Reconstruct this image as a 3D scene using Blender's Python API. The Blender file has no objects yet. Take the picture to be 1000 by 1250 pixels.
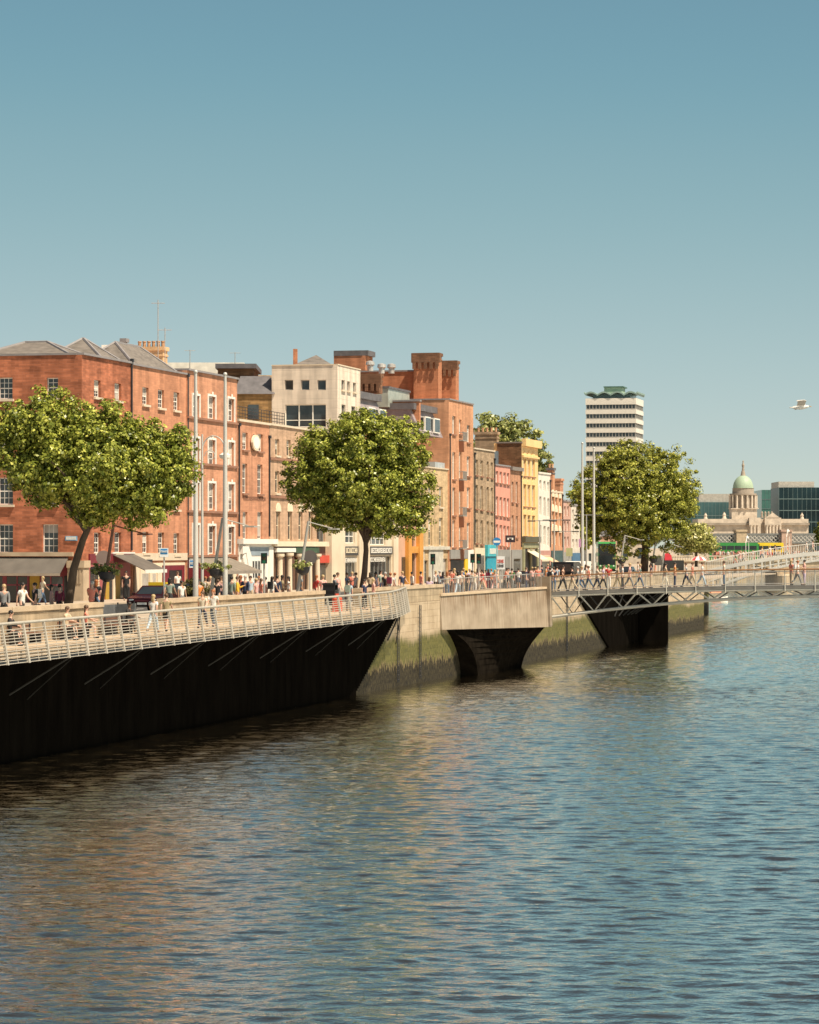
import bpy, bmesh, math, random
import numpy as np
from mathutils import Vector, Matrix
rnd = random.Random(7)
R = math.radians
scene = bpy.context.scene
COL = scene.collection
# ---------------------------------------------------------------- measured frame of the place
F, HZ, EYE, ST = 3541.0, 668.0, 8.7, 5.2          # focal (px), horizon row, eye height over the water, street level
TH = R(13.9)
UX, UY = math.sin(TH), math.cos(TH)                # along the quay, away from the viewer
NX, NY = -UY, UX                                   # inland
W0X, W0Y = -16.5, 116.7
ROT = math.atan2(UY, UX)
def Q(t, off=0.0, z=0.0): return Vector((W0X+t*UX+off*NX, W0Y+t*UY+off*NY, z))
def T(px, off=0.0):
    k = (px-500)/F; x0 = W0X+off*NX; y0 = W0Y+off*NY
    return (k*y0-x0)/(UX-k*UY)
def OFF(px, t):
    k = (px-500)/F; x0 = W0X+t*UX; y0 = W0Y+t*UY
    return (k*y0-x0)/(NX-k*NY)
def ZAT(py, Y): return EYE+(HZ-py)/F*Y
def P(px, py, Y): return Vector(((px-500)/F*Y, Y, ZAT(py, Y)))
# ---------------------------------------------------------------- materials
M = {}
def _new(name):
    m = bpy.data.materials.new(name); m.use_nodes = True
    nt = m.node_tree; b = nt.nodes['Principled BSDF']
    return m, nt, b
def rgba(c): return (c[0], c[1], c[2], 1)
def pm(name, col, rough=.75, metal=0., var=.18, scale=1.5, bump=0., spec=.4, stretch=(1, 1, 1)):
    if name in M: return M[name]
    m, nt, b = _new(name); N = nt.nodes; L = nt.links
    tc = N.new('ShaderNodeTexCoord'); mp = N.new('ShaderNodeMapping'); mp.inputs['Scale'].default_value = stretch
    L.new(tc.outputs['Object'], mp.inputs['Vector'])
    nz = N.new('ShaderNodeTexNoise'); nz.inputs['Scale'].default_value = scale; nz.inputs['Detail'].default_value = 6
    L.new(mp.outputs['Vector'], nz.inputs['Vector'])
    r = N.new('ShaderNodeValToRGB'); e = r.color_ramp.elements
    e[0].position = .28; e[1].position = .72
    e[0].color = rgba([c*(1-var) for c in col]); e[1].color = rgba([min(1, c*(1+var)) for c in col])
    L.new(nz.outputs['Fac'], r.inputs['Fac']); L.new(r.outputs['Color'], b.inputs['Base Color'])
    b.inputs['Roughness'].default_value = rough; b.inputs['Metallic'].default_value = metal
    b.inputs['Specular IOR Level'].default_value = spec
    if bump:
        bp = N.new('ShaderNodeBump'); bp.inputs['Strength'].default_value = bump; bp.inputs['Distance'].default_value = .03
        L.new(nz.outputs['Fac'], bp.inputs['Height']); L.new(bp.outputs['Normal'], b.inputs['Normal'])
    M[name] = m
    return m
def brick(name, col, mortar=(.36, .26, .2), dark=.62, bw=.46, bh=.17, streak=.35, msize=.012):
    if name in M: return M[name]
    m, nt, b = _new(name); N = nt.nodes; L = nt.links
    tc = N.new('ShaderNodeTexCoord'); sp = N.new('ShaderNodeSeparateXYZ'); L.new(tc.outputs['Object'], sp.inputs[0])
    ad = N.new('ShaderNodeMath'); L.new(sp.outputs['X'], ad.inputs[0]); L.new(sp.outputs['Y'], ad.inputs[1])
    cb = N.new('ShaderNodeCombineXYZ'); L.new(ad.outputs[0], cb.inputs['X']); L.new(sp.outputs['Z'], cb.inputs['Y'])
    bt = N.new('ShaderNodeTexBrick'); L.new(cb.outputs[0], bt.inputs['Vector'])
    bt.inputs['Scale'].default_value = 1; bt.inputs['Brick Width'].default_value = bw; bt.inputs['Row Height'].default_value = bh
    bt.inputs['Mortar Size'].default_value = msize; bt.inputs['Bias'].default_value = .1
    bt.inputs['Color1'].default_value = rgba(col); bt.inputs['Color2'].default_value = rgba([c*dark for c in col])
    bt.inputs['Mortar'].default_value = rgba(mortar)
    mp = N.new('ShaderNodeMapping'); mp.inputs['Scale'].default_value = (.5, 2.2, 1); L.new(cb.outputs[0], mp.inputs['Vector'])
    nz = N.new('ShaderNodeTexNoise'); nz.inputs['Scale'].default_value = .9; nz.inputs['Detail'].default_value = 8; nz.inputs['Roughness'].default_value = .65
    L.new(mp.outputs[0], nz.inputs['Vector'])
    mr = N.new('ShaderNodeMapRange'); mr.inputs['From Min'].default_value = .3; mr.inputs['From Max'].default_value = .7
    mr.inputs['To Min'].default_value = 1-streak; mr.inputs['To Max'].default_value = 1+streak*.6
    L.new(nz.outputs['Fac'], mr.inputs['Value'])
    mx = N.new('ShaderNodeMix'); mx.data_type = 'RGBA'; mx.blend_type = 'MULTIPLY'; mx.inputs['Factor'].default_value = 1
    # soot and rain streaks: tall thin stains and broad patches
    m3 = N.new('ShaderNodeMapping'); m3.inputs['Scale'].default_value = (1.3, .16, 1); L.new(cb.outputs[0], m3.inputs['Vector'])
    n3 = N.new('ShaderNodeTexNoise'); n3.inputs['Scale'].default_value = 1; n3.inputs['Detail'].default_value = 5; L.new(m3.outputs[0], n3.inputs['Vector'])
    r3 = N.new('ShaderNodeMapRange'); r3.inputs['From Min'].default_value = .38; r3.inputs['From Max'].default_value = .62; r3.inputs['To Min'].default_value = .80; r3.inputs['To Max'].default_value = 1.1; L.new(n3.outputs['Fac'], r3.inputs['Value'])
    k3 = N.new('ShaderNodeMath'); k3.operation = 'MULTIPLY'; L.new(mr.outputs[0], k3.inputs[0]); L.new(r3.outputs[0], k3.inputs[1])
    L.new(bt.outputs['Color'], mx.inputs['A']); L.new(k3.outputs[0], mx.inputs['B'])
    L.new(mx.outputs['Result'], b.inputs['Base Color'])
    b.inputs['Roughness'].default_value = .88; b.inputs['Specular IOR Level'].default_value = .2
    bp = N.new('ShaderNodeBump'); bp.inputs['Strength'].default_value = .35; bp.inputs['Distance'].default_value = .02
    L.new(bt.outputs['Fac'], bp.inputs['Height']); bp.invert = True; L.new(bp.outputs['Normal'], b.inputs['Normal'])
    M[name] = m
    return m
def glass(name, col, rough=.06, var=.5, spec=.6):
    if name in M: return M[name]
    m = pm(name, col, rough, 0, var, .7, 0, spec); return m
def foliage(name, c0, c1, trans=.2):
    m, nt, b = _new(name); N = nt.nodes; L = nt.links
    g = N.new('ShaderNodeNewGeometry'); r = N.new('ShaderNodeValToRGB'); e = r.color_ramp.elements
    e[0].color = rgba(c0); e[1].color = rgba(c1)
    x = e.new(.82); x.color = rgba([(a*.3+b_*.7) for a, b_ in zip(c0, c1)])
    y = e.new(.93); y.color = rgba((c1[0]*1.25, c1[1]*1.22, c1[2]*1.5))
    e[len(e)-1].color = rgba((c1[0]*1.3, c1[1]*1.22, c1[2]*1.7))
    L.new(g.outputs['Random Per Island'], r.inputs['Fac'])
    L.new(r.outputs['Color'], b.inputs['Base Color']); b.inputs['Roughness'].default_value = .33; b.inputs['Specular IOR Level'].default_value = .28
    t = N.new('ShaderNodeBsdfTranslucent'); L.new(r.outputs['Color'], t.inputs['Color'])
    ms = N.new('ShaderNodeMixShader'); ms.inputs[0].default_value = trans
    out = N['Material Output']; L.new(b.outputs[0], ms.inputs[1]); L.new(t.outputs[0], ms.inputs[2]); L.new(ms.outputs[0], out.inputs['Surface'])
    M[name] = m
    return m
# ---------------------------------------------------------------- mesh builder
class MB:
    def __init__(s): s.v = []; s.f = []; s.m = []; s.cm = 0
    def quad(s, a, b, c, d):
        n = len(s.v); s.v += [tuple(a), tuple(b), tuple(c), tuple(d)]; s.f.append((n, n+1, n+2, n+3)); s.m.append(s.cm); return s
    def poly(s, pts):
        n = len(s.v); s.v += [tuple(p) for p in pts]; s.f.append(tuple(range(n, n+len(pts)))); s.m.append(s.cm); return s
    def box(s, x0, x1, y0, y1, z0, z1, M4=None):
        n = len(s.v)
        pts = [(x0, y0, z0), (x1, y0, z0), (x1, y1, z0), (x0, y1, z0), (x0, y0, z1), (x1, y0, z1), (x1, y1, z1), (x0, y1, z1)]
        if M4 is not None: pts = [tuple(M4 @ Vector(p)) for p in pts]
        s.v += pts
        for f in ((0, 3, 2, 1), (4, 5, 6, 7), (0, 1, 5, 4), (1, 2, 6, 5), (2, 3, 7, 6), (3, 0, 4, 7)):
            s.f.append(tuple(n+i for i in f)); s.m.append(s.cm)
        return s
    def hexa(s, pts):
        n = len(s.v); s.v += [tuple(p) for p in pts]
        for f in ((0, 3, 2, 1), (4, 5, 6, 7), (0, 1, 5, 4), (1, 2, 6, 5), (2, 3, 7, 6), (3, 0, 4, 7)):
            s.f.append(tuple(n+i for i in f)); s.m.append(s.cm)
        return s
    def tube(s, pts, rad, n=8, cap=True):
        pts = [Vector(p) for p in pts]
        if not isinstance(rad, (list, tuple)): rad = [rad]*len(pts)
        base = len(s.v); prev = None
        for i, p in enumerate(pts):
            d = (pts[min(i+1, len(pts)-1)]-pts[max(i-1, 0)]).normalized()
            ref = prev if prev is not None else (Vector((1, 0, 0)) if abs(d.x) < .8 else Vector((0, 1, 0)))
            a = (ref-d*ref.dot(d)).normalized(); prev = a; b = d.cross(a)
            for k in range(n):
                an = 2*math.pi*k/n
                s.v.append(tuple(p+(a*math.cos(an)+b*math.sin(an))*rad[i]))
        for i in range(len(pts)-1):
            for k in range(n):
                q = base+i*n; s.f.append((q+k, q+(k+1) % n, q+n+(k+1) % n, q+n+k)); s.m.append(s.cm)
        if cap:
            s.f.append(tuple(base+k for k in reversed(range(n)))); s.m.append(s.cm)
            q = base+(len(pts)-1)*n; s.f.append(tuple(q+k for k in range(n))); s.m.append(s.cm)
        return s
    def lathe(s, prof, n=20, c=(0, 0), sy=1.):
        base = len(s.v)
        for r, z in prof:
            for k in range(n):
                a = 2*math.pi*k/n; s.v.append((c[0]+r*math.cos(a), c[1]+r*sy*math.sin(a), z))
        for i in range(len(prof)-1):
            for k in range(n):
                q = base+i*n; s.f.append((q+k, q+(k+1) % n, q+n+(k+1) % n, q+n+k)); s.m.append(s.cm)
        s.f.append(tuple(base+k for k in reversed(range(n)))); s.m.append(s.cm)
        q = base+(len(prof)-1)*n; s.f.append(tuple(q+k for k in range(n))); s.m.append(s.cm)
        return s
    def prism(s, prof, y0, y1, axis='y'):
        """polygon of (x,z) pulled from y0 to y1"""
        n = len(prof); b = len(s.v)
        for y in (y0, y1):
            for p in prof: s.v.append((p[0], y, p[1]))
        s.f.append(tuple(b+i for i in range(n))); s.m.append(s.cm)
        s.f.append(tuple(b+n+i for i in reversed(range(n)))); s.m.append(s.cm)
        for i in range(n):
            j = (i+1) % n; s.f.append((b+j, b+i, b+n+i, b+n+j)); s.m.append(s.cm)
        return s
    def ball(s, c, r, n=10, k=6):
        r = r if isinstance(r, (list, tuple)) else (r, r, r)
        base = len(s.v)
        for i in range(1, k):
            th = math.pi*i/k
            for j in range(n):
                a = 2*math.pi*j/n; s.v.append((c[0]+r[0]*math.sin(th)*math.cos(a), c[1]+r[1]*math.sin(th)*math.sin(a), c[2]+r[2]*math.cos(th)))
        t = len(s.v); s.v += [(c[0], c[1], c[2]+r[2]), (c[0], c[1], c[2]-r[2])]
        for i in range(k-2):
            for j in range(n):
                q = base+i*n; s.f.append((q+j, q+n+j, q+n+(j+1) % n, q+(j+1) % n)); s.m.append(s.cm)
        for j in range(n):
            s.f.append((t, base+j, base+(j+1) % n)); s.m.append(s.cm)
            q = base+(k-2)*n; s.f.append((t+1, q+(j+1) % n, q+j)); s.m.append(s.cm)
        return s
    def panel(s, o, ux, uz, nin, W, H, holes, reveal=.3, z0=0.):
        """flat wall with real openings; holes (x0,z0,x1,z1); reveal goes along nin"""
        o = Vector(o); ux = Vector(ux); uz = Vector(uz); nin = Vector(nin)
        hs = [(max(a, .02), max(b, z0+.02), min(c, W-.02), min(d, H-.02)) for a, b, c, d in holes if c > .05 and a < W-.05 and d > z0+.05 and b < H-.05]
        xs = sorted({0., W, *[h[0] for h in hs], *[h[2] for h in hs]}); zs = sorted({z0, H, *[h[1] for h in hs], *[h[3] for h in hs]})
        pt = lambda x, z: o+ux*x+uz*z
        for j in range(len(zs)-1):
            run = None
            for i in range(len(xs)-1):
                cx, cz = (xs[i]+xs[i+1])/2, (zs[j]+zs[j+1])/2
                solid = not any(h[0] < cx < h[2] and h[1] < cz < h[3] for h in hs)
                if solid and run is None: run = xs[i]
                if run is not None and (not solid or i == len(xs)-2):
                    e = xs[i] if not solid else xs[i+1]
                    s.quad(pt(run, zs[j]), pt(e, zs[j]), pt(e, zs[j+1]), pt(run, zs[j+1])); run = None
        for a, b, c, d in hs:
            A, B, C, D = pt(a, b), pt(c, b), pt(c, d), pt(a, d); r = nin*reveal
            s.quad(A, A+r, B+r, B); s.quad(B, B+r, C+r, C); s.quad(C, C+r, D+r, D); s.quad(D, D+r, A+r, A)
        return s
    def mesh(s, name, mats):
        me = bpy.data.meshes.new(name); me.from_pydata(s.v, [], s.f)
        for m in (mats if isinstance(mats, (list, tuple)) else [mats]): me.materials.append(m)
        if any(s.m): me.polygons.foreach_set('material_index', s.m)
        me.update(); return me
    def build(s, name, mats, parent=None, smooth=False):
        me = s.mesh(name, mats)
        if smooth:
            me.polygons.foreach_set('use_smooth', [True]*len(me.polygons)); me.set_sharp_from_angle(angle=R(40))
        return link(name, me, parent)
def link(name, me, parent=None, loc=None, rotz=0):
    o = bpy.data.objects.new(name, me); COL.objects.link(o)
    if parent is not None: o.parent = parent
    if loc is not None: o.location = loc
    if rotz: o.rotation_euler.z = rotz
    return o
def tag(o, label, cat, group=None, kind=None):
    o['label'] = label; o['category'] = cat
    if group: o['group'] = group
    if kind: o['kind'] = kind
    return o
def thing(name, label, cat, loc=(0, 0, 0), rotz=0., group=None):
    o = bpy.data.objects.new(name, None); COL.objects.link(o); o.empty_display_size = .3
    o.location = loc; o.rotation_euler = (0, 0, rotz)
    return tag(o, label, cat, group)
def struct(o, label=None):
    o['kind'] = 'structure'
    if label: o['label'] = label
    return o
KIDS = {}
def dup(root, loc, rotz=None, label=None, scale=None):
    r = root.copy(); COL.objects.link(r); r.location = loc
    if rotz is not None: r.rotation_euler.z = rotz
    if label: r['label'] = label
    if scale: r.scale = (scale,)*3
    for ch in list(root.children):
        c = ch.copy(); COL.objects.link(c); c.parent = r
        for g in list(ch.children):
            d = g.copy(); COL.objects.link(d); d.parent = c
    return r
def strokes(mb, x0, x1, z0, z1, y, n, axis='x', seed=1):
    """rows of letter-like strokes (the photo's letters are too small to read)"""
    r = random.Random(seed); w = (x1-x0)/n
    for i in range(n):
        a = x0+i*w+w*.12; b = x0+(i+1)*w-w*.12; t = (b-a)*.26
        bars = [(a, a+t, z0, z1)]
        k = r.randrange(5)
        if k in (0, 1, 3): bars.append((b-t, b, z0, z1))
        if k in (0, 2, 4): bars.append((a+t, b-t if k == 0 else b, z1-(z1-z0)*.2, z1))
        if k in (1, 2): bars.append((a+t, b-t if k == 1 else b-t*.5, (z0+z1)/2-(z1-z0)*.1, (z0+z1)/2+(z1-z0)*.1))
        if k in (3, 4, 2): bars.append((a+t, b-t if k == 3 else b, z0, z0+(z1-z0)*.2))
        for p, q_, u, v in bars: mb.box(p, q_, y-.03, y, u, v)
EXPO = .65; SUNP = 5.; SKY = (.5, .2, 4, .1); WBUMP = 1.; WAVE = .70; WDY = .075; WBASE = (.020, .015, .008, 1); WTINT = (.98, .975, .9, 1); WFR = (1.9, .13)
WLAY = (((2.4, 4., 1), .024), ((7, 10, 1), .013), ((.5, 1.1, 1), .01))
HAZE = 0
# ---------------------------------------------------------------- camera, sky, sun
cam = bpy.data.cameras.new('camera'); cam.lens = F/1250*36; cam.sensor_width = 36; cam.sensor_fit = 'AUTO'
cam.shift_y = (HZ-625)/1250; cam.clip_start = 1; cam.clip_end = 9000
co = bpy.data.objects.new('camera', cam); COL.objects.link(co); co.location = (0, 0, EYE); co.rotation_euler = (R(90), 0, 0)
scene.camera = co
scene.view_settings.view_transform = 'Standard'; scene.view_settings.look = 'None'
scene.view_settings.exposure = EXPO; scene.view_settings.gamma = 1
SUN = Vector((.80, -.60, 0)).normalized(); EL = R(59)
SD = Vector((SUN.x*math.cos(EL), SUN.y*math.cos(EL), math.sin(EL)))
ld = bpy.data.lights.new('sun', 'SUN'); ld.energy = SUNP; ld.angle = R(.5); ld.color = (1, .875, .69)
lo = bpy.data.objects.new('sun', ld); COL.objects.link(lo); lo.rotation_euler = SD.to_track_quat('Z', 'Y').to_euler()
lo.location = (100, -50, 200)
w = bpy.data.worlds.new('World'); scene.world = w; w.use_nodes = True
nt = w.node_tree; bg = nt.nodes['Background']; sk = nt.nodes.new('ShaderNodeTexSky'); sk.sky_type = 'NISHITA'; sk.sun_disc = False
sk.sun_elevation = EL; sk.sun_rotation = math.atan2(SUN.x, SUN.y); sk.altitude = 10; sk.air_density = SKY[0]; sk.dust_density = SKY[1]; sk.ozone_density = SKY[2]
# tone of the sky: one curve for each channel
sc_ = nt.nodes.new('ShaderNodeSeparateColor'); cc_ = nt.nodes.new('ShaderNodeCombineColor'); nt.links.new(sk.outputs[0], sc_.inputs[0])
def wmath(op, a, v):
    n = nt.nodes.new('ShaderNodeMath'); n.operation = op; nt.links.new(a, n.inputs[0]); n.inputs[1].default_value = v; return n.outputs[0]
for i, pts in enumerate((((0, 0), (.05, .10), (.124, .176), (.166, .258), (.252, .40), (.381, .54), (.473, .62), (1, .85)), ((0, 0), (.226, .350), (.294, .437), (.42, .552), (.563, .648), (.614, .69), (1, .85)), ((0, 0), (.2, .215), (.32, .335), (.435, .437), (.533, .495), (.667, .578), (.734, .62), (1, .85)))):
    fc = nt.nodes.new('ShaderNodeFloatCurve'); cv = fc.mapping.curves[0]
    cv.points[0].location = pts[0]; cv.points[1].location = pts[-1]
    for p_ in pts[1:-1]: cv.points.new(*p_)
    fc.mapping.update(); nt.links.new(wmath('MULTIPLY', sc_.outputs[i], .1), fc.inputs['Value'])
    nt.links.new(wmath('MULTIPLY', fc.outputs[0], 10/2**EXPO), cc_.inputs[i])
nt.links.new(cc_.outputs[0], bg.inputs['Color']); bg.inputs['Strength'].default_value = SKY[3]
# ---------------------------------------------------------------- shared materials
granite = pm('granite', (.50, .38, .25), .85, 0, .22, 1.2, .15)
coping_m = pm('coping_stone', (.47, .36, .245), .85, 0, .2, 1.0, .1)
concrete = None
steel = pm('painted_steel', (.41, .37, .31), .45, .0, .1, 2)
greysteel = pm('grey_steel', (.42, .40, .37), .4, .3, .12, 2)
darkmetal = pm('dark_metal', (.035, .035, .04), .5, .2, .2, 2)
wood = pm('deck_timber', (.46, .35, .24), .7, 0, .2, 3, 0, .3, (.3, 6, 1))
railwood = pm('handrail_bronze', (.33, .17, .08), .4, .3, .2, 2)
asphalt = pm('asphalt', (.055, .052, .05), .9, 0, .2, .6)
paving = pm('paving', (.40, .32, .24), .85, 0, .18, 1.2)
white = pm('white_paint', (.78, .74, .67), .55, 0, .06, 1)
cream = pm('cream_paint', (.70, .60, .44), .6, 0, .08, 1)
black = pm('black_paint', (.018, .018, .02), .4, 0, .2, 1)
slate = pm('slate', (.17, .145, .125), .7, 0, .3, 1.6, .2, .4, (1, 1, 4))
slateg = pm('grey_slate', (.12, .11, .115), .6, 0, .25, 1.8, .2)
lead = pm('lead_roof', (.24, .22, .22), .6, 0, .15, 1.5)
shade = pm('shop_interior', (.02, .016, .014), .6, 0, .5, .8)
pane_m = glass('window_glass', (.045, .055, .06))
shopglass = glass('shop_glass', (.03, .034, .036), .08, .7)
curtain = pm('window_blind', (.42, .38, .33), .5, 0, .25, .9)
bark = pm('bark', (.085, .062, .045), .9, 0, .45, 3, .6, .2, (1, 1, .35))
# ---------------------------------------------------------------- wall of the quay: stone, weed and tide marks by height
def quaymat():
    m, nt, b = _new('quay_stone'); N = nt.nodes; L = nt.links
    tc = N.new('ShaderNodeTexCoord'); sp = N.new('ShaderNodeSeparateXYZ'); L.new(tc.outputs['Object'], sp.inputs[0])
    ad = N.new('ShaderNodeMath'); ad.operation = 'ADD'; L.new(sp.outputs['X'], ad.inputs[0]); L.new(sp.outputs['Y'], ad.inputs[1])
    cb = N.new('ShaderNodeCombineXYZ'); L.new(ad.outputs[0], cb.inputs['X']); L.new(sp.outputs['Z'], cb.inputs['Y'])
    bt = N.new('ShaderNodeTexBrick'); L.new(cb.outputs[0], bt.inputs['Vector'])
    for k, v in (('Scale', 1), ('Brick Width', 1.3), ('Row Height', .42), ('Mortar Size', .015)): bt.inputs[k].default_value = v
    bt.inputs['Color1'].default_value = (.46, .355, .24, 1); bt.inputs['Color2'].default_value = (.38, .285, .185, 1); bt.inputs['Mortar'].default_value = (.27, .2, .13, 1)
    def noise(scale, det=6, rough=.6):
        mp = N.new('ShaderNodeMapping'); mp.inputs['Scale'].default_value = scale; L.new(cb.outputs[0], mp.inputs[0])
        n = N.new('ShaderNodeTexNoise'); n.inputs['Scale'].default_value = 1; n.inputs['Detail'].default_value = det; n.inputs['Roughness'].default_value = rough
        L.new(mp.outputs[0], n.inputs['Vector']); return n.outputs['Fac']
    def math_(op, a, b_):
        n = N.new('ShaderNodeMath'); n.operation = op
        for i, x in enumerate((a, b_)):
            if isinstance(x, (int, float)): n.inputs[i].default_value = x
            else: L.new(x, n.inputs[i])
        return n.outputs[0]
    def step(v, lo, hi):
        n = N.new('ShaderNodeMapRange'); n.interpolation_type = 'SMOOTHSTEP'; n.inputs['From Min'].default_value = lo; n.inputs['From Max'].default_value = hi
        L.new(v, n.inputs['Value']); return n.outputs[0]
    def mix(f, a, c, mode='MIX'):
        n = N.new('ShaderNodeMix'); n.data_type = 'RGBA'; n.blend_type = mode
        if isinstance(f, float): n.inputs['Factor'].default_value = f
        else: L.new(f, n.inputs['Factor'])
        for k, x in (('A', a), ('B', c)):
            if isinstance(x, tuple): n.inputs[k].default_value = x
            else: L.new(x, n.inputs[k])
        return n.outputs['Result']
    blot = noise((.35, .8, 1)); streak = noise((2.6, .22, 1), 8); fine = noise((7, 3, 1), 6); big = noise((.12, .25, 1), 3)
    c = mix(step(blot, .3, .75), bt.outputs['Color'], (.51, .405, .285, 1))
    c = mix(math_('MULTIPLY', step(streak, .45, .7), .6), c, (.24, .165, .10, 1))
    z = sp.outputs['Z']
    zz = math_('ADD', z, math_('MULTIPLY', math_('SUBTRACT', streak, .5), 2.4))
    zg = math_('ADD', z, math_('MULTIPLY', math_('SUBTRACT', big, .5), 2.0))
    zg = math_('ADD', zg, math_('MULTIPLY', math_('SUBTRACT', streak, .5), 1.2))
    green = mix(step(fine, .35, .65), (.045, .052, .008, 1), (.13, .12, .025, 1))
    c = mix(math_('MULTIPLY', math_('SUBTRACT', 1, step(zg, 2.55, 3.25)), .92), c, green)
    tide = mix(step(fine, .3, .7), (.30, .225, .115, 1), (.15, .115, .055, 1))
    c = mix(math_('SUBTRACT', 1, step(zz, 1.25, 1.65)), c, tide)
    zf = math_('ADD', zz, math_('MULTIPLY', math_('SUBTRACT', fine, .5), 1.8))
    c = mix(math_('SUBTRACT', 1, step(zf, 1.15, 1.5)), c, mix(step(fine, .4, .6), (.010, .008, .005, 1), (.05, .039, .019, 1)))
    L.new(c, b.inputs['Base Color']); b.inputs['Roughness'].default_value = .85; b.inputs['Specular IOR Level'].default_value = .25
    bp = N.new('ShaderNodeBump'); bp.inputs['Strength'].default_value = .5; bp.inputs['Distance'].default_value = .06
    L.new(math_('ADD', fine, math_('MULTIPLY', bt.outputs['Fac'], -.6)), bp.inputs['Height']); L.new(bp.outputs['Normal'], b.inputs['Normal'])
    return m
quay_m = quaymat()
def concmat():
    m, nt, b = _new('streaked_concrete'); N = nt.nodes; L = nt.links
    tc = N.new('ShaderNodeTexCoord'); out = []
    for sc_, det in (((7, .1, .3), 6), ((.6, .1, .9), 6)):
        mp = N.new('ShaderNodeMapping'); mp.inputs['Scale'].default_value = sc_; L.new(tc.outputs['Object'], mp.inputs[0])
        n = N.new('ShaderNodeTexNoise'); n.inputs['Scale'].default_value = 1; n.inputs['Detail'].default_value = det; L.new(mp.outputs[0], n.inputs['Vector']); out.append(n.outputs['Fac'])
    sp = N.new('ShaderNodeSeparateXYZ'); L.new(tc.outputs['Object'], sp.inputs[0])
    r = N.new('ShaderNodeValToRGB'); e = r.color_ramp.elements
    e[0].position = .3; e[0].color = (.285, .23, .17, 1); e[1].position = .7; e[1].color = (.39, .325, .255, 1)
    L.new(out[0], r.inputs[0])
    r2 = N.new('ShaderNodeValToRGB'); e = r2.color_ramp.elements
    e[0].position = .3; e[0].color = (.72, .68, .63, 1); e[1].position = .7; e[1].color = (1.1, 1.08, 1.05, 1); L.new(out[1], r2.inputs[0])
    x = N.new('ShaderNodeMix'); x.data_type = 'RGBA'; x.blend_type = 'MULTIPLY'; x.inputs['Factor'].default_value = 1
    L.new(r.outputs[0], x.inputs['A']); L.new(r2.outputs[0], x.inputs['B'])
    # rain-washed drip stains running down from the coping
    sp = N.new('ShaderNodeSeparateXYZ'); L.new(tc.outputs['Object'], sp.inputs[0]); mr = N.new('ShaderNodeMapRange'); mr.inputs['From Min'].default_value = 4.3; mr.inputs['From Max'].default_value = 5.35; L.new(sp.outputs['Z'], mr.inputs['Value'])
    mm = N.new('ShaderNodeMath'); mm.operation = 'MULTIPLY'; L.new(mr.outputs[0], mm.inputs[0])
    mp = N.new('ShaderNodeMapping'); mp.inputs['Scale'].default_value = (6, .1, .35); L.new(tc.outputs['Object'], mp.inputs[0]); n = N.new('ShaderNodeTexNoise'); n.inputs['Scale'].default_value = 1; n.inputs['Detail'].default_value = 4; L.new(mp.outputs[0], n.inputs['Vector'])
    m2 = N.new('ShaderNodeMapRange'); m2.inputs['From Min'].default_value = .42; m2.inputs['From Max'].default_value = .66; L.new(n.outputs['Fac'], m2.inputs['Value']); L.new(m2.outputs[0], mm.inputs[1])
    y = N.new('ShaderNodeMix'); y.data_type = 'RGBA'; L.new(mm.outputs[0], y.inputs['Factor']); L.new(x.outputs['Result'], y.inputs['A']); y.inputs['B'].default_value = (.17, .10, .055, 1); L.new(y.outputs['Result'], b.inputs['Base Color'])
    b.inputs['Roughness'].default_value = .85; b.inputs['Specular IOR Level'].default_value = .25
    return m
concrete = concmat()
# ---------------------------------------------------------------- water
def watermat():
    m, nt, b = _new('river_water'); N = nt.nodes; L = nt.links
    b.inputs['Base Color'].default_value = WBASE; b.inputs['Roughness'].default_value = .015; pass
    g = N.new('ShaderNodeTexCoord'); hs_ = None
    for sc_, amp in WLAY:
        mp = N.new('ShaderNodeMapping'); mp.inputs['Scale'].default_value = sc_; mp.inputs['Rotation'].default_value = (0, 0, .18); L.new(g.outputs['Object'], mp.inputs[0])
        n = N.new('ShaderNodeTexNoise'); n.inputs['Scale'].default_value = 1; n.inputs['Detail'].default_value = 3; L.new(mp.outputs[0], n.inputs['Vector'])
        k = N.new('ShaderNodeMath'); k.operation = 'MULTIPLY'; k.inputs[1].default_value = amp*WBUMP; L.new(n.outputs['Fac'], k.inputs[0])
        if hs_ is None: hs_ = k.outputs[0]
        else:
            a = N.new('ShaderNodeMath'); L.new(hs_, a.inputs[0]); L.new(k.outputs[0], a.inputs[1]); hs_ = a.outputs[0]
    bp = N.new('ShaderNodeBump'); bp.inputs['Strength'].default_value = 1; bp.inputs['Distance'].default_value = 1; L.new(hs_, bp.inputs['Height'])
    # murky body under a mirror-like skin whose strength follows the viewing angle
    d = N.new('ShaderNodeBsdfDiffuse'); d.inputs['Color'].default_value = WBASE
    gl = N.new('ShaderNodeBsdfGlossy'); gl.inputs['Roughness'].default_value = .02; gl.inputs['Color'].default_value = WTINT
    fr = N.new('ShaderNodeFresnel'); fr.inputs['IOR'].default_value = 1.33; L.new(bp.outputs['Normal'], fr.inputs['Normal']); L.new(bp.outputs['Normal'], gl.inputs['Normal'])
    ma = N.new('ShaderNodeMath'); ma.operation = 'MULTIPLY_ADD'; ma.use_clamp = True; ma.inputs[1].default_value = WFR[0]; ma.inputs[2].default_value = WFR[1]; L.new(fr.outputs[0], ma.inputs[0])
    mi = N.new('ShaderNodeMixShader'); L.new(ma.outputs[0], mi.inputs[0]); L.new(d.outputs[0], mi.inputs[1]); L.new(gl.outputs[0], mi.inputs[2]); L.new(mi.outputs[0], N['Material Output'].inputs['Surface'])
    return m
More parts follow.
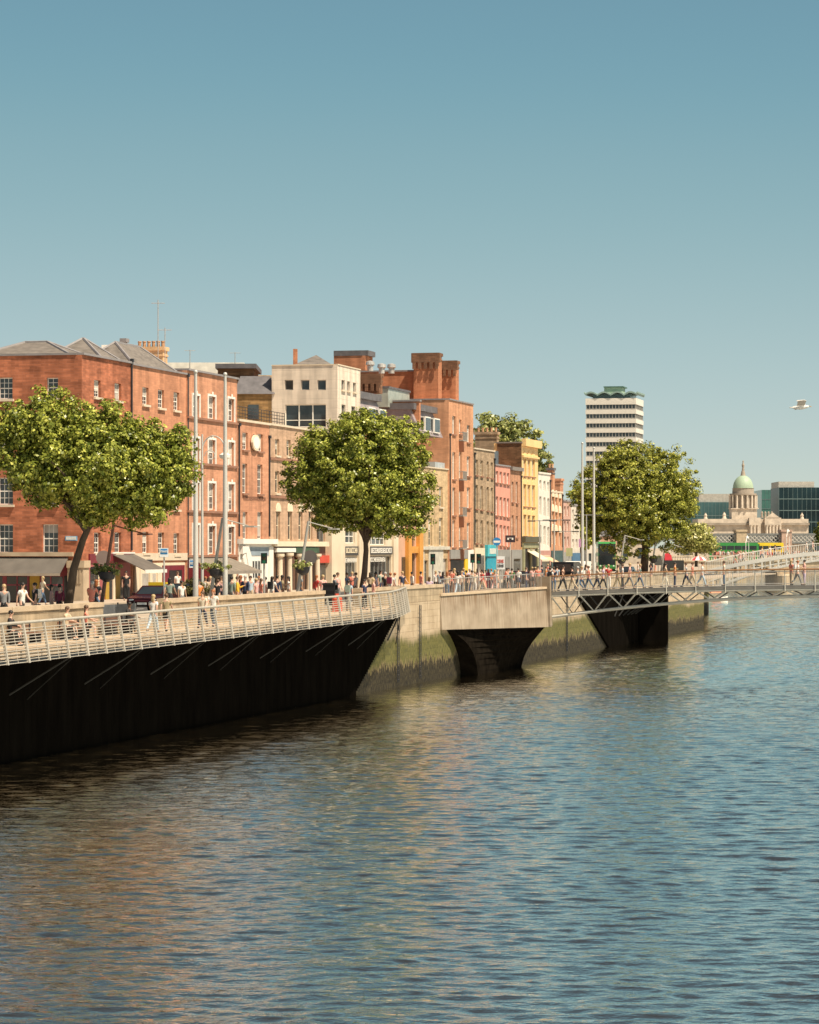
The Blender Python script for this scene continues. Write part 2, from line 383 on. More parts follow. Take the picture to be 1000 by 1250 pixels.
def water():
    rs = np.random.default_rng(3)
    ys = [44.]
    while ys[-1] < 640: ys.append(ys[-1]+max(WDY, WDY*(min(ys[-1], 330)/75)**1.25))
    ys = np.array(ys); xs = np.concatenate([np.arange(-26, 34, .16), np.arange(34, 100, .5)])
    X, Y = np.meshgrid(xs, ys); Z = np.zeros_like(X)
    wsp_ = .36
    for i in range(150):
        big = i % 7 == 0
        lam = (2.*(2.2)**rs.random()) if big else (.34*(4.4)**rs.random())
        an = rs.normal(math.pi*.5-.08, wsp_ if big else wsp_*1.3); k = 2*math.pi/lam
        am = .0042*lam**.9*WAVE*(.5 if big else 1)
        ph = rs.random()*6.28
        fade = np.clip((lam*190)/np.maximum(Y, 1), 0, 1)
        mod = np.clip(.35+.75*np.sin(X*.22*rs.random()+Y*.10*rs.random()+rs.random()*6), 0, 1)
        w_ = k*(X*math.cos(an)+Y*math.sin(an))+ph+1.3*np.sin(X*.55*rs.random()+Y*.3*rs.random()+ph)
        Z += am*fade*mod*(np.sin(w_)+.25*np.cos(2*w_))
    edge = np.minimum.reduce([np.clip((X-xs[0])/3, 0, 1), np.clip((xs[-1]-X)/3, 0, 1), np.clip((Y-ys[0])/3, 0, 1), np.clip((ys[-1]-Y)/20, 0, 1)])
    Z *= edge
    nx, ny = len(xs), len(ys)
    V = np.stack([X.ravel(), Y.ravel(), Z.ravel()], 1)
    i = np.arange((ny-1)*(nx-1)); r = i//(nx-1); c = i % (nx-1); a = r*nx+c
    Fq = np.stack([a, a+1, a+nx+1, a+nx], 1)
    # flat sheets round the chop
    x0, x1, y0, y1 = xs[0], xs[-1], ys[0], ys[-1]; n = len(V)
    B = np.array([(-900, -400, 0), (900, -400, 0), (900, y0, 0), (-900, y0, 0), (-900, y1, 0), (900, y1, 0), (900, 1000, 0), (-900, 1000, 0),
                  (x0, y0, 0), (x1, y0, 0), (x0, y1, 0), (x1, y1, 0)], float)
    V = np.vstack([V, B])
    q = [(n, n+1, n+2, n+3), (n+4, n+5, n+6, n+7), (n+3, n+8, n+10, n+4), (n+9, n+2, n+5, n+11)]
    Fq = np.vstack([Fq, np.array(q)])
    me = bpy.data.meshes.new('river'); me.vertices.add(len(V)); me.vertices.foreach_set('co', V.ravel())
    me.loops.add(Fq.size); me.loops.foreach_set('vertex_index', Fq.ravel().astype(np.int32))
    me.polygons.add(len(Fq)); me.polygons.foreach_set('loop_start', np.arange(0, Fq.size, 4, dtype=np.int32))
    me.polygons.foreach_set('use_smooth', np.ones(len(Fq), bool)); me.update(calc_edges=True); me.materials.append(watermat())
    struct(link('river', me))
water()
# ---------------------------------------------------------------- land: north bank, land across the end of the river
DIR2 = R(5.5)
BK = [Q(-160), Q(200), Q(200, 9.6), Q(272, 9.6)]
e = BK[-1]; BK.append(e+Vector((math.sin(DIR2), math.cos(DIR2), 0))*560)
QO = Vector((W0X, W0Y, 0))
def toq(v): d = Vector(v)-QO; return (d.x*UX+d.y*UY, d.x*NX+d.y*NY)
def land():
    mb = MB()
    pts = [Vector((p.x, p.y, ST)) for p in BK]
    far = [Vector((-900, 940, ST)), Vector((-900, -60, ST))]
    mb.poly(pts+far)
    mb.poly([(-5000, 940, ST-.004), (5000, 940, ST-.004), (5000, 8500, ST-.004), (-5000, 8500, ST-.004)])
    mb.quad((-900, 940, -1), (900, 940, -1), (900, 940, ST-.01), (-900, 940, ST-.01))
    o = mb.build('ground', paving); struct(o)
    # carriageway
    mb = MB()
    a = [Q(t, 5, ST+.004) for t in (-160, 270)]; b_ = [Q(t, 15.4, ST+.004) for t in (-160, 270)]
    mb.quad(a[0], a[1], b_[1], b_[0]); struct(mb.build('road', asphalt))
    mb = MB()
    for t in range(-100, 250, 6): mb.poly([Q(t, 10.1, ST+.008), Q(t+3, 10.1, ST+.008), Q(t+3, 10.25, ST+.008), Q(t, 10.25, ST+.008)])
    struct(mb.build('road_marking', white))
    for nm, off0, off1 in (('pavement', 15.4, 20), ('pavement', .5, 5.)):
        mb = MB(); n = []
        for z in (ST-.02, ST+.12):
            n += [Q(-160, off0, z), Q(270, off0, z), Q(270, off1, z), Q(-160, off1, z)]
        mb.hexa(n); struct(mb.build(nm, paving))
land()
QR = dict(loc=(W0X, W0Y, 0), rotz=ROT)
def qthing(name, label, cat, group=None, t=0, off=0, z=0, rz=0):
    p = Q(t, off, z); return thing(name, label, cat, p, ROT+rz, group)
qw = qthing('quay_wall', 'long granite river wall with green algae and dark weed below the street', 'wall')
mb = MB(); L_ = [toq(p) for p in BK]
mb.box(-160, 200, 0, 1.2, -1.5, ST-.012); mb.box(198.8, 200, 1.2, 9.6, -1.5, ST-.012); mb.box(200, 272, 9.6, 10.6, -1.5, ST-.012)
a, b_ = Vector(L_[3]), Vector(L_[4]); nn = Vector((-(b_-a).y, (b_-a).x)).normalized()
c_, d_ = b_+nn, a+nn
mb.hexa([(a.x, a.y, -1.5), (b_.x, b_.y, -1.5), (c_.x, c_.y, -1.5), (d_.x, d_.y, -1.5), (a.x, a.y, ST-.012), (b_.x, b_.y, ST-.012), (c_.x, c_.y, ST-.012), (d_.x, d_.y, ST-.012)])
mb.build('wall_face', quay_m, qw)
mb = MB()   # iron ladders / chains down the wall
for t in (T(483), T(510), T(690)):
    for dx in (0, .4): mb.tube([(t+dx, -.12, .3), (t+dx, -.12, 5)], .03, 5)
    for k in range(16): mb.tube([(t, -.12, .5+k*.28), (t+.4, -.12, .5+k*.28)], .018, 4)
mb.build('ladder', darkmetal, qw)
# street-side parapet in three runs
def parapet(t0, t1, label):
    o = qthing('parapet_wall', label, 'wall', 'stone parapet along the quay', t0)
    mb = MB(); L1 = t1-t0
    mb.box(0, L1, .03, .47, -.5, .86); mb.build('wall_body', quay_top, o)
    mb = MB(); n = max(1, int(L1/1.8)); w_ = L1/n
    for i in range(n):
        d = rnd.uniform(-.012, .012); mb.box(i*w_+.008, (i+1)*w_-.008, -.03+d, .53, .86, 1.06+rnd.uniform(-.01, .01))
    mb.build('coping', coping_m, o)
    o.location.z = ST
    return o
quay_top = brick('parapet_stone', (.45, .35, .235), (.26, .19, .12), .82, 1.5, .36, .22)
parapet(-90, T(127), 'pale stone parapet wall below the dark awning at the near end')
parapet(T(204), T(397), 'longest run of stone parapet, behind the pale boardwalk railing')
parapet(T(440), T(541, 0), 'stone parapet between the leaning tree and the concrete bridge abutment')
parapet(T(672)+1, 199, 'stone parapet beyond the footbridge beneath the big tree')
p = qthing('barrier_panel', 'dark grey panel closing the gap in the parapet beside the taxi', 'panel', None, T(131), .25, ST)
mb = MB(); Lp = T(172)-T(131); mb.box(0, Lp, -.03, .03, .12, .92); mb.build('board', pm('panel_grey', (.10, .105, .11), .6, 0, .2, 2), p)
for x in (0.04, Lp/2, Lp-.04):
    mb = MB(); mb.tube([(x, .06, 0), (x, .06, 1)], .035, 6); mb.build('post', darkmetal, p)
# ---------------------------------------------------------------- boardwalk over the water
bw = qthing('boardwalk', 'timber boardwalk hung over the water along the quay wall', 'boardwalk')
TA, TB, TE = -44., T(476, -3), T(494)-.3
def boff(t): return -2.9 if t < TB else -2.9+(2.75)*((t-TB)/(TE-TB))**1.15
def bz(t): return 4.72+.32*(t+7)/60
ts = [TA+i*(TB-TA)/44 for i in range(45)]+[TB+(TE-TB)*f for f in (.16, .32, .48, .64, .8, .92, 1)]
mb = MB()
for a, b_ in zip(ts[:-1], ts[1:]):
    mb.hexa([(a, boff(a)+.12, bz(a)-.28), (b_, boff(b_)+.12, bz(b_)-.28), (b_, -.02, bz(b_)-.28), (a, -.02, bz(a)-.28),
             (a, boff(a)+.12, bz(a)), (b_, boff(b_)+.12, bz(b_)), (b_, -.02, bz(b_)), (a, -.02, bz(a))])
mb.build('deck', wood, bw)
mb = MB()
for a, b_ in zip(ts[:-1], ts[1:]):
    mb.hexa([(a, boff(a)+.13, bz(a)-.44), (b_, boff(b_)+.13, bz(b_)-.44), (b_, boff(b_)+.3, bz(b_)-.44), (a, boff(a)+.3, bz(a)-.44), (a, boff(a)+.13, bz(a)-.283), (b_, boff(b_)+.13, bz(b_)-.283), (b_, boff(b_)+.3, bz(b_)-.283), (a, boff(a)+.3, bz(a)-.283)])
mb.build('sun_block_strip', black, bw)  # strip added under the deck edge to keep sun off the wall
strutm = pm('strut_steel', (.018, .017, .015), .6, .2, .3, 2)
for t in ts[1:-2:4]:
    o = boff(t)
    mb2 = MB(); mb2.tube([(t+.3, o+.25, bz(t)-.3), (t-1.1, -.05, bz(t)-2.1)], .045, 6); mb2.build('strut', strutm, bw)
    mb2 = MB(); mb2.tube([(t+.3, o+.25, bz(t)-.3), (t+.9, -.05, bz(t)-2.4)], .03, 6); mb2.build('strut', strutm, bw)
mb = MB()   # deck shade painted as near-black boards, end cut along the shadow edge
deck_shade = pm('painted_deck_shade', (.006, .005, .004), 1., 0, .3, 1.2, 0, .0, (1, 1, .3))
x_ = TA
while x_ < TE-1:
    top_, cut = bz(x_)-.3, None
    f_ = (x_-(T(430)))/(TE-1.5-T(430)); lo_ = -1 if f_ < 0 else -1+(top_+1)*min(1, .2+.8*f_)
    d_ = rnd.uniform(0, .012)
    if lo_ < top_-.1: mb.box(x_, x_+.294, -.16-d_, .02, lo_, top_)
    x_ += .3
mb.build('shade_boards', deck_shade, bw)
rl = qthing('boardwalk_railing', 'pale slatted metal railing leaning along the edge of the boardwalk', 'railing')
tops = lambda t: (t, boff(t)+.02, bz(t)+1.08)
bots = lambda t: (t, boff(t)-.24, bz(t)-.46)
lerp = lambda a, b_, f: tuple(x+(y-x)*f for x, y in zip(a, b_))
for i, t in enumerate(ts):
    m2 = MB(); a, b_ = Vector(bots(t)), Vector(lerp(bots(t), tops(t), .97)); w_ = .055 if i % 3 else .085
    m2.hexa([a+Vector((-w_, -.05, 0)), a+Vector((w_, -.05, 0)), a+Vector((w_, .05, 0)), a+Vector((-w_, .05, 0)),
             b_+Vector((-w_*.7, -.05, 0)), b_+Vector((w_*.7, -.05, 0)), b_+Vector((w_*.7, .05, 0)), b_+Vector((-w_*.7, .05, 0))])
    m2.build('post', steel, rl)
mb = MB()
for k in range(12):
    f = .02+k*.075
    mb.tube([lerp(bots(t), tops(t), f) for t in ts], .017, 4)
for a, b_ in zip(ts[:-1], ts[1:]):
    t = (a+b_)/2; mb.tube([lerp(bots(t), tops(t), .02), lerp(bots(t), tops(t), .86)], .012, 4)
mb.build('slats', steel, rl)
mb = MB(); mb.tube([tops(t) for t in ts], .06, 8); mb.build('top_rail', steel, rl)
for i, (px, lab) in enumerate(((32, 'brown timber bench against the parapet, nearest the seated man in black'), (92, 'brown timber bench against the parapet, under the two people by the tree'), (146, 'brown timber bench beside the dark grey panel'))):
    t = T(px, -.6)
    b0 = qthing('bench', lab, 'bench', 'benches on the boardwalk', t, -.6, bz(t)) if i == 0 else None
    if i == 0:
        bench = b0
        mb = MB(); [mb.box(-1.3, 1.3, -.25+k*.11, -.16+k*.11, .42, .46) for k in range(5)]; mb.build('seat', pm('bench_wood', (.16, .075, .045), .6), b0)
        mb = MB(); [mb.box(-1.3, 1.3, .30, .33, .55+k*.12, .64+k*.12) for k in range(3)]; mb.build('backrest', M['bench_wood'], b0)
        for x in (-1.1, 1.1):
            mb = MB(); mb.box(x-.04, x+.04, -.22, .28, .002, .42); mb.box(x-.04, x+.04, .27, .3, .42, .92); mb.build('leg', darkmetal, b0)
    else: dup(bench, Q(t, -.6, bz(t)), None, lab)
# ---------------------------------------------------------------- footbridge abutment
ab = qthing('bridge_abutment', 'streaked concrete abutment with a dark flared pier carrying the footbridge', 'abutment')
TL, TR = T(539, -.1), T(672, -4)
zt0, zt1, zb0, zb1 = 5.48, 5.75, 3.25, 3.0
mb = MB()
fl = lambda t: -.04-3.96*(t-TL)/(TR-TL)
N_ = 6; tt = [TL+(TR-TL)*i/N_ for i in range(N_+1)]
for a, b_ in zip(tt[:-1], tt[1:]):
    a += .012
    f = lambda t, z0, z1: z0+(z1-z0)*(t-TL)/(TR-TL)
    mb.hexa([(a, fl(a)-.1, f(a, zb0, zb1)), (b_, fl(b_)-.1, f(b_, zb0, zb1)), (b_, .6, f(b_, zb0, zb1)), (a, .6, f(a, zb0, zb1)),
             (a, fl(a)+.03, f(a, zt0, zt1)), (b_, fl(b_)+.03, f(b_, zt0, zt1)), (b_, .6, f(b_, zt0, zt1)), (a, .6, f(a, zt0, zt1))])
mb.build('parapet_block', concrete, ab)
mb = MB(); mb.hexa([(TL, fl(TL)-.05, zt0-.01), (TR-.3, fl(TR-.3)-.05, zt1-.01), (TR-.3, fl(TR-.3)+.5, zt1-.01), (TL, fl(TL)+.5, zt0-.01), (TL, fl(TL)-.05, zt0+.14), (TR-.3, fl(TR-.3)-.05, zt1+.14), (TR-.3, fl(TR-.3)+.5, zt1+.14), (TL, fl(TL)+.5, zt0+.14)])
mb.build('coping', coping_m, ab)
mb = MB()   # end post with a slanting cheek
mb.prism([(TR-.55, zb1+.1), (TR+.35, zb1+.1), (TR-.15, zt1+.85), (TR-.75, zt1+.85)], fl(TR)-.1, fl(TR)+.9); mb.build('end_post', concrete, ab)
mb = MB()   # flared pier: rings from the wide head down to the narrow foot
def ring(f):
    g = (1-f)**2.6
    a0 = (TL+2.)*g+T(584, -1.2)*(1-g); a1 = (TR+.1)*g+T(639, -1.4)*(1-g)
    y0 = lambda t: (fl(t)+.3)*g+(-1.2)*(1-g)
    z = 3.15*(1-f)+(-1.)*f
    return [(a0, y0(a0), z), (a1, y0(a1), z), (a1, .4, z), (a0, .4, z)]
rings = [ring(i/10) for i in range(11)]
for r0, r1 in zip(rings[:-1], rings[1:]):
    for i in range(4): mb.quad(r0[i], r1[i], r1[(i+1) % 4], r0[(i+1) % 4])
mb.build('flared_pier', pm('shade_painted_concrete', (.010, .008, .006), 1., 0, .5, 2, 0, .0), ab)  # shade of the overhang painted into the pier's near-black colour
fr = qthing('plaza_railing', 'thin grey upright railing on top of the concrete abutment', 'railing')
mb = MB(); m2 = MB()
fz = lambda t: zt0+(zt1-zt0)*(t-TL)/(TR-TL)+.12
for t in np.arange(TL+.4, TR-.6, .24): mb.tube([(t, fl(t)+.25, fz(t)), (t, fl(t)+.25, fz(t)+.95)], .011, 4)
mb.build('bars', greysteel, fr)
m2.tube([(TL+.4, fl(TL+.4)+.25, fz(TL)+.97), (TR-.6, fl(TR-.6)+.25, fz(TR)+.97)], .03, 6); m2.build('top_rail', greysteel, fr)
# ---------------------------------------------------------------- steel truss footbridge across the river
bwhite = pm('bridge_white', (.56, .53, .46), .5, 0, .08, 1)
darkst = pm('shaded_steel', (.10, .097, .09), .5, .1, .15, 2)  # darker copy for the far truss, shade put into its colour
SPAN = 44.
br = qthing('truss_footbridge', 'slender steel truss footbridge with bronze handrail and people walking over', 'footbridge', None, TR-.1, fl(TR), 0, -math.pi/2)
arch = lambda r: 1-((r-SPAN/2)/(SPAN/2))**2
dz = lambda r: 5.50+.55*arch(r)
cz = lambda r: 3.70+1.62*arch(r)
WD = 3.6                                        # local x = across the river, local y = away from viewer
rr = [i*SPAN/42 for i in range(43)]
mb = MB()
for a, b_ in zip(rr[:-1], rr[1:]): mb.hexa([(a, -.1, dz(a)-.22), (b_, -.1, dz(b_)-.22), (b_, WD+.1, dz(b_)-.22), (a, WD+.1, dz(a)-.22), (a, -.1, dz(a)), (b_, -.1, dz(b_)), (b_, WD+.1, dz(b_)), (a, WD+.1, dz(a))])
mb.build('deck', pm('bridge_deck', (.20, .185, .165), .6), br)
for y in (0., WD):
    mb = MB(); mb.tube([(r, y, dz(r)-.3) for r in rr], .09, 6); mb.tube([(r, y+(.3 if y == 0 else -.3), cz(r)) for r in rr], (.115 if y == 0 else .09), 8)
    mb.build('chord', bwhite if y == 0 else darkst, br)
    yy = y+(.3 if y == 0 else -.3)
    for i in range(0, 42, 2):
        r0, r1, r2 = rr[i], rr[i+1], rr[i+2]
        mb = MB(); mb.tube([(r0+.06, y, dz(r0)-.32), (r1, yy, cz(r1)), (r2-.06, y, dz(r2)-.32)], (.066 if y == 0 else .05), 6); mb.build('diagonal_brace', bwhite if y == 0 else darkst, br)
for y in (-.12, WD+.12):
    mb = MB(); mb.tube([(r, y+(-.08 if y < 0 else .08), dz(r)+1.12) for r in rr], .055, 6); mb.build('handrail', railwood, br)
    for i in range(0, 43, 2):
        mb = MB(); mb.tube([(rr[i], y, dz(rr[i])-.45), (rr[i], y, dz(rr[i])+.1), (rr[i], y+(-.06 if y < 0 else .06), dz(rr[i])+1.1)], .035, 5); mb.build('rail_post', bwhite, br)
    mb = MB()
    for r in np.arange(.2, SPAN, .13): mb.tube([(r, y, dz(r)), (r, y, dz(r)+1.05)], .007, 3, False)
    for k in (.12, .98): mb.tube([(r, y, dz(r)+k) for r in rr], .015, 4)
    mb.build('balusters', greysteel, br)
# boardwalk stub continuing beyond the footbridge
b2 = qthing('boardwalk', 'dark boardwalk section over painted black shade beyond the truss footbridge', 'boardwalk')
t0, t1 = T(745), T(816, -2.9)
mb = MB(); mb.hexa([(t0, -.1, 4.7), (t0+9, -3.2, 4.7), (t1, -3.2, 4.7), (t1, -.02, 4.7), (t0, -.1, 5.0), (t0+9, -3.2, 5.0), (t1, -3.2, 5.0), (t1, -.02, 5.0)]); mb.build('deck', wood, b2)
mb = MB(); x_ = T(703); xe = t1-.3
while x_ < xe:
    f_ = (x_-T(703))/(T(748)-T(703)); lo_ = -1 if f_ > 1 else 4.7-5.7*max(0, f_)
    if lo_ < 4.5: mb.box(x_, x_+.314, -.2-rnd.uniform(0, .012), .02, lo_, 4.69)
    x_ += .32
mb.build('shade_boards', deck_shade, b2); mb = MB(); mb.box(t1-.6, t1, -2.9, -.26, -1, 4.69); mb.build('shade_end_panel', deck_shade, b2)  # shade beneath this deck painted as near-black boards and end panel
for t in np.arange(t0+2, t1-1, 2.2):
    mb = MB(); mb.tube([(t, -.2-min(2.9, (t-t0)/9*3), 4.65), (t-1, -.21, 2.6)], .06, 5); mb.build('strut', strutm, b2)
for t in np.arange(t0+9, t1, 2.1):
    mb = MB(); mb.box(t-.04, t+.04, -3.25, -3.17, 4.6, 6.1); mb.build('post', steel, b2)
mb = MB()
for k in range(6): mb.tube([(t0+9, -3.2, 5.1+k*.2), (t1, -3.2, 5.1+k*.2)], .02, 4)
mb.build('railing', steel, b2)
# ---------------------------------------------------------------- buildings
OB = 20.0
WIN = {}
blind_w = pm('pale_blind', (.55, .5, .42), .6, 0, .1, 2)
def window_meshes(w, h, style, fm, pmat, sill):
    key = (round(w, 2), round(h, 2), style, fm.name, pmat.name, sill and sill.name)
    if key in WIN: return WIN[key]
    w, h = key[0], key[1]; t = .07 if style != 'big' else .06
    f = MB(); d0, d1 = .17, .24      # local y, into the wall
    f.box(0, t, d0, d1, 0, h); f.box(w-t, w, d0, d1, 0, h); f.box(t, w-t, d0, d1, 0, t); f.box(t, w-t, d0, d1, h-t, h)
    if style in ('sash', 'surround'):
        f.box(t, w-t, d0+.01, d1-.01, h*.5-.035, h*.5+.035)
        for k in (1, 2) if w > .9 else (1,):
            x = t+(w-2*t)*k/(3 if w > .9 else 2); f.box(x-.016, x+.016, d0+.02, d1-.02, t, h*.5-.036); f.box(x-.016, x+.016, d0+.02, d1-.02, h*.5+.036, h-t)
        for q in (.25, .75): f.box(t, w-t, d0+.025, d1-.025, h*q-.015, h*q+.015)
    elif style == 'cross':
        f.box(w/2-.03, w/2+.03, d0+.01, d1-.01, t, h-t); f.box(t, w-t, d0+.012, d1-.012, h*.62-.03, h*.62+.03)
    elif style == 'big':
        n = max(2, round(w/1.3))
        for k in range(1, n): f.box(w*k/n-.05, w*k/n+.05, d0-.02, d1-.01, t, h-t)
        f.box(t, w-t, d0+.01, d1-.012, .55, .62)
    if style == 'surround':
        s = .16
        f.box(-s, -.003, -.07, .08, -.1, h+s); f.box(w+.003, w+s, -.07, .08, -.1, h+s); f.box(-.003, w+.003, -.072, .08, h+.003, h+s)
        f.box(w/2-.12, w/2+.12, -.12, -.0725, h+.02, h+.34)
    if style == 'arch':
        n = 8; pts = [(w/2+math.cos(math.pi*i/n)*(w/2+.16), h-.02+math.sin(math.pi*i/n)*(w/2+.16)) for i in range(n+1)]
        f.prism(pts, -.06, .05); f.box(t, w-t, d0+.01, d1-.01, h*.5-.03, h*.5+.03)
    p = MB(); p.box(t, w-t, d0+.03, d0+.045, t, h-t)
    s_ = None
    if sill:
        s_ = MB(); s_.box(-.1, w+.1, -.15, .16, -.15, -.003); s_ = s_.mesh('sill', sill)
    WIN[key] = (f.mesh('window', fm), p.mesh('pane', pmat), s_)
    return WIN[key]
class Bld:
    """A building in the quay row: local x along the row, local y inland, local z above the street."""
    def __init__(s, name, label, px0, px1, pytop, depth, wallm, cat='building', group=None, off=OB, base=0, top=None):
        s.off = off; s.t0 = T(px0, off); s.t1 = T(px1, off); s.W = s.t1-s.t0-.012; s.depth = depth; s.base = base
        s.o = thing(name, label, cat, Q(s.t0, off, ST), ROT, group)
        s.H = (ZAT(pytop, Q(s.t0, off).y)-ST) if top is None else top
        s.wm = wallm; s.holes = []; s.side = []
    def at(s, px, py, out=0.):
        t = T(px, s.off-out); return t-s.t0, ZAT(py, Q(t, s.off-out).y)-ST
    def sat(s, px, py):
        o = OFF(px, s.t0); return o-s.off, ZAT(py, Q(s.t0, o).y)-ST
    def rect(s, x0, y0, x1, y1):
        a, d = s.at(x0, y0); c, b = s.at(x1, y1); ym = (s.at(x0, y1)[1]+b)/2; yt = (d+s.at(x1, y0)[1])/2
        return a, ym, c, yt
    def win(s, rects, style='sash', fm=None, pmat=None, sill=None, wmin=.62, name='window'):
        for r in rects:
            a, b, c, d = s.rect(*r)
            if c-a < wmin: m = (a+c)/2; a, c = m-wmin/2, m+wmin/2
            a = max(a, .08); c = min(c, s.W-.08)
            s.holes.append((a, b, c, d)); s._w(a, b, c-a, d-b, style, fm or white, pmat or pane_m, sill, None, name)
    def swin(s, rects, style='sash', fm=None, pmat=None, sill=None, name='window'):
        for x0, y0, x1, y1 in rects:
            y1_, zt = s.sat(x0, y0); y0_, zb = s.sat(x1, y1)
            s.side.append((s.depth-y1_, zb, s.depth-y0_, zt))
            s._w(y1_, zb, y1_-y0_, zt-zb, style, fm or white, pmat or pane_m, sill, 'side', name)
    def _w(s, a, b, w, h, style, fm, pmat, sill, side, name):
        f, p, sl = window_meshes(w, h, style, fm, pmat, sill)
        o = link(name, f, s.o)
        if side: o.location = (0, a, b); o.rotation_euler.z = -math.pi/2
        else: o.location = (a, 0, b)
        link('pane', p, o)
        if sl: link('sill', sl, o)
        if style in ('sash', 'surround', 'cross') and w > .5 and pmat is pane_m and rnd.random() < .55:
            f_ = rnd.choice((.3, .45, .5, .62, .9)); d0b = .17; bm_ = MB(); bm_.box(.08, w-.08, d0b+.022, d0b+.028, h*(1-f_), h-.08); bl_ = bm_.build('blind', rnd.choice((curtain, curtain, blind_w)), o)
        return o
    def slab(s, name, r, out, m, label=None, inn=.03):
        a, b, c, d = s.rect(*r); a = max(a, -.004)
        mb = MB(); mb.box(a, c, -out, inn, b, d); o = mb.build(name, m, s.o)
        if label: o['label'] = label
        return o
    def band(s, name, py, hgt, out, m, x0=0, x1=None):
        z = (ZAT(py, Q(s.t0, s.off).y)-ST)
        mb = MB(); mb.box(x0+.002, (x1 or s.W)-.002, -out, .03, z-hgt/2, z+hgt/2); return mb.build(name, m, s.o)
    def finish(s, roof='flat', rm=None, cop=None, cz=.16, cout=.1, ridge=1.6, sidewall=None):
        W, D, H, b = s.W, s.depth, s.H, s.base
        mb = MB()
        mb.panel((0, 0, 0), (1, 0, 0), (0, 0, 1), (0, 1, 0), W, H, s.holes, .3, b)
        mb.panel((0, D, 0), (0, -1, 0), (0, 0, 1), (1, 0, 0), D, H, s.side, .3, b)
        mb.quad((W, 0, b), (W, D, b), (W, D, H), (W, 0, H)); mb.quad((W, D, b), (0, D, b), (0, D, H), (W, D, H))
        mb.quad((0, 0, H), (W, 0, H), (W, D, H), (0, D, H))
        mb.build('wall', s.wm, s.o)
        # dark rooms behind the panes
        mb = MB(); mb.box(.25, W-.25, .6, D-.4, b+.1, H-.3); mb.build('interior', shade, s.o)
        if cop:
            mb = MB()
            mb.box(-.0, W, -cout, .32, H+.003, H+cz); mb.box(-.06, .3, .33, D, H+.003, H+cz); mb.box(W-.3, W, .33, D, H+.003, H+cz); mb.build('coping', cop, s.o)
        if roof == 'hip':
            rf = MB(); e = .35; z0 = H+.05; r = min(W, D-.8)/2
            x0, x1, y0, y1 = e, W-e, .6, D-.3
            if W > D: A, B = (x0+r, (y0+y1)/2, z0+ridge), (x1-r, (y0+y1)/2, z0+ridge)
            else: A, B = ((x0+x1)/2, y0+r, z0+ridge), ((x0+x1)/2, y1-r, z0+ridge)
            c = [(x0, y0, z0), (x1, y0, z0), (x1, y1, z0), (x0, y1, z0)]
            if W > D: rf.quad(c[0], c[1], B, A); rf.poly([c[1], c[2], B]); rf.quad(c[2], c[3], A, B); rf.poly([c[3], c[0], A])
            else: rf.poly([c[0], c[1], A]); rf.quad(c[1], c[2], B, A); rf.poly([c[2], c[3], B]); rf.quad(c[3], c[0], A, B)
            rf.build('roof', rm, s.o)
        return s
    def hip(s, x0, x1, y0, y1, z0, h, m, name='roof'):
        rf = MB(); c = [(x0, y0, z0), (x1, y0, z0), (x1, y1, z0), (x0, y1, z0)]; W, D = x1-x0, y1-y0; r = min(W, D)/2
        if W > D: A, B = (x0+r, (y0+y1)/2, z0+h), (x1-r+.001, (y0+y1)/2, z0+h)
        else: A, B = ((x0+x1)/2, y0+r, z0+h), ((x0+x1)/2, y1-r+.001, z0+h)
        if W > D: rf.quad(c[0], c[1], B, A); rf.poly([c[1], c[2], B]); rf.quad(c[2], c[3], A, B); rf.poly([c[3], c[0], A])
        else: rf.poly([c[0], c[1], A]); rf.quad(c[1], c[2], B, A); rf.poly([c[2], c[3], B]); rf.quad(c[3], c[0], A, B)
        rd = MB(); ends = [A, B]
        o = rf.build(name, m, s.o)
        for q, tgt in ((0, A), (1, B if W > D else A), (2, B), (3, A if W > D else B)): rd.tube([c[q], tgt], .1, 5)
        rd.tube([A, B], .1, 5); rd.build('ridge_tile', lead, o)
        return o
    def chimney(s, pxl, pxr, pyt, pyb, off, thick, m, pots=3, capm=None, label=None):
        """block whose viewer-facing side spans pxl..pxr; its right edge at offset off"""
        t = T(pxr, off); o2 = OFF(pxl, t); Y = Q(t, off).y
        x = t-s.t0; y0, y1 = off-s.off, o2-s.off; z0, z1 = ZAT(pyb, Y)-ST, ZAT(pyt, Y)-ST
        mb = MB(); mb.box(x, x+thick, y0, y1, z0, z1); o = mb.build('chimney', m, s.o)
        if label: o['label'] = label
        c = MB(); c.box(x-.12, x+thick+.12, y0-.12, y1+.12, z1-.3, z1+.0); c.box(x-.06, x+thick+.06, y0-.06, y1+.06, z1-.75, z1-.6); c.build('chimney_cap', capm or m, o)
        if pots:
            c = MB()
            for i in range(pots):
                y = y0+(y1-y0)*(i+.5)/pots; c.lathe([(.15, z1), (.13, z1+.35), (.16, z1+.38), (.16, z1+.48)], 8, (x+thick/2, y))
            c.build('chimney_pot', pm('terracotta_pot', (.55, .30, .16), .8), o)
        return o, (x, y0, y1, z0, z1)
    def pipe(s, px, py0, py1):
        x, z0 = s.at(px, py1); z1 = s.at(px, py0)[1]
        mb = MB(); mb.tube([(x, -.09, z0), (x, -.09, z1)], .06, 6); mb.box(x-.14, x+.14, -.2, -.005, z1, z1+.22); return mb.build('drainpipe', darkmetal, s.o)
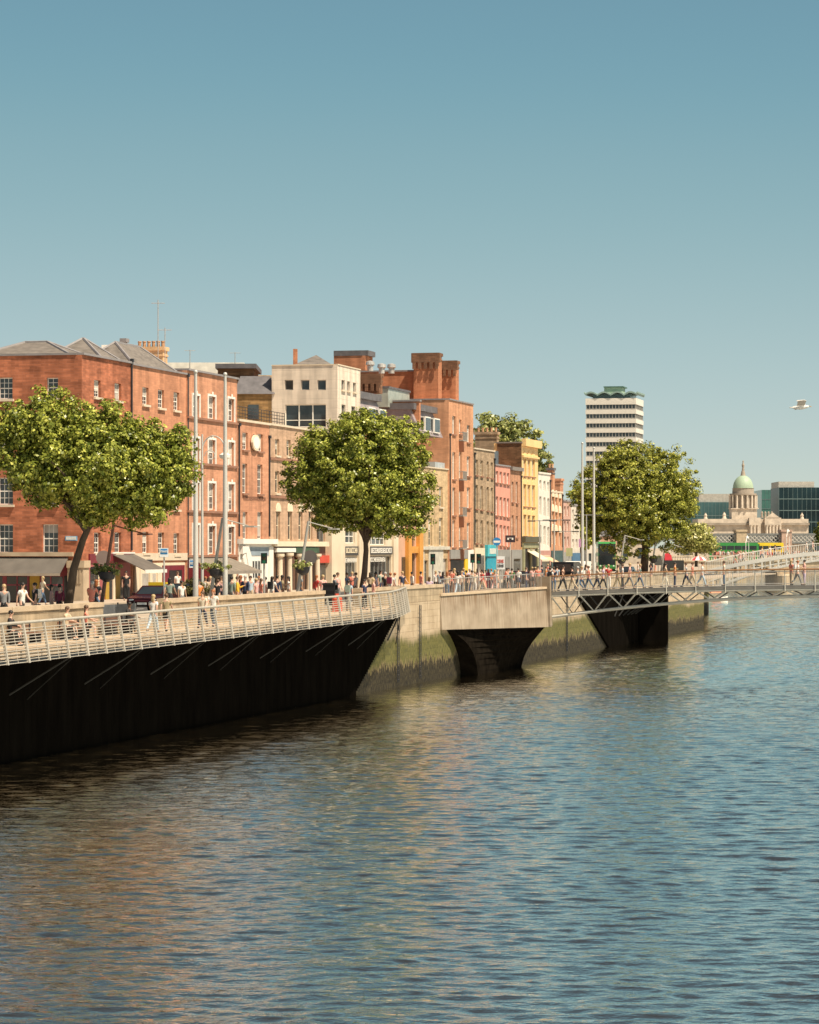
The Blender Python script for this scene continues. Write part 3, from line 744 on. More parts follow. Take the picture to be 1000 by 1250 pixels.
    def awning(s, name, pxa, pya, pxb, proj, drop, m, edge=None):
        """sloped canvas from the wall at pxa..pxb, row pya"""
        a, z = s.at(pxa, pya); b = s.at(pxb, pya)[0]
        mb = MB(); mb.hexa([(a, -.01, z-.05), (b, -.01, z-.05), (b, -proj, z-drop-.05), (a, -proj, z-drop-.05), (a, -.01, z), (b, -.01, z), (b, -proj, z-drop), (a, -proj, z-drop)])
        o = mb.build(name, m, s.o)
        mb = MB(); mb.box(a-.02, b+.02, -proj-.04, -proj-.003, z-drop-.2, z-drop+.02); mb.box(a, b, -.12, -.012, z+.003, z+.1); mb.build('valance', edge or cream, o)
        return o
red_a = brick('dark_red_brick', (.54, .19, .10), (.40, .16, .1), .66, .5, .17, .45)
red_b = brick('orange_brick', (0.594, 0.272, 0.155), (.48, .23, .15), .84, .46, .16, .2, .008)
red_c = brick('red_orange_brick', (0.604, 0.294, 0.177), (.5, .25, .16), .84, .46, .16, .25, .008)
red_g = brick('plain_red_brick', (0.530, 0.227, 0.121), (.42, .18, .1), .84, .46, .16, .18, .008)
red_i = brick('bright_brick', (0.636, 0.322, 0.183), (.52, .27, .17), .85, .46, .16, .16, .008)
tan_b = brick('tan_brick', (.57, .37, .245), (.5, .34, .235), .84, .46, .16, .25, .008)
tan_h = brick('buff_brick', (.60, .43, .25), (.52, .38, .24), .84, .46, .16, .25, .008)
grey_b = brick('brown_brick', (.50, .36, .235), (.38, .27, .18), .76, .46, .16, .35, .01)
brown_b = brick('old_brown_brick', (.24, .125, .065), (.2, .13, .08), .6, .46, .16, .4, .01)
pale = pm('pale_stone', (.66, .55, .41), .7, 0, .12, .6)
palegrey = brick('pale_stone_panels', (.72, .61, .50), (.55, .46, .38), .94, 1.6, .8, .12, .012)
awn = pm('awning_canvas', (.115, .10, .085), .8, 0, .18, 1.2)
maroon = pm('maroon_paint', (.17, .022, .03), .5, 0, .2, 1)
ochre = pm('ochre_paint', (.42, .26, .04), .6, 0, .15, 1)
orangep = pm('orange_paint', (.62, .29, .06), .55, 0, .12, 1)
tealp = pm('teal_paint', (.02, .30, .42), .5, 0, .12, 1)
greyp = pm('grey_paint', (.27, .26, .24), .6, 0, .15, 1)
pinkp = pm('pink_render', (.66, .30, .22), .7, 0, .1, .8)
yellowp = pm('yellow_render', (.76, .51, .23), .7, 0, .1, .8)
whiter = pm('white_render', (.68, .62, .54), .7, 0, .1, .8)
peach = pm('peach_render', (.56, .33, .22), .75, 0, .15, .8)
olive = pm('olive_paint', (.10, .09, .055), .6, 0, .2, 1)
redsign = pm('red_sign', (.55, .07, .04), .5, 0, .1, 1)
yellowpaint = pm('yellow_sign', (.75, .5, .02), .5, 0, .1, 1)
lightstone = pm('sill_stone', (.60, .5, .38), .8, 0, .1, 1)
brownstone = pm('string_course', (.28, .14, .09), .8, 0, .15, 1)
def rows(cols, ys): return [(a, y0, b, y1) for a, b in cols for y0, y1 in ys]
# A: corner house ------------------------------------------------
A = Bld('corner_house', 'dark red brick corner house with slate hip roofs and long grey awnings', 100, 160.6, 433, 15, red_a)
A.win([(115, 464, 123, 485), (140, 468, 148, 489), (115, 527, 123, 556), (140, 529, 148, 557), (115, 589, 123, 619), (140, 590, 148, 619), (115, 650, 123, 675), (140, 650, 148, 675)], sill=lightstone, wmin=.95)
A.swin([(-40, 461, -24, 487), (-2, 461, 15.5, 487), (57, 461, 71, 485), (-40, 583, -24, 616), (-2, 583, 16, 616), (53, 583, 70, 616), (-40, 640, -24, 675), (-2, 640, 16, 675), (52, 640, 71, 675), (-40, 523, -24, 553), (-2, 523, 16, 553), (53, 523, 70, 553)], sill=lightstone)
A.finish('flat', cop=lead, cz=.14, cout=.15)
A.hip(.3, 5, 1., 7.2, A.H+.1, .95, slate); A.hip(5.1, A.W-.3, .5, 4.6, A.H+.1, 1.45, slate); A.hip(.3, 5, 7.3, 14, A.H+.1, .95, slate)
A.slab('fascia', (108, 676, 158, 687), .12, maroon); A.slab('shop_wall', (108, 687, 158, 740), .06, pm('dusky_pink_paint', (.36, .10, .10), .6))
for r in ((109, 692, 120, 722), (142, 704, 149, 730)): A.slab('shop_window', r, .075, shopglass)
A.slab('pillar', (127, 700, 131, 742), .14, ochre); A.slab('pillar', (136, 700, 138.5, 742), .14, cream); A.slab('pillar', (139.5, 700, 145, 742), .12, ochre)
A.slab('door', (131.5, 704, 135.5, 742), .09, black); A.slab('door', (150, 704, 157, 742), .09, black)
def lights(px, y0, y1, n):
    mb = MB()
    for i in range(n): x, z = A.at(px, y0+(y1-y0)*i/(n-1)); mb.ball((x, -.2, z), .05, 6, 4)
    mb.build('string_lights', pm('bulb', (.9, .75, .5), .4), A.o)
lights(117, 703, 721, 10); lights(151, 702, 713, 7)
A.awning('awning', 136, 676, 163, 2.3, 1.05, awn, white)
# viewer-facing shopfront on the side wall
def sslab(B_, name, r, out, m, label=None):
    y1, zt = B_.sat(r[0], r[1]); y0, zb = B_.sat(r[2], r[3]); mb = MB(); mb.box(-out, .03, y0, y1, zb, zt); o = mb.build(name, m, B_.o)
    if label: o['label'] = label
    return o
sslab(A, 'shop_wall', (-60, 688, 86, 742), .05, maroon)
sslab(A, 'cornice', (-60, 674, 90, 679), .2, coping_m)
for r in ((-30, 704, 4, 734), (9, 704, 34, 734), (52, 704, 77, 734)): sslab(A, 'shop_window', r, .08, shopglass)
for r in ((4, 703, 9, 742), (34, 703, 36, 742), (50, 703, 52, 742), (9, 713, 34, 715), (52, 713, 77, 715), (21, 703, 22.5, 734), (62, 703, 63.5, 734)): sslab(A, 'window_bar', r, .11, pm('plum_paint', (.26, .05, .07), .5))
sslab(A, 'door', (37, 703, 49, 742), .09, ochre)
sslab(A, 'door', (79, 703, 86, 742), .09, shade)
yb, zt = A.sat(-60, 680); ya, _ = A.sat(84, 680); zt = A.sat(84, 680)[1]
mb = MB(); pr, dr = 1.6, 1.05
mb.hexa([(-.02, ya, zt-.05), (-.02, yb, zt-.05), (-pr, yb, zt-dr-.05), (-pr, ya, zt-dr-.05), (-.02, ya, zt), (-.02, yb, zt), (-pr, yb, zt-dr), (-pr, ya, zt-dr)])
aw = mb.build('awning', awn, A.o); mb = MB(); mb.box(-pr-.04, -pr-.003, ya-.02, yb, zt-dr-.13, zt-dr+.03); mb.build('valance', pm('awning_edge', (.33, .27, .21), .7), aw)
sslab(A, 'street_sign', (80, 654.5, 94.5, 660), .06, pm('sign_blue', (.16, .36, .55), .5))
mb = MB(); y0, z = A.sat(81, 657); y1, _ = A.sat(93.5, 657)
r_ = random.Random(4)
for i in range(9):
    yy = y1+(y0-y1)*(i+.15)/9; mb.box(-.075, -.062, yy, yy+.05, z-.1, z+.1)
mb.build('sign_letters', white, A.o)
mb = MB(); mb.box(-.16, .9, -.16, .9, .1, A.sat(92, 693)[1]); z1 = A.sat(92, 693)[1]
for k in range(5): mb.box(-.2, -.163, .0+k*.17, .1+k*.17, 1.2, z1-.1)
mb.box(-.24, .94, -.24, .94, z1+.002, z1+.45); mb.build('corner_pier', coping_m, A.o)
# B ------------------------------------------------
B = Bld('terrace_house', 'orange brick terrace house with small white sashes and a slate hip roof behind the parapet', 161, 227.6, 445.5, 14, red_b, off=20.03)
cb_ = ((174, 181.4), (193, 200.4), (212, 218.8))
B.win([(174, 473, 181.5, 494), (193, 476, 200.5, 498), (212, 479, 219, 501)]+[(a, y0+i, b, y1+i) for i, (a, b) in enumerate(cb_) for y0, y1 in ((535, 562), (593, 620), (649, 675))], sill=lightstone, wmin=.9)
B.finish('flat', cop=lead, cz=.13, cout=.12)
B.hip(2., B.W-.2, .5, 4.8, B.H+.1, 1.75, slate); B.pipe(228.2, 460, 720)
B.band('string_course', 680, .5, .1, lightstone)
B.slab('shopfront', (163, 687, 225, 740), .06, cream)
for r in ((172, 700, 180, 733), (184, 700, 189, 733)): B.slab('shop_window', r, .09, curtain)
for r in ((163, 690, 168, 742), (168.5, 690, 171, 742), (180.5, 690, 183.5, 742), (190, 690, 194, 742)): B.slab('pilaster', r, .16, pale)
B.slab('shop_window', (197, 690, 224, 738), .1, maroon); B.slab('door', (205, 696, 220, 740), .13, shade)
B.slab('wall_lantern', (177, 683, 183, 690), .2, darkmetal)
B.chimney(165, 199, 423, 446, 29.5, 1.1, pm('yellow_stack', (.62, .40, .22), .8), 6)
B.chimney(148.5, 153, 413, 432, 33, .5, lead, 0)
# C ------------------------------------------------
C = Bld('terrace_house', 'red orange brick house behind the flagpoles with white stone window surrounds and string courses', 228.4, 289.6, 452, 13, red_c, off=19.97)
C.win([(235, 483, 243, 509), (254, 484, 262.4, 511), (278, 487, 285.5, 514), (235, 535, 243, 563), (254, 537, 262.4, 567), (278, 540, 285.5, 570), (235, 589, 243, 622), (254, 590, 262.4, 622), (278, 591, 285.5, 623), (235, 641, 243, 676), (254, 642, 262.4, 676), (278, 643, 285.5, 676)], 'surround', wmin=.9)
C.finish('flat', cop=lead, cz=.14, cout=.16)
for y in (509, 565, 624, 679): C.band('string_course', y, .16, .14, brownstone)
C.slab('shopfront', (231, 690, 288, 740), .06, black)
for r in ((233, 696, 250, 735), (262, 700, 270, 735)): C.slab('shop_window', r, .09, shopglass)
C.slab('door', (252, 697, 260, 741), .09, maroon); C.slab('menu_board', (283, 697, 287, 712), .12, cream)
C.awning('awning', 229, 681, 279, 2.5, .95, pm('brown_canvas', (.20, .17, .135), .8), pm('brown_valance', (.27, .23, .19), .8))
mb = MB(); x0, z = C.at(229, 681); mb.poly([(x0, -.03, z-.06), (x0, -2.5, z-1.05), (x0, -.03, z-1.9)]); mb.poly([(x0+.02, -.03, z-.06), (x0+.02, -.03, z-1.9), (x0+.02, -2.5, z-1.05)]); mb.build('awning_cheek', maroon, C.o)
# D ------------------------------------------------
D_ = Bld('public_house', 'low red brick house with round white sign and a white gabled shopfront', 290.2, 328.8, 514, 11, red_c, off=20.02)
D_.win([(296, 528, 302.6, 549), (314.4, 530, 321, 551), (296, 566, 302, 602), (314.3, 567, 320.6, 603), (296.4, 625, 302.2, 658), (314.3, 625, 320.6, 658)], sill=brownstone, wmin=1.0)
D_.finish('flat', cop=lightstone, cz=.18, cout=.14); D_.pipe(328, 535, 655)
sg = D_.slab('shopfront', (290.5, 664, 332, 741), .1, white); D_.slab('cornice', (290, 658, 333, 664), .45, white)
D_.slab('sign_band', (303, 668, 326, 678), .14, pm('slate_blue_sign', (.27, .33, .38), .5))
D_.slab('door', (304, 684, 318, 724), .13, pm('pale_grey_paint', (.55, .55, .52), .5))
for a in (306, 309.6, 313.2): D_.slab('door_pane', (a, 685, a+2.2, 705), .15, pane_m)
D_.slab('pilaster', (299, 675, 303, 741), .2, white); D_.slab('pilaster', (326, 668, 331, 741), .2, white)
mb = MB(); x, z = D_.at(297, 681)
mb.lathe([(.75, -.1), (.8, -.05), (.8, .05), (.75, .1)], 16); me = mb.mesh('round_ornament', white); o = link('round_ornament', me, D_.o); o.location = (x, -.2, z); o.rotation_euler.x = R(90)
mb = MB(); mb.prism([(x-1.2, z+.9), (x+.3, z+.9), (x+1.2, z-.1), (x+1.4, z-2), (x+1., z-2), (x-.3, z+.4), (x-1.2, z+.3)], -.35, -.12); mb.build('scroll_gable', white, D_.o)
mb = MB(); n = 20; xo, zo = D_.at(309.6, 540.5)
mb.prism([(xo+.95*math.cos(2*math.pi*i/n), zo+.6*math.sin(2*math.pi*i/n)) for i in range(n)], -.24, -.1); ov = mb.build('round_sign', cream, D_.o, False); ov['label'] = 'oval white sign with a pale rim on a bracket between the upper windows'
mb = MB(); mb.prism([(xo+.78*math.cos(2*math.pi*i/n), zo+.46*math.sin(2*math.pi*i/n)) for i in range(n)], -.26, -.243); mb.build('sign_face', white, ov)
mb = MB(); mb.tube([(xo, 0, zo+.6), (xo, -.18, zo+.55)], .05, 6); mb.tube([(xo, 0, zo-.6), (xo, -.18, zo-.55)], .05, 6); mb.build('sign_bracket', darkmetal, ov)
mb = MB(); x0, z = D_.at(297, 610); x1 = D_.at(324, 610)[0]; strokes(mb, x0, x1, z, z+.28, -.01, 16, seed=5); mb.build('wall_letters', brownstone, D_.o)
tr = qthing('terrace_railing', 'dark metal terrace railing on the flat roof of the low red brick house', 'railing', None, D_.t0, 20, ST+D_.H)
mb = MB(); L1 = T(352)-T(290)
L1 = T(352, 20.6)-D_.t0
for k in (.35, .6, .85, 1.1): mb.tube([(.5, .9, k+.15), (L1, .9, k+.15)], .025, 4)
for i in range(22): x = .5+(L1-.5)*i/21; mb.tube([(x, .9, .0), (x, .9, 1.25)], .03 if i % 3 == 0 else .014, 4)
mb.build('rails', darkmetal, tr)
# E ------------------------------------------------
E_ = Bld('bank_house', 'sandy brick house with round arched windows over a row of stone columns', 329.2, 397.5, 519, 11, tan_b, off=20.0)
E_.win([(336, 536, 341, 556), (350, 537, 355, 557), (364, 538, 369, 558), (377, 539, 382, 559), (336, 575, 341, 602), (350, 576, 355, 603), (364, 577, 369, 604), (377, 578, 382, 605)], 'cross', cream, wmin=.9, sill=lightstone)
E_.win([(337.4, 624, 342, 659), (351.5, 624, 356.5, 659), (364.6, 624, 369.4, 659), (377, 624, 381.6, 659)], 'arch', cream, wmin=.95)
E_.win([(389, 630, 397, 663), (389, 560, 397, 600)], 'cross', greyp, wmin=1.3)
E_.finish('flat', cop=lightstone, cz=.16, cout=.12)
E_.band('string_course', 559.5, .2, .12, brownstone, 0, E_.W*.8); E_.band('string_course', 606, .2, .12, brownstone, 0, E_.W*.8)
E_.slab('cornice', (331, 661, 397, 667), .35, cream)
E_.slab('shop_wall', (331, 667, 397, 742), .03, pm('brown_shopfront', (.14, .075, .05), .6))
E_.slab('sign_band', (334, 669, 357, 674), .3, white); E_.slab('sign_band', (358, 668, 386, 675), .28, pm('dark_green_sign', (.05, .09, .05), .5))
E_.slab('red_sign', (361, 679, 369, 687), .3, redsign); E_.slab('red_sign', (386.5, 678, 398, 687), .3, redsign)
for r in ((334, 676, 339, 742), (345.5, 675, 350.5, 742), (358, 676, 363, 742), (370, 676, 375, 742), (379, 676, 385.5, 742)): 
    a, b_, c_, d_ = E_.rect(*r); mb = MB(); mb.lathe([(.34, b_), (.34, b_+.2), (.25, b_+.25), (.21, d_-.3), (.3, d_-.24), (.36, d_-.2), (.36, d_)], 14, ((a+c_)/2, -.35)); mb.build('column', pale, E_.o, True)
for r in ((340, 688, 345, 732), (351, 688, 357, 732), (364, 690, 369.5, 732), (388, 690, 397, 735)): E_.slab('shop_window', r, .06, shopglass)
# F ------------------------------------------------
F_ = Bld('white_shop_building', 'pale stone modern building with two storeys of shopfronts beneath the leaning tree', 397.9, 489.5, 560, 14, pale, off=20.0)
F_.win([(418, 640, 433.5, 663), (450.5, 642, 470.5, 665), (418, 590, 433.5, 620), (450.5, 592, 470.5, 622)], 'big', white, wmin=1)
F_.win([(418, 680, 435.4, 722), (449.6, 679, 477.5, 722)], 'big', greyp, shopglass)
F_.finish('flat', cop=lightstone)
F_.slab('shop_sign', (418.6, 667, 436, 678), .12, pm('dark_sign', (.06, .055, .055), .5)); F_.slab('shop_sign', (449.4, 667, 477.8, 677), .12, M['dark_sign'])
for px0, px1, y0, y1, n, sd in ((420.5, 434.5, 668.6, 675, 8, 11), (451, 476.5, 668.8, 675, 15, 12), (419, 434.8, 681, 686.5, 8, 13), (450.5, 470, 680.5, 685.5, 11, 14)):
    a, b_, c_, d_ = F_.rect(px0, y0, px1, y1); mb = MB(); strokes(mb, a, c_, b_, d_, -.125 if y0 < 679 else -.02, n, seed=sd); mb.build('sign_letters', cream if sd == 11 else white, F_.o)
F_.slab('stone_pier', (398, 640, 414.5, 742), .5, pale); F_.slab('stone_pier', (414.6, 640, 417.6, 742), .25, pm('pale_stone_light', (.72, .63, .5), .7))
F_.slab('stone_pier', (436.2, 640, 449, 742), .2, pale); F_.slab('stone_pier', (478.3, 640, 484, 742), .2, pale)
F_.slab('brick_bay', (484.2, 650, 489, 742), .1, peach)
# F upper box
X_ = Bld('stone_office_block', 'pale grey square office block with punched square windows rising over the low houses', 412, 440, 445.6, 5.75, palegrey, off=20.35, base=0)
X_.win([(417, 464, 421, 476), (424, 465.5, 427.3, 477), (431, 467, 434.5, 478.5)], 'plain', greyp, wmin=.8, sill=lightstone)
X_.win([(417, 494, 422, 520), (429, 496, 434, 521)], 'big', greyp, wmin=1.)
X_.swin([(347.6, 464, 358, 476), (367.5, 464, 377.8, 476), (387.5, 464, 398, 476)], 'plain', greyp)
X_.swin([(348, 494, 398, 521)], 'big', white)
X_.finish('flat', cop=lightstone, cz=.1, cout=.06)
X_.slab('lower_wall', (412.3, 521, 439.7, 560), .0, palegrey) if False else None
# G: mansard block with chimneys ------------------------------------------------
G = Bld('mansard_brick_block', 'red brick block with grey mansard bays and massive corbelled chimneys above the leaning tree', 440.4, 513, 545, 12, red_g, off=20.5)
G.win([(455, 560, 459, 590), (470, 560, 474, 590), (492, 600, 498, 640), (455, 610, 459, 640), (470, 610, 474, 640)], sill=lightstone)
G.finish('flat')
g = lambda px, py, off: (T(px, off)-G.t0, off-G.off, ZAT(py, Q(T(px, off), off).y)-ST)
capb = brick('corbel_brick', (.26, .13, .075), (.2, .12, .08), .7, .46, .16, .3, .01)
def corbel(B_, geo, n):
    x, y0, y1, z0, z1 = geo; mb = MB(); w = (y1-y0)
    mb.box(x-.2, x+.3, y0-.2, y1+.2, z1-.95, z1-.02); 
    for i in range(n+1):
        mb.box(x-.32, x-.203, y0-.2+(w+.4)*(i+.25)/(n+1), y0-.2+(w+.4)*(i+.75)/(n+1), z1-1.6, z1-.9)
    mb.box(x-.34, x+1.5, y0-.34, y1+.34, z1-.9, z1-.3) if False else None
    return mb
ch, ge = G.chimney(505, 535, 430.5, 520, 21.6, 1.5, red_g, 0, capb); corbel(G, ge, 4).build('corbel_course', capb, ch)
ch, ge = G.chimney(536, 556.4, 440, 500, 21.2, 1.4, red_g, 0, capb); corbel(G, ge, 3).build('corbel_course', capb, ch)
ch, ge = G.chimney(440.5, 463, 456, 480, 22.5, 1.2, capb, 0, capb); corbel(G, ge, 3).build('corbel_course', capb, ch)
def sidewall(B_, pxl, pxr, pyt, pyb, off, thick, m, name='gable_wall', cop=None, flush=False):
    t = B_.t0-.06 if flush else T(pxr, off); o2 = OFF(pxl, t); Y = Q(t, off).y
    x = t-B_.t0; y0, y1 = off-B_.off, o2-B_.off; z0, z1 = ZAT(pyb, Y)-ST, ZAT(pyt, Y)-ST
    mb = MB(); mb.box(x, x+thick, y0, y1, z0, z1); o = mb.build(name, m, B_.o)
    if cop: mb = MB(); mb.box(x-.1, x+thick+.1, y0-.08, y1+.08, z1+.003, z1+.16); mb.build('coping', cop, o)
    return o
sidewall(G, 475, 512, 490, 545, 20.6, .5, red_g, cop=lead)
sidewall(G, 524, 548.5, 528, 600, 20.1, 1., red_g, cop=lead)
sidewall(G, 439, 505, 453.5, 500, 24.5, .6, red_g, cop=lead)
def mansard(px0, px1, off, pyt, pyb, label=None):
    """sloping slate bay facing the river with two dormers"""
    x0 = T(px0, off)-G.t0; x1 = T(px1, off)-G.t0; Y = Q(T(px0, off), off).y; y = off-G.off
    z0, z1 = ZAT(pyb, Y)-ST, ZAT(pyt, Y)-ST; dep = (z1-z0)*.36
    mb = MB(); mb.hexa([(x0, y, z0), (x1, y, z0), (x1, y+4, z0), (x0, y+4, z0), (x0, y+dep, z1-.5), (x1, y+dep, z1-.5), (x1, y+4, z1-.5), (x0, y+4, z1-.5)]); o = mb.build('mansard_roof', pm('mansard_slate', (.26, .215, .22), .6), G.o)
    mb = MB(); mb.box(x0-.15, x1+.1, y+dep-.45, y+4.1, z1-.498, z1+.1); mb.build('roof_fascia', slateg, o)
    for f in (.2, .6):
        xa = x0+(x1-x0)*f; xb = xa+(x1-x0)*.24; h0 = z0+(z1-z0)*.12; h1 = z0+(z1-z0)*.62
        mb = MB(); mb.box(xa, xb, y-.05, y+1.2, h0, h1); mb.build('dormer', white, o)
        mb = MB(); mb.box(xa+.12, xb-.12, y-.07, y-.052, h0+.12, h1-.12); mb.box(xa-.018, xa-.003, y+.12, y+.8, h0+.12, h1-.1); mb.build('dormer_pane', pane_m, o)
mansard(443, 476, 20.55, 477, 525); mansard(513, 541, 20.3, 493, 530)
mb = MB(); a = g(474, 489, 23.2); b_ = g(500, 489, 23.2)
mb.box(a[0], b_[0], a[1], a[1]+1.5, a[2]-.6, a[2]+1.15); mb.build('glazed_roof_room', pm('pale_green_glass', (.34, .36, .31), .25), G.o)
mb = MB(); mb.box(a[0]-.1, b_[0]+.1, a[1]-.1, a[1]+1.6, a[2]+1.152, a[2]+1.35); mb.build('roof_slab', slateg, G.o)
for px, py in ((452, 447), (466, 450), (478, 450)):
    mb = MB(); q = g(px, py+6, 26.5); mb.lathe([(.3, q[2]), (.3, q[2]+.5), (.45, q[2]+.6), (.4, q[2]+.9), (.1, q[2]+1.0)], 12, (q[0], q[1])); mb.build('roof_vent', pm('pale_metal', (.55, .52, .48), .4, .4), G.o)
# taller block behind
GB = Bld('rear_brick_block', 'red brick rooftop block with flat black roof behind the stone office block', 446, 455, 434, 3.4, red_g, off=33)
GB.finish('flat', cop=slateg, cz=.55, cout=.3)
# H buff, with orange shopfront ------------------------------------------------
OR = Bld('orange_shop', 'narrow bright orange shopfront between the pale stone shops and the buff house', 489.8, 513, 640, 9, peach, off=20.0)
OR.win([(499.6, 645, 506, 667)], 'cross', darkmetal, wmin=1.5); OR.win([(499.6, 676, 507, 716)], 'big', darkmetal, shopglass, wmin=1.6)
OR.finish('flat', cop=lightstone)
for r in ((494.6, 645, 498.6, 742), (508, 645, 512.6, 742)): OR.slab('pilaster', r, .35, orangep)
OR.slab('fascia', (498.8, 667, 507.9, 675), .25, orangep); OR.slab('shop_window', (490.2, 680, 494.4, 712), .05, shopglass)
H_ = Bld('buff_house', 'buff brick house with pale grey ground floor, left of the tall orange brick building', 513.2, 547.6, 570, 10, tan_h, off=20.0)
H_.win([(523, 632, 527.5, 666), (536, 632, 540.5, 666), (523, 594, 527.5, 619), (536, 594, 540.5, 619)], 'sash', cream, sill=lightstone, wmin=.95)
H_.win([(518, 684, 522.5, 722), (541, 682, 546, 722)], 'cross', greyp, wmin=.9)
H_.finish('flat', cop=lightstone, cz=.12)
H_.slab('rendered_front', (513.6, 671, 517.2, 742), .08, pm('grey_render', (.50, .47, .40), .7)); H_.slab('rendered_front', (523, 671, 540.4, 742), .08, M['grey_render']); H_.slab('rendered_front', (513.6, 667, 547.2, 671), .2, M['grey_render'])
mb = MB(); q = H_.at(535, 579); mb.box(q[0], H_.W-.05, .3, 3, q[1]-.3, q[1]+1.2); mb.build('roof_box', pm('blue_grey_panel', (.35, .38, .40), .5), H_.o)
# I ------------------------------------------------
I_ = Bld('tall_brick_building', 'tall orange brick building with grey balconies stacked up its middle', 547.9, 577.8, 488, 7, red_i, off=19.9)
c1, c2, c3 = (552.3, 556), (560.4, 563.6), (570, 574)
I_.win([(c1[0], 552, c1[1], 585), (c1[0], 595, c1[1], 629), (c1[0], 635, c1[1], 668), (c3[0], 519, c3[1], 540), (c3[0], 557, c3[1], 581), (c3[0], 595, c3[1], 620), (c3[0], 638, c3[1], 669), (c2[0], 512, c2[1], 530), (c2[0], 552, c2[1], 584), (c2[0], 595, c2[1], 628), (c2[0], 635, c2[1], 668), (c1[0], 508, c1[1], 530)], 'cross', white, curtain, sill=brownstone, wmin=1.0)
I_.finish('flat', cop=lead, cz=.14)
for y in (537, 585, 629, 669):
    x, z = I_.at(560, y); x1 = I_.at(567, y)[0]
    mb = MB(); x1 = x+(x1-x)*.72; mb.box(x, x1, -.45, -.01, z-.1, z); o = mb.build('balcony', greyp, I_.o)
    m2 = MB(); [m2.box(xx, xx+.045, -.45, -.41, z, z+.75) for xx in np.arange(x, x1-.04, .17)]; m2.box(x, x1, -.46, -.40, z+.75, z+.8); m2.box(x, x+.03, -.405, -.01, z+.7, z+.78); m2.build('balcony_rail', pm('balcony_bars', (.30, .27, .24), .5), o)
    m2 = MB(); m2.prism([(x, z-.152), (x+.4, z-.152), (x+.2, z-1.2)], -.5, -.01); m2.build('bracket', brownstone, o)
I_.slab('shop_fascia', (548.5, 671, 570, 682), .15, greyp); I_.slab('shop_opening', (550, 683, 566, 740), .05, shade)
I_.slab('yellow_panel', (566.5, 682, 570, 706), .12, yellowpaint); I_.slab('white_panel', (570.3, 671, 577, 710), .12, white)
# J ------------------------------------------------
J_ = Bld('brown_brick_house', 'brown brick house with paired narrow windows and a broad chimney stack', 578.2, 603.8, 548, 11, grey_b, off=20.0)
jc = ((580.6, 583.4), (586.6, 589.6), (594.2, 596.8), (599.2, 601.8))
J_.win([(a, y0+i*1.2, b, y1+i*1.2) for i, (a, b) in enumerate(jc) for y0, y1 in ((561, 580), (592, 621), (634, 663))], 'sash', cream, sill=brownstone, wmin=1.)
J_.finish('flat', cop=lightstone, cz=.14)
J_.chimney(580, 606.5, 527, 552, 24, 1.2, grey_b, 5)
J_.slab('shopfront', (579, 669, 591, 742), .1, cream); J_.slab('shop_window', (581, 678, 590, 720), .13, shopglass)
tp = J_.slab('teal_shopfront', (592.4, 668, 603.5, 742), .2, tealp); J_.slab('teal_fascia', (592, 665, 604, 679), .32, pm('teal_light', (.06, .42, .5), .5))
a, b_, c_, d_ = J_.rect(594, 669.5, 601.5, 676); mb = MB(); strokes(mb, a, c_, b_, d_, -.325, 7, seed=31); mb.build('sign_letters', white, tp)
# K ------------------------------------------------
K_ = Bld('pink_house', 'coral pink rendered house with four tall white windows on each floor', 604.2, 622.8, 568, 11, pinkp, off=19.95)
kc = ((605.6, 608), (610.2, 612.8), (614.8, 617.4), (619.2, 621.6))
K_.win([(a, y0+i*.8, b, y1+i*.8) for i, (a, b) in enumerate(kc) for y0, y1 in ((575, 589), (606, 629), (640, 665))], 'cross', white, curtain, sill=brownstone, wmin=1.25)
K_.finish('flat', cop=lead, cz=.16)
mb = MB(); mb.box(2, K_.W-.3, 1.2, 6, K_.H, K_.H+1.7); mb.build('roof_room', pm('blue_black_glass', (.05, .06, .075), .2), K_.o)
mb = MB(); q = [(.2, 1, K_.H), (3.5, 1, K_.H), (3.5, 8, K_.H), (.2, 8, K_.H)]; mb.poly([(0, 1, K_.H+.02), (K_.W*.7, 1, K_.H+.02), (0, 5, K_.H+3.2)]); mb.poly([(0, 9, K_.H+.02), (0, 5, K_.H+3.2), (K_.W*.7, 9, K_.H+.02)]); mb.poly([(K_.W*.7, 1, K_.H+.02), (K_.W*.7, 9, K_.H+.02), (0, 5, K_.H+3.2)]); mb.build('roof', slateg, K_.o)
K_.slab('shopfront', (604.6, 671, 622.4, 742), .12, greyp); 
for r in ((607, 680, 611, 725), (613, 680, 617, 725), (618.5, 680, 621.5, 725)): K_.slab('shop_window', r, .15, pm('grey_boards', (.21, .20, .185), .6))
# L ------------------------------------------------
L_h = Bld('salmon_house', 'salmon brick house squeezed between the pink house and the yellow house', 623.2, 636.8, 574, 11, brick('salmon_brick', (0.551, 0.283, 0.172), (.45, .25, .16), .84, .46, .16, .2, .008), off=20.0)
L_h.win([(624.6, 588, 627.2, 613), (629.8, 588, 632.4, 614), (624.6, 629, 627.2, 655), (629.8, 630, 632.4, 656)], 'sash', white, sill=brownstone, wmin=1.1)
L_h.finish('flat', cop=pm('brown_lead', (.2, .17, .15), .7), cz=.4, cout=.25)
L_h.slab('shopfront', (623.5, 671, 636.5, 742), .12, greyp); L_h.slab('shop_window', (626, 682, 634, 730), .15, shopglass)
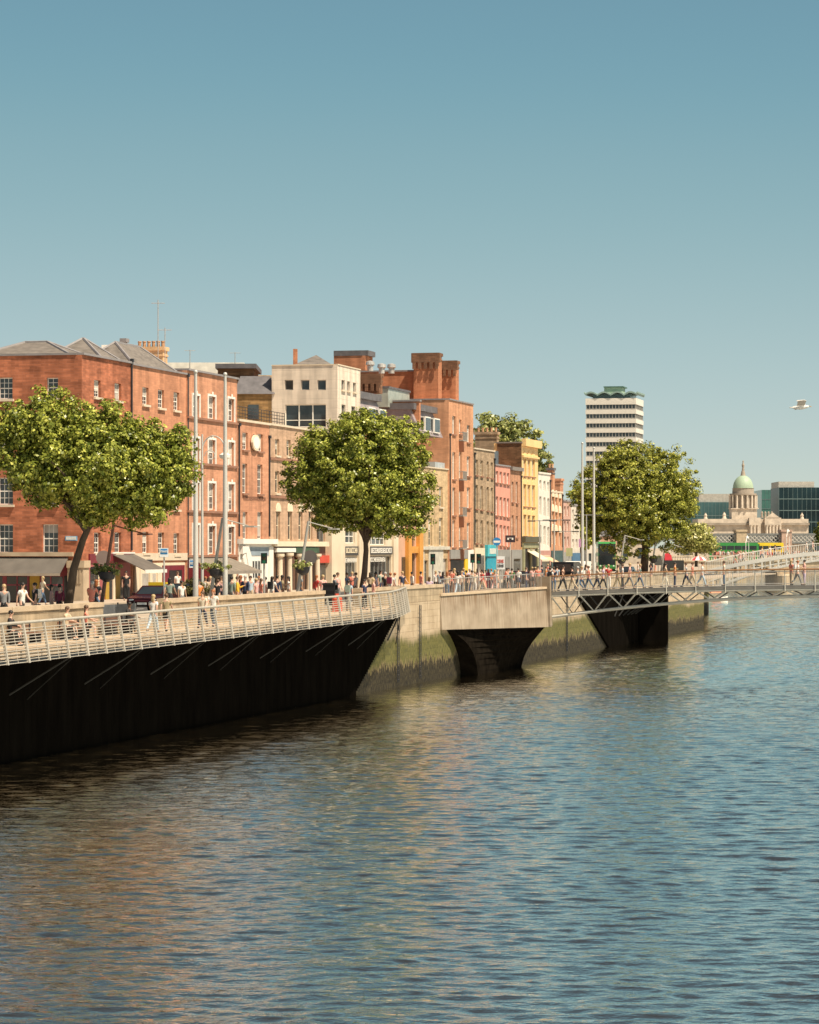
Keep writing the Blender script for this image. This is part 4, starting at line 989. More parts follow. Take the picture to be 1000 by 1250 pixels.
# M ------------------------------------------------
M_ = Bld('yellow_house', 'tall yellow rendered house with three bays of round headed windows', 637.2, 656.8, 541, 3.1, yellowp, off=19.9)
mc = ((639.2, 642.4), (644.2, 647.4), (649.6, 653))
M_.win([(a, y0+i*.6, b, y1+i*.6) for i, (a, b) in enumerate(mc) for y0, y1 in ((560, 581), (591, 618), (628, 654))], 'arch', yellowp, curtain, sill=brownstone, wmin=1.5)
M_.finish('flat'); M_.slab('cornice', (637.3, 537, 656.8, 546), .45, yellowp)
M_.band('string_course', 556.5, .22, .2, yellowp)
M_.slab('shop_fascia', (637.4, 655, 656.6, 662), .4, olive); M_.slab('shop_sign', (637.4, 663, 656.6, 669), .2, pm('sage_paint', (.27, .26, .15), .6)); M_.slab('shop_opening', (638, 670, 656, 742), .05, shade)
for a in (637.4, 646, 654.6): M_.slab('pilaster', (a, 670, a+2, 742), .18, M['sage_paint'])
M_.awning('awning', 643, 672, 652, 1.7, 1.0, cream, cream)
sidewall(M_, 607, 636.5, 541, 592, 19.93, .5, brown_b, cop=pm('brown_lead', (.2, .17, .15), .7), flush=True)
# N.. further houses ------------------------------------------------
N_h = Bld('white_house', 'white rendered house next to the yellow house with grey window panes', 657.2, 671.8, 578, 10, whiter, off=20.0)
N_h.win([(a, y0+i*1.1, b, y1+i*1.1) for i, (a, b) in enumerate(((658.6, 661), (663.6, 666.2), (668.4, 670.6))) for y0, y1 in ((586, 598), (606, 629), (641, 664))], 'sash', white, pm('pale_pane', (.2, .2, .19), .15), wmin=1.2)
N_h.finish('flat', cop=whiter, cz=.2); N_h.slab('shopfront', (657.6, 672, 671.4, 742), .12, pm('dusty_pink', (.45, .24, .2), .6)); N_h.slab('shop_window', (660, 684, 669, 730), .15, shopglass)
N_h.awning('awning', 662, 679, 670, 1.5, .8, pm('peach_canvas', (.62, .40, .24), .8))
O_h = Bld('red_terrace_house', 'narrow red brick house with a chimney on its gable beyond the white house', 672.2, 686.8, 601, 10, red_i, off=20.0)
O_h.win([(a, y0+i, b, y1+i) for i, (a, b) in enumerate(((673.8, 676.4), (677.8, 680.4), (682.4, 685))) for y0, y1 in ((606, 619), (624, 641), (648, 664))], 'arch', cream, curtain, wmin=1.3)
O_h.finish('flat', cop=lightstone, cz=.2); O_h.chimney(668, 675, 571, 602, 22, 1.2, red_i, 2, slateg); O_h.chimney(674, 684, 584, 603, 26, 2.0, red_c, 0)
O_h.slab('shopfront', (672.6, 672, 686.4, 742), .12, pm('dark_teal_paint', (.05, .09, .09), .6))
P_h = Bld('dusky_pink_house', 'faded pink rendered house in the far part of the row', 687.2, 696.8, 612, 10, pm('faded_pink', (.50, .30, .235), .75), off=20.0)
P_h.win([(a, y0, b, y1) for a, b in ((688.6, 690.6), (692.4, 694.6)) for y0, y1 in ((618, 630), (636, 650), (655, 667))], 'sash', white, curtain, wmin=1.2)
P_h.finish('flat', cop=lead, cz=.2); P_h.slab('shopfront', (687.5, 674, 696.5, 742), .12, greyp)
R_h = Bld('pale_end_house', 'off white house at the far end of the row beside the dark tree', 697.2, 708, 617, 10, pm('offwhite', (.60, .53, .45), .75), off=20.0)
R_h.win([(a, y0, b, y1) for a, b in ((698.6, 700.8), (703, 705.2)) for y0, y1 in ((622, 634), (640, 653), (658, 669))], 'sash', white, pane_m, wmin=1.2)
R_h.finish('flat', cop=lead, cz=.2); R_h.slab('shopfront', (697.6, 675, 707.4, 742), .12, pm('blue_shop', (.06, .14, .24), .6))
# low houses far down the quay, mostly behind the big tree
pE = Q(R_h.t1, 20)
def far_house(name, label, px0, px1, pyt, pyb, Y, depth, m, roofm=None, group=None, wins=True, cat='building'):
    a = P(px0, pyb, Y); b_ = P(px1, pyt, Y); W, H = b_.x-a.x, b_.z-ST
    o = thing(name, label, cat, (a.x, Y, ST), 0, group)
    hol = []; nx, nz = max(2, int(W/2.6)), max(1, int(H/3.2))
    if wins: hol = [(W*(i+.3)/nx, H*(j+.25)/nz, W*(i+.72)/nx, H*(j+.75)/nz) for i in range(nx) for j in range(nz)]
    mb = MB(); mb.panel((0, 0, 0), (1, 0, 0), (0, 0, 1), (0, 1, 0), W, H, hol, .2)
    mb.quad((W, 0, 0), (W, depth, 0), (W, depth, H), (W, 0, H)); mb.quad((0, depth, 0), (0, 0, 0), (0, 0, H), (0, depth, H)); mb.quad((W, depth, 0), (0, depth, 0), (0, depth, H), (W, depth, H)); mb.quad((0, 0, H), (W, 0, H), (W, depth, H), (0, depth, H))
    mb.build('wall', m, o)
    for h in hol:
        mb = MB(); mb.box(h[0]+.005, h[2]-.005, .12, .16, h[1]+.005, h[3]-.005); mb.build('window', pane_m, o)
    if roofm: mb = MB(); mb.hexa([(-.2, -.2, H), (W+.2, -.2, H), (W+.2, depth, H), (-.2, depth, H), (.3, 1.5, H+1.6), (W-.3, 1.5, H+1.6), (W-.3, depth-1, H+1.6), (.3, depth-1, H+1.6)]); mb.build('roof', roofm, o)
    return o
far_house('far_brick_house', 'small salmon brick house far along the quay under the big tree', 733, 753, 655, 690, 560, 12, peach, slateg)
far_house('far_white_house', 'small pale house far along the quay beside the green bus', 716, 733, 648, 690, 520, 12, whiter, slateg)
far_house('far_shop_house', 'pale shop house far along the quay behind the big tree trunk', 753, 792, 662, 690, 600, 12, pm('far_beige', (.5, .42, .33), .8), slateg)
# rainwater pipes at the joints between the fronts
for B_, px, y0, y1 in ((A, 159.6, 442, 672), (E_, 387, 530, 658), (H_, 514.2, 585, 665), (I_, 548.8, 532, 668), (J_, 578.9, 555, 665), (J_, 603.2, 562, 665), (L_h, 635.8, 583, 668), (N_h, 671.2, 588, 668), (O_h, 686.2, 606, 668), (D_, 291, 520, 655)): B_.pipe(px, y0, y1)
# rooftops behind the near houses
far_house('long_white_block', 'long cream rooftop block behind the orange terrace houses', 196, 298, 442.5, 480, 262, 12, pm('cream_panels', (.78, .73, .63), .7), None, None, False)
o = far_house('dark_roof_block', 'brown brick rooftop block with flat dark roof overhang', 266, 309, 450, 480, 256, 9, brown_b, None, None, False)
mb = MB(); W = P(309, 450, 256).x-P(266, 450, 256).x; H = P(309, 450, 256).z-ST; mb.box(-.2, W+.3, -.4, 9, H+.01, H+.42); mb.build('roof', slateg, o)
far_house('dark_roof_block', 'long grey flat roofed block between the brown rooftop block and the stone office', 299, 333, 458, 500, 275, 9, tan_h, None, None, False)
o = far_house('buff_rear_house', 'yellowish brick rear house with hipped grey roof behind the terrace railing', 288, 333, 481, 520, 245, 8, brick('yellow_brown_brick', (.40, .235, .10), (.3, .2, .1), .6, .5, .2, .35), slateg, None, False)
mb = MB(); a = P(303, 512, 245); b_ = P(316, 494, 245); o0 = o.location; mb.box(a.x-o0.x, b_.x-o0.x, -.06, .02, a.z-ST, b_.z-ST); mb.build('window', pane_m, o)
o = far_house('red_rear_house', 'light brown hip roofed house behind the stone office block', 357, 407, 446, 480, 275, 9, red_g, None, None, False)
W = P(407, 446, 275).x-P(357, 446, 275).x; H = P(407, 446, 275).z-ST
mb = MB(); mb.poly([(0, 0, H), (W, 0, H), (W*.55, 4, H+1.25)]); mb.poly([(W, 0, H), (W, 9, H), (W*.55, 4, H+1.25)]); mb.poly([(W, 9, H), (0, 9, H), (W*.55, 4, H+1.25)]); mb.poly([(0, 9, H), (0, 0, H), (W*.55, 4, H+1.25)]); mb.build('roof', slate, o)
mb = MB(); mb.box(.05, .45, .5, 1.2, H, H+1.6); mb.build('chimney', red_g, o)
o = far_house('white_roof_hut', 'small white rooftop hut between the slate hip roofs', 124, 138, 421, 450, 225, 4, white, None, None, False)
# aerials
for i, (px, py0, py1, Y, lab) in enumerate(((193, 366, 424, 215, 'tall thin radio mast standing above the yellow chimney pots'), (232, 427, 441, 262, 'small television aerial on the cream rooftop block'), (287, 430, 443, 262, 'short thin aerial on the right of the cream rooftop block'), (201.5, 400, 440, 215, 'shorter thin mast just right of the tall radio mast'))):
    o = thing('roof_aerial', lab, 'aerial', P(px, py1, Y), 0, 'aerials on the rooftops'); h = (py1-py0)/F*Y
    mb = MB(); mb.tube([(0, 0, -1.), (0, 0, h)], .035, 5); mb.build('mast', greysteel, o)
    mb = MB(); mb.tube([(-.5, 0, h*.93), (.5, 0, h*.93)], .02, 4); [mb.tube([(x, -.2, h*.93), (x, .2, h*.93)], .012, 4) for x in (-.4, -.1, .2, .45)]; mb.build('cross_arm', greysteel, o)
# ---------------------------------------------------------------- trees
def leaf_mesh(name, blobs, n, size, mat, seed, clump=.55, per=70, up=.35):
    """leaf-sized faces gathered in clumps through the volume of the blobs [(cx,cy,cz,rx,ry,rz)]"""
    rs = np.random.default_rng(seed); vol = np.array([b[3]*b[4]*b[5] for b in blobs])**.75; vol = vol/vol.sum()
    nc = max(6, n//per); cen = []; out = []
    while len(cen) < nc:
        b = blobs[rs.choice(len(blobs), p=vol)]; d = rs.normal(size=3); d /= np.linalg.norm(d)
        r = rs.random()**.38
        p = np.array(b[:3])+d*r*np.array(b[3:]); cen.append(p); out.append(d*np.array([1/b[3], 1/b[4], 1/b[5]])*b[3])
    cen = np.array(cen); out = np.array(out)
    idx = rs.integers(0, nc, n); cs = clump*(.45+.95*rs.random(nc))
    dd = rs.normal(size=(n, 3)); dd /= np.linalg.norm(dd, axis=1)[:, None]
    pos = cen[idx]+dd*(rs.random(n)**.4)[:, None]*cs[idx][:, None]*np.array([1, 1, .72])
    nr = dd*.6+out[idx]*.5+np.array([0, 0, up])+rs.normal(size=(n, 3))*.45; nr /= np.linalg.norm(nr, axis=1)[:, None]
    a = np.cross(nr, rs.normal(size=(n, 3))); a /= np.linalg.norm(a, axis=1)[:, None]; b = np.cross(nr, a)
    s = size*(.6+.8*rs.random(n))[:, None]
    V = np.stack([pos-a*s*.62, pos+b*s*.42-nr*s*.1, pos+a*s*.62+nr*s*.08, pos-b*s*.42-nr*s*.1], 1).reshape(-1, 3)
    me = bpy.data.meshes.new(name); me.vertices.add(len(V)); me.vertices.foreach_set('co', V.ravel())
    me.loops.add(4*n); me.loops.foreach_set('vertex_index', np.arange(4*n, dtype=np.int32))
    me.polygons.add(n); me.polygons.foreach_set('loop_start', np.arange(0, 4*n, 4, dtype=np.int32)); me.update(calc_edges=True)
    me.materials.append(mat)
    return me, cen
def tree(name, label, base, trunk, blobs, n, size, mat, seed, r0=.38, clump=.55, per=70, group=None, limbs=20):
    """base point, trunk = list of local points, blobs local"""
    o = thing(name, label, 'tree', base, 0, group)
    me, cen = leaf_mesh('crown', blobs, n, size, mat, seed, clump, per); link('crown', me, o)
    mb = MB(); k = len(trunk); tp = Vector(trunk[-1]); mb.tube(trunk, [r0*(1-.45*i/(k-1)) for i in range(k)], 10)
    r = random.Random(seed)
    for i in range(limbs):
        c = Vector(cen[r.randrange(len(cen))]); st = Vector(trunk[-1]).lerp(Vector(trunk[-2]), r.random()*.6)
        mid = st.lerp(c, .5)+Vector((r.uniform(-.3, .3), r.uniform(-.3, .3), r.uniform(0, .6)))
        mb.tube([st, st.lerp(mid, .5)+Vector((0, 0, .15)), mid, c], [r0*.5, r0*.36, r0*.22, .03], 6)
    mb.build('trunk', bark, o, True)
    return o
plane_l = foliage('plane_leaves', (.075, .105, .013), (.46, .47, .075))
plane_d = foliage('lime_leaves', (.085, .11, .014), (.50, .485, .08))
wil_l = foliage('willow_leaves', (.19, .20, .05), (.46, .43, .12))
far_l = foliage('far_leaves', (.17, .20, .055), (.38, .38, .12))
def px_blobs(base, Y, lst, dy=1.):
    out = []
    for px, py, rx, ry in lst:
        p = P(px, py, Y); k = Y/F; out.append((p.x-base.x, rnd.uniform(-.5, .5)*rx*k*.5, p.z-base.z, rx*k*1.04, rx*k*dy*1.04, ry*k*1.04))
    return out
def ptree(name, label, px, t_off, lst, trunk_px, n, size, mat, seed, **kw):
    t = T(px, t_off); b = Q(t, t_off, ST); Y = b.y
    trunk = [(P(x, y, Y).x-b.x, 0, max(0, P(x, y, Y).z-ST) if i else -.1) for i, (x, y) in enumerate(trunk_px)]
    return tree(name, label, b, trunk, px_blobs(b, Y, lst, kw.pop('dy', .9)), n, size, mat, seed, **kw)
ptree('plane_tree', 'leaning plane tree with a wide low crown in front of the dark red corner house', 84, 2.2,
      [(118, 572, 106, 62), (62, 520, 52, 46), (25, 545, 36, 46), (118, 530, 52, 44), (165, 555, 48, 46), (205, 580, 34, 44), (100, 580, 66, 42), (55, 575, 46, 32), (175, 610, 44, 34), (140, 600, 48, 36), (14, 520, 24, 30), (215, 545, 20, 26), (120, 630, 28, 16)],
      [(83, 760), (84, 735), (90, 695), (101, 660), (112, 635)], 95000, .135, plane_l, 11, r0=.23, clump=.4, per=52)
ptree('plane_tree', 'plane tree with a tall rounded crown in front of the pale shop signs', 441, 2.2,
      [(438, 580, 74, 58), (352, 588, 13, 18), (524, 602, 12, 22), (386, 548, 22, 20), (470, 640, 26, 18), (402, 634, 26, 18), (505, 640, 20, 18), (425, 520, 18, 16), (490, 528, 18, 16), (440, 545, 50, 42), (400, 560, 40, 42), (485, 550, 40, 42), (440, 590, 76, 42), (500, 590, 30, 44), (372, 585, 28, 34), (450, 625, 56, 26), (505, 625, 20, 22), (395, 615, 30, 26), (450, 518, 30, 20)],
      [(439, 752), (440, 735), (445, 700), (447, 672), (446, 655)], 95000, .14, plane_l, 12, r0=.24, clump=.42, per=52)
ptree('lime_tree', 'big dense round tree on the quay beyond the truss footbridge', 787, 3,
      [(777, 612, 70, 66), (775, 578, 44, 40), (740, 600, 36, 42), (815, 590, 38, 44), (780, 620, 66, 36), (825, 625, 28, 36), (735, 640, 32, 20), (715, 605, 18, 26), (800, 650, 40, 14), (760, 560, 30, 20), (835, 600, 18, 28)],
      [(786, 722), (786, 700), (788, 670), (786, 640)], 110000, .175, plane_d, 13, r0=.5, clump=.5, per=60)
ptree('poplar_tree', 'leafy treetop rising behind the roofs of the brown and yellow houses', 618, 46,
      [(600, 535, 26, 30), (630, 535, 30, 26), (655, 560, 18, 26), (615, 570, 40, 30), (600, 515, 16, 10)], [(620, 690), (620, 620), (622, 560)], 16000, .42, far_l, 14, r0=.5, clump=.9, per=60)
ptree('poplar_tree', 'dark treetop peeping between the far end houses and the big quay tree', 704, 30,
      [(704, 625, 12, 32), (712, 650, 16, 26), (698, 640, 8, 30)], [(706, 690), (706, 640), (706, 620)], 5000, .42, plane_d, 15, r0=.4, clump=.8, per=60)
def free_tree(name, label, px, pyb, Y, lst, n, size, mat, seed, **kw):
    b = P(px, pyb, Y); b.z = ST
    return tree(name, label, b, [(0, 0, -.1), (0, 0, 2), (.1, 0, 4.)], px_blobs(b, Y, lst, .9), n, size, mat, seed, **kw)
free_tree('willow_tree', 'pale green feathery tree on the river bank left of the domed building', 850, 680, 520, [(850, 658, 20, 16), (835, 662, 14, 12), (864, 662, 12, 12), (855, 650, 12, 10)], 9000, .36, wil_l, 16, r0=.3, clump=1.0, per=60)
free_tree('bank_tree', 'dark green tree cut by the right edge of the picture beneath the glass offices', 1006, 680, 700, [(1006, 650, 10, 18), (1012, 640, 14, 24)], 3500, .6, plane_d, 17, r0=.3, clump=1.2, per=60)
# ---------------------------------------------------------------- far end of the river
def pbox(mb, x0, y0, x1, y1, Y, dep, zb=None):
    a = P(x0, y1, Y); b = P(x1, y0, Y); mb.box(a.x, b.x, Y, Y+dep, a.z if zb is None else zb, b.z); return mb
# white cast iron arch bridge
YH = 384.; aH = P(861, 700, YH)
hb = thing('cast_iron_bridge', 'white arched cast iron footbridge with ladder-like side panels over the river', 'footbridge', (aH.x, YH, 0), -TH)
LH = 43.
har = lambda r: 1-((r-LH/2)/(LH/2))**2
dk = lambda r: 5.45+2.75*har(r); rb = lambda r: 2.9+4.55*har(r)
rr = [LH*i/40 for i in range(41)]
for y in (0, 3.):
    mb = MB()
    for a, b_ in zip(rr[:-1], rr[1:]):
        mb.hexa([(a, y-.1, dk(a)-.3), (b_, y-.1, dk(b_)-.3), (b_, y+.1, dk(b_)-.3), (a, y+.1, dk(a)-.3), (a, y-.1, dk(a)+.22), (b_, y-.1, dk(b_)+.22), (b_, y+.1, dk(b_)+.22), (a, y+.1, dk(a)+.22)])
        mb.hexa([(a, y-.08, rb(a)-.16), (b_, y-.08, rb(b_)-.16), (b_, y+.08, rb(b_)-.16), (a, y+.08, rb(a)-.16), (a, y-.08, rb(a)+.16), (b_, y-.08, rb(b_)+.16), (b_, y+.08, rb(b_)+.16), (a, y+.08, rb(a)+.16)])
        f = .5; m_ = lambda r: rb(r)*.5+dk(r)*.5-.15
        mb.hexa([(a, y-.06, m_(a)-.07), (b_, y-.06, m_(b_)-.07), (b_, y+.06, m_(b_)-.07), (a, y+.06, m_(a)-.07), (a, y-.06, m_(a)+.07), (b_, y-.06, m_(b_)+.07), (b_, y+.06, m_(b_)+.07), (a, y+.06, m_(a)+.07)])
    for r in rr:
        if dk(r)-rb(r) > .4: mb.box(r-.1, r+.1, y-.09, y+.09, rb(r), dk(r)-.3)
    mb.build('rib', white, hb)
    mb = MB()
    for r in np.arange(0, LH, .3): mb.box(r-.02, r+.02, y-.02, y+.02, dk(r)+.14, dk(r)+1.25)
    mb.tube([(r, y, dk(r)+1.27) for r in rr], .035, 4); mb.build('railing', white, hb)
mb = MB()
for a, b_ in zip(rr[:-1], rr[1:]): mb.hexa([(a, .11, dk(a)-.2), (b_, .11, dk(b_)-.2), (b_, 2.89, dk(b_)-.2), (a, 2.89, dk(a)-.2), (a, .11, dk(a)), (b_, .11, dk(b_)), (b_, 2.89, dk(b_)), (a, 2.89, dk(a))])
mb.build('deck', greyp, hb)
for i in (5, 10, 20):
    mb = MB(); r = rr[i]
    for y in (0, 3.): mb.tube([(r, y, dk(r)), (r, y, dk(r)+2.6), (r, 1.5, dk(r)+3.6)], .04, 5)
    mb.ball((r, 1.5, dk(r)+3.3), .22, 8, 6); mb.build('lamp_arch', white, hb)
mb = MB(); mb.box(-8, -3.4, -.2, 3.4, 0, 5.2); mb.build('abutment', granite, hb)
# stone bridge with balustrade
YO = 620.; sb = thing('stone_bridge', 'wide low stone river bridge with balustrade, crossed by green and yellow buses', 'bridge', (0, YO, 0))
xa, xb = P(812, 690, YO).x, P(812, 690, YO).x+112
mb = MB(); top = ZAT(684, YO); piers = [P(868, 690, YO).x, P(958.5, 690, YO).x, P(958.5, 690, YO).x+18, P(958.5, 690, YO).x+36]
hol = []; xs = [xa]; prof = [(xa, -1), (xa, top), (xb, top), (xb, -1)]
low = []
for i in range(len(piers)-1, 0, -1):
    p1, p0 = piers[i]-1.6, piers[i-1]+1.6
    low += [(p1, -1), (p1+.01, 2.0)]+[((p0+p1)/2+(p1-p0)/2*math.cos(math.pi*k/14), 2.9+1.9*math.sin(math.pi*k/14)) for k in range(15)]+[(p0-.01, 2.0), (p0, -1)]
mb.prism(prof+low, 0, 22); mb.build('arches', granite, sb)
mb = MB()
for x in np.arange(xa, xb, .55): mb.lathe([(.13, top), (.16, top+.25), (.09, top+.6), (.12, top+.8)], 6, (x, -.05))
mb.box(xa, xb, -.25, .15, top+.8, top+1.05); mb.box(xa, xb, -.25, .15, top-.25, top+.0)
for x in np.arange(xa, xb, 7): mb.box(x-.5, x+.5, -.3, .2, top, top+1.2)
mb.build('balustrade', pm('pale_granite', (.55, .46, .34), .8), sb)
for p in piers[1:3]:
    mb = MB(); mb.lathe([(1.7, -1), (1.7, 2.6), (1.2, 3.0)], 12, (p, -.4)); mb.build('pier', granite, sb)
# railway lattice bridge
YL = 860.; lb = thing('lattice_railway_bridge', 'grey lattice girder railway bridge in front of the domed building', 'bridge', (0, YL, 0))
x0, x1 = P(872, 655, YL).x, P(872, 655, YL).x+52; zt, zb = ZAT(651.5, YL), ZAT(662.5, YL)
latm = pm('lattice_grey', (.20, .20, .19), .6, 0, .1, 1); latl = pm('lattice_pale', (.46, .43, .38), .6, 0, .1, 1)
mb = MB(); mb.box(x0, x1, -.2, .2, zt-.3, zt+.1); mb.box(x0, x1, -.2, .2, zb-.2, zb+.2); mb.build('girder', latm, lb)
mb = MB(); d = zt-zb
for x in np.arange(x0, x1, 1.25): mb.tube([(x, -.05, zb), (x+d, -.05, zt)], .12, 4); mb.tube([(x+d, .0, zb), (x, .0, zt)], .12, 4)
mb.build('lattice', latl, lb)
mb = MB(); mb.box(x0, x1, .5, 7, zb-.3, zb+.2); mb.box(x0, x1, 7, 7.3, zb+.2, zt); mb.build('track_deck', latm, lb)
for px in (960, 905):
    mb = MB(); x = P(px, 655, YL).x; mb.box(x-1.5, x+1.5, -1., 7, 0, zt+.6); mb.box(x-1.7, x+1.7, -1.2, 7.2, zt+.6, zt+1.2); o = mb.build('tower' if px == 960 else 'pier', pm('pink_stone', (.5, .33, .25), .8) if px == 960 else granite, lb)
# domed customs building
YC = 1000.; cu = thing('domed_building', 'pale neoclassical building with columned drum and green copper dome', 'building', (P(910, 650, YC).x, YC, ST))
k = YC/F; X = lambda px: (px-910)*k; Z = lambda py: ZAT(py, YC)-ST
stone_f = pm('portland_stone', (.57, .48, .385), .8, 0, .25, .6); dstone = pm('weathered_stone', (.33, .275, .22), .8, 0, .2, .5); copper = pm('green_copper', (.33, .42, .30), .6, 0, .1, .5)
mb = MB(); hs_ = [(X(px), 1.5, X(px)+1.2, 5) for px in range(845, 986, 4)]
mb.panel((X(842), 0, 0), (1, 0, 0), (0, 0, 1), (0, 1, 0), X(987)-X(842), Z(641), [(a-X(842), b_, c-X(842), d_) for a, b_, c, d_ in hs_], .5)
mb.box(X(842), X(987), .6, 22, 0, Z(641)-.01); mb.build('wall', stone_f, cu)
mb = MB(); mb.box(X(841), X(988), -.8, 22, Z(641), Z(638.5)); mb.build('cornice', dstone, cu)
mb = MB(); mb.box(X(852), X(987), 0, 20, Z(638.4), Z(633.5)); mb.build('attic', stone_f, cu)
mb = MB(); mb.box(X(914), X(928), -1.8, 2, 0, Z(632)); mb.box(X(933), X(953), -1.8, 2, 0, Z(632)); mb.prism([(X(935), Z(631.9)), (X(951), Z(631.9)), (X(943), Z(626))], -1.9, 1); mb.build('portico', stone_f, cu)
for px in (916, 920, 924, 935, 939, 943, 947, 951):
    mb = MB(); mb.lathe([(.55, 0), (.45, Z(641)-.6), (.6, Z(641))], 8, (X(px), -2.5)); mb.build('column', stone_f, cu)
for px, b_ in ((862, 634), (885, 633), (980, 634)):
    mb = MB(); mb.box(X(px-3.4), X(px+3.4), 1, 3, Z(638), Z(b_)); mb.lathe([(.8, Z(b_)), (.5, Z(b_-3)), (.6, Z(b_-5)), (.25, Z(b_-7)), (.3, Z(b_-8))], 8, (X(px), 2)); mb.build('statue', stone_f, cu)
mb = MB(); mb.box(X(895), X(926), 4, 13, Z(638), Z(621)); mb.box(X(894), X(928), 3.6, 13.4, Z(621), Z(620)); mb.build('dome_base', stone_f, cu)
mb = MB(); mb.lathe([(4.2, Z(620)), (4.2, Z(604)), (4.7, Z(603.8)), (4.7, Z(602)), (3.8, Z(601.9)), (3.7, Z(596)), (3.9, Z(595.5))], 24, (X(910.5), 8)); mb.build('drum', dstone, cu, True)
for i in range(16):
    a = 2*math.pi*(i+.5)/16; mb = MB(); mb.lathe([(.42, Z(620)), (.36, Z(605)), (.5, Z(604))], 8, (X(910.5)+4.6*math.cos(a), 8+4.6*math.sin(a))); mb.build('drum_column', stone_f, cu)
mb = MB(); n = 9; mb.lathe([(3.55*math.cos(math.pi/2*i/n)+.02, Z(595.5)+(Z(579.5)-Z(595.5))*math.sin(math.pi/2*i/n)) for i in range(n+1)], 24, (X(910.5), 8)); mb.build('dome', copper, cu, True)
mb = MB(); mb.lathe([(.9, Z(580)), (.7, Z(576)), (.5, Z(574)), (.35, Z(570)), (.5, Z(567)), (.2, Z(564)), (.25, Z(562)), (.05, Z(561))], 8, (X(910.5), 8)); mb.build('dome_statue', dstone, cu)
for px in (932, 936, 940, 944):
    mb = MB(); mb.lathe([(.5, Z(632)), (.35, Z(628)), (.4, Z(625.5)), (.2, Z(624))], 6, (X(px), 4)); mb.build('roof_statue', dstone, cu)
# glass offices
def office(label, px0, px1, pyt, Y, m, band, n, top=None, dep=25, group='glass office blocks behind the domed building'):
    a = P(px0, 660, Y); b_ = P(px1, pyt, Y); o = thing('glass_office', label, 'office block', (a.x, Y, ST), 0, group); W, H = b_.x-a.x, b_.z-ST
    mb = MB(); mb.box(0, W, 0, dep, 0, H); mb.build('glass_wall', m, o)
    mb = MB()
    for i in range(1, n): mb.box(-.02, W+.02, -.08, .05, H*i/n-.14, H*i/n+.14)
    for x in np.arange(0, W+.01, max(1.4, W/14)): mb.box(x-.05, x+.05, -.06, .05, 0, H-.02)
    mb.build('frame_grid', band, o)
    if top: mb = MB(); mb.box(W*top[0], W*top[1], 1, dep-2, H+.002, H+top[2]); mb.build('plant_room', top[3], o)
    return o
tg = pm('teal_office_glass', (.05, .11, .115), .25, 0, .4, .12, 0, .4); dg = pm('dark_office_glass', (.010, .026, .032), .35, 0, .6, .1, 0, .25); gg = pm('green_office_glass', (.08, .19, .165), .2, 0, .3, .15, 0, .6)
fb = pm('office_frame', (.14, .20, .20), .5); pg = pm('plant_grey', (.45, .42, .37), .7)
office('low teal glass office block between the big tree and the dome', 838, 900, 613, 1110, tg, fb, 4, (.25, 1, 3.2, pg))
office('slim green glass tower just right of the dome', 930, 954, 598, 1130, gg, fb, 7)
office('dark blue glass office block at the right edge with pale rooftop storey', 951, 1030, 595, 1080, dg, fb, 6, (0, .55, 2.2, pg))
# slab tower with wavy copper crown
YT = 830.; tw = thing('office_tower', 'white banded office tower with a wavy green copper crown rising over the big tree', 'tower', (P(716, 489, YT).x, YT, ST), R(-12.5))
k = YT/F; W = 60*k; dp = 15.; Zt = lambda py: ZAT(py, YT)-ST
tile = pm('tower_white', (.68, .63, .56), .6, 0, .05, 1); tgl = pm('tower_glass', (.055, .07, .08), .15, 0, .4, .3)
fl_ = 11.4; y0 = 489; n = 16
mb = MB(); mb.box(0, W, 0, dp, 0, Zt(490)); mb.build('core', tgl, tw)
mb = MB()
for i in range(n):
    zt_ = Zt(y0+fl_*i-.0); zb_ = Zt(y0+fl_*i+5.2)
    if zb_ < 0: break
    mb.box(-.25, W+.25, -.25, dp+.25, zb_, zt_+(.6 if i == 0 else 0))
mb.build('floor_band', tile, tw)
mb = MB()
for i in range(n):
    zt_ = Zt(y0+fl_*i+5.2); zb_ = Zt(y0+fl_*(i+1)); 
    if zb_ < 0: break
    for j in range(16): x = W*j/15; mb.box(x-.09, x+.09, -.12, .05, zb_+.01, zt_-.01)
    for j in range(10): y = dp*j/9; mb.box(W-.05, W+.12, y-.09, y+.09, zb_+.01, zt_-.01)
    mb.box(-.1, W+.1, -.1, dp+.1, zb_+.01, zb_+.3)
mb.build('mullion', pm('tower_mullion', (.34, .32, .29), .6), tw)
mb = MB(); mb.box(1.6, W-1.6, 1.6, dp-1.6, Zt(489)+.6, Zt(481)); mb.build('crown_glass', pm('crown_glass', (.10, .17, .18), .2), tw)
mb = MB(); n = 48
pts = [(-.6+(W+1.2)*i/n, Zt(481.5)+.8*abs(math.sin(math.pi*4*i/n))+(.7 if i in (0, n) else 0)) for i in range(n+1)]
mb.prism(pts+[(x, z-.45) for x, z in reversed(pts)], -.6, dp+.6); mb.build('crown_roof', pm('crown_copper', (.22, .31, .28), .6), tw)
mb = MB(); mb.box(W*.32, W*.68, 4, dp-4, Zt(480), Zt(472.4)); mb.build('penthouse', copper, tw)
mb = MB(); mb.box(W*.31, W*.72, 3.7, dp-3.7, Zt(472.4)+.002, Zt(471)); mb.build('penthouse_roof', pm('dark_green_copper', (.07, .14, .11), .6), tw)
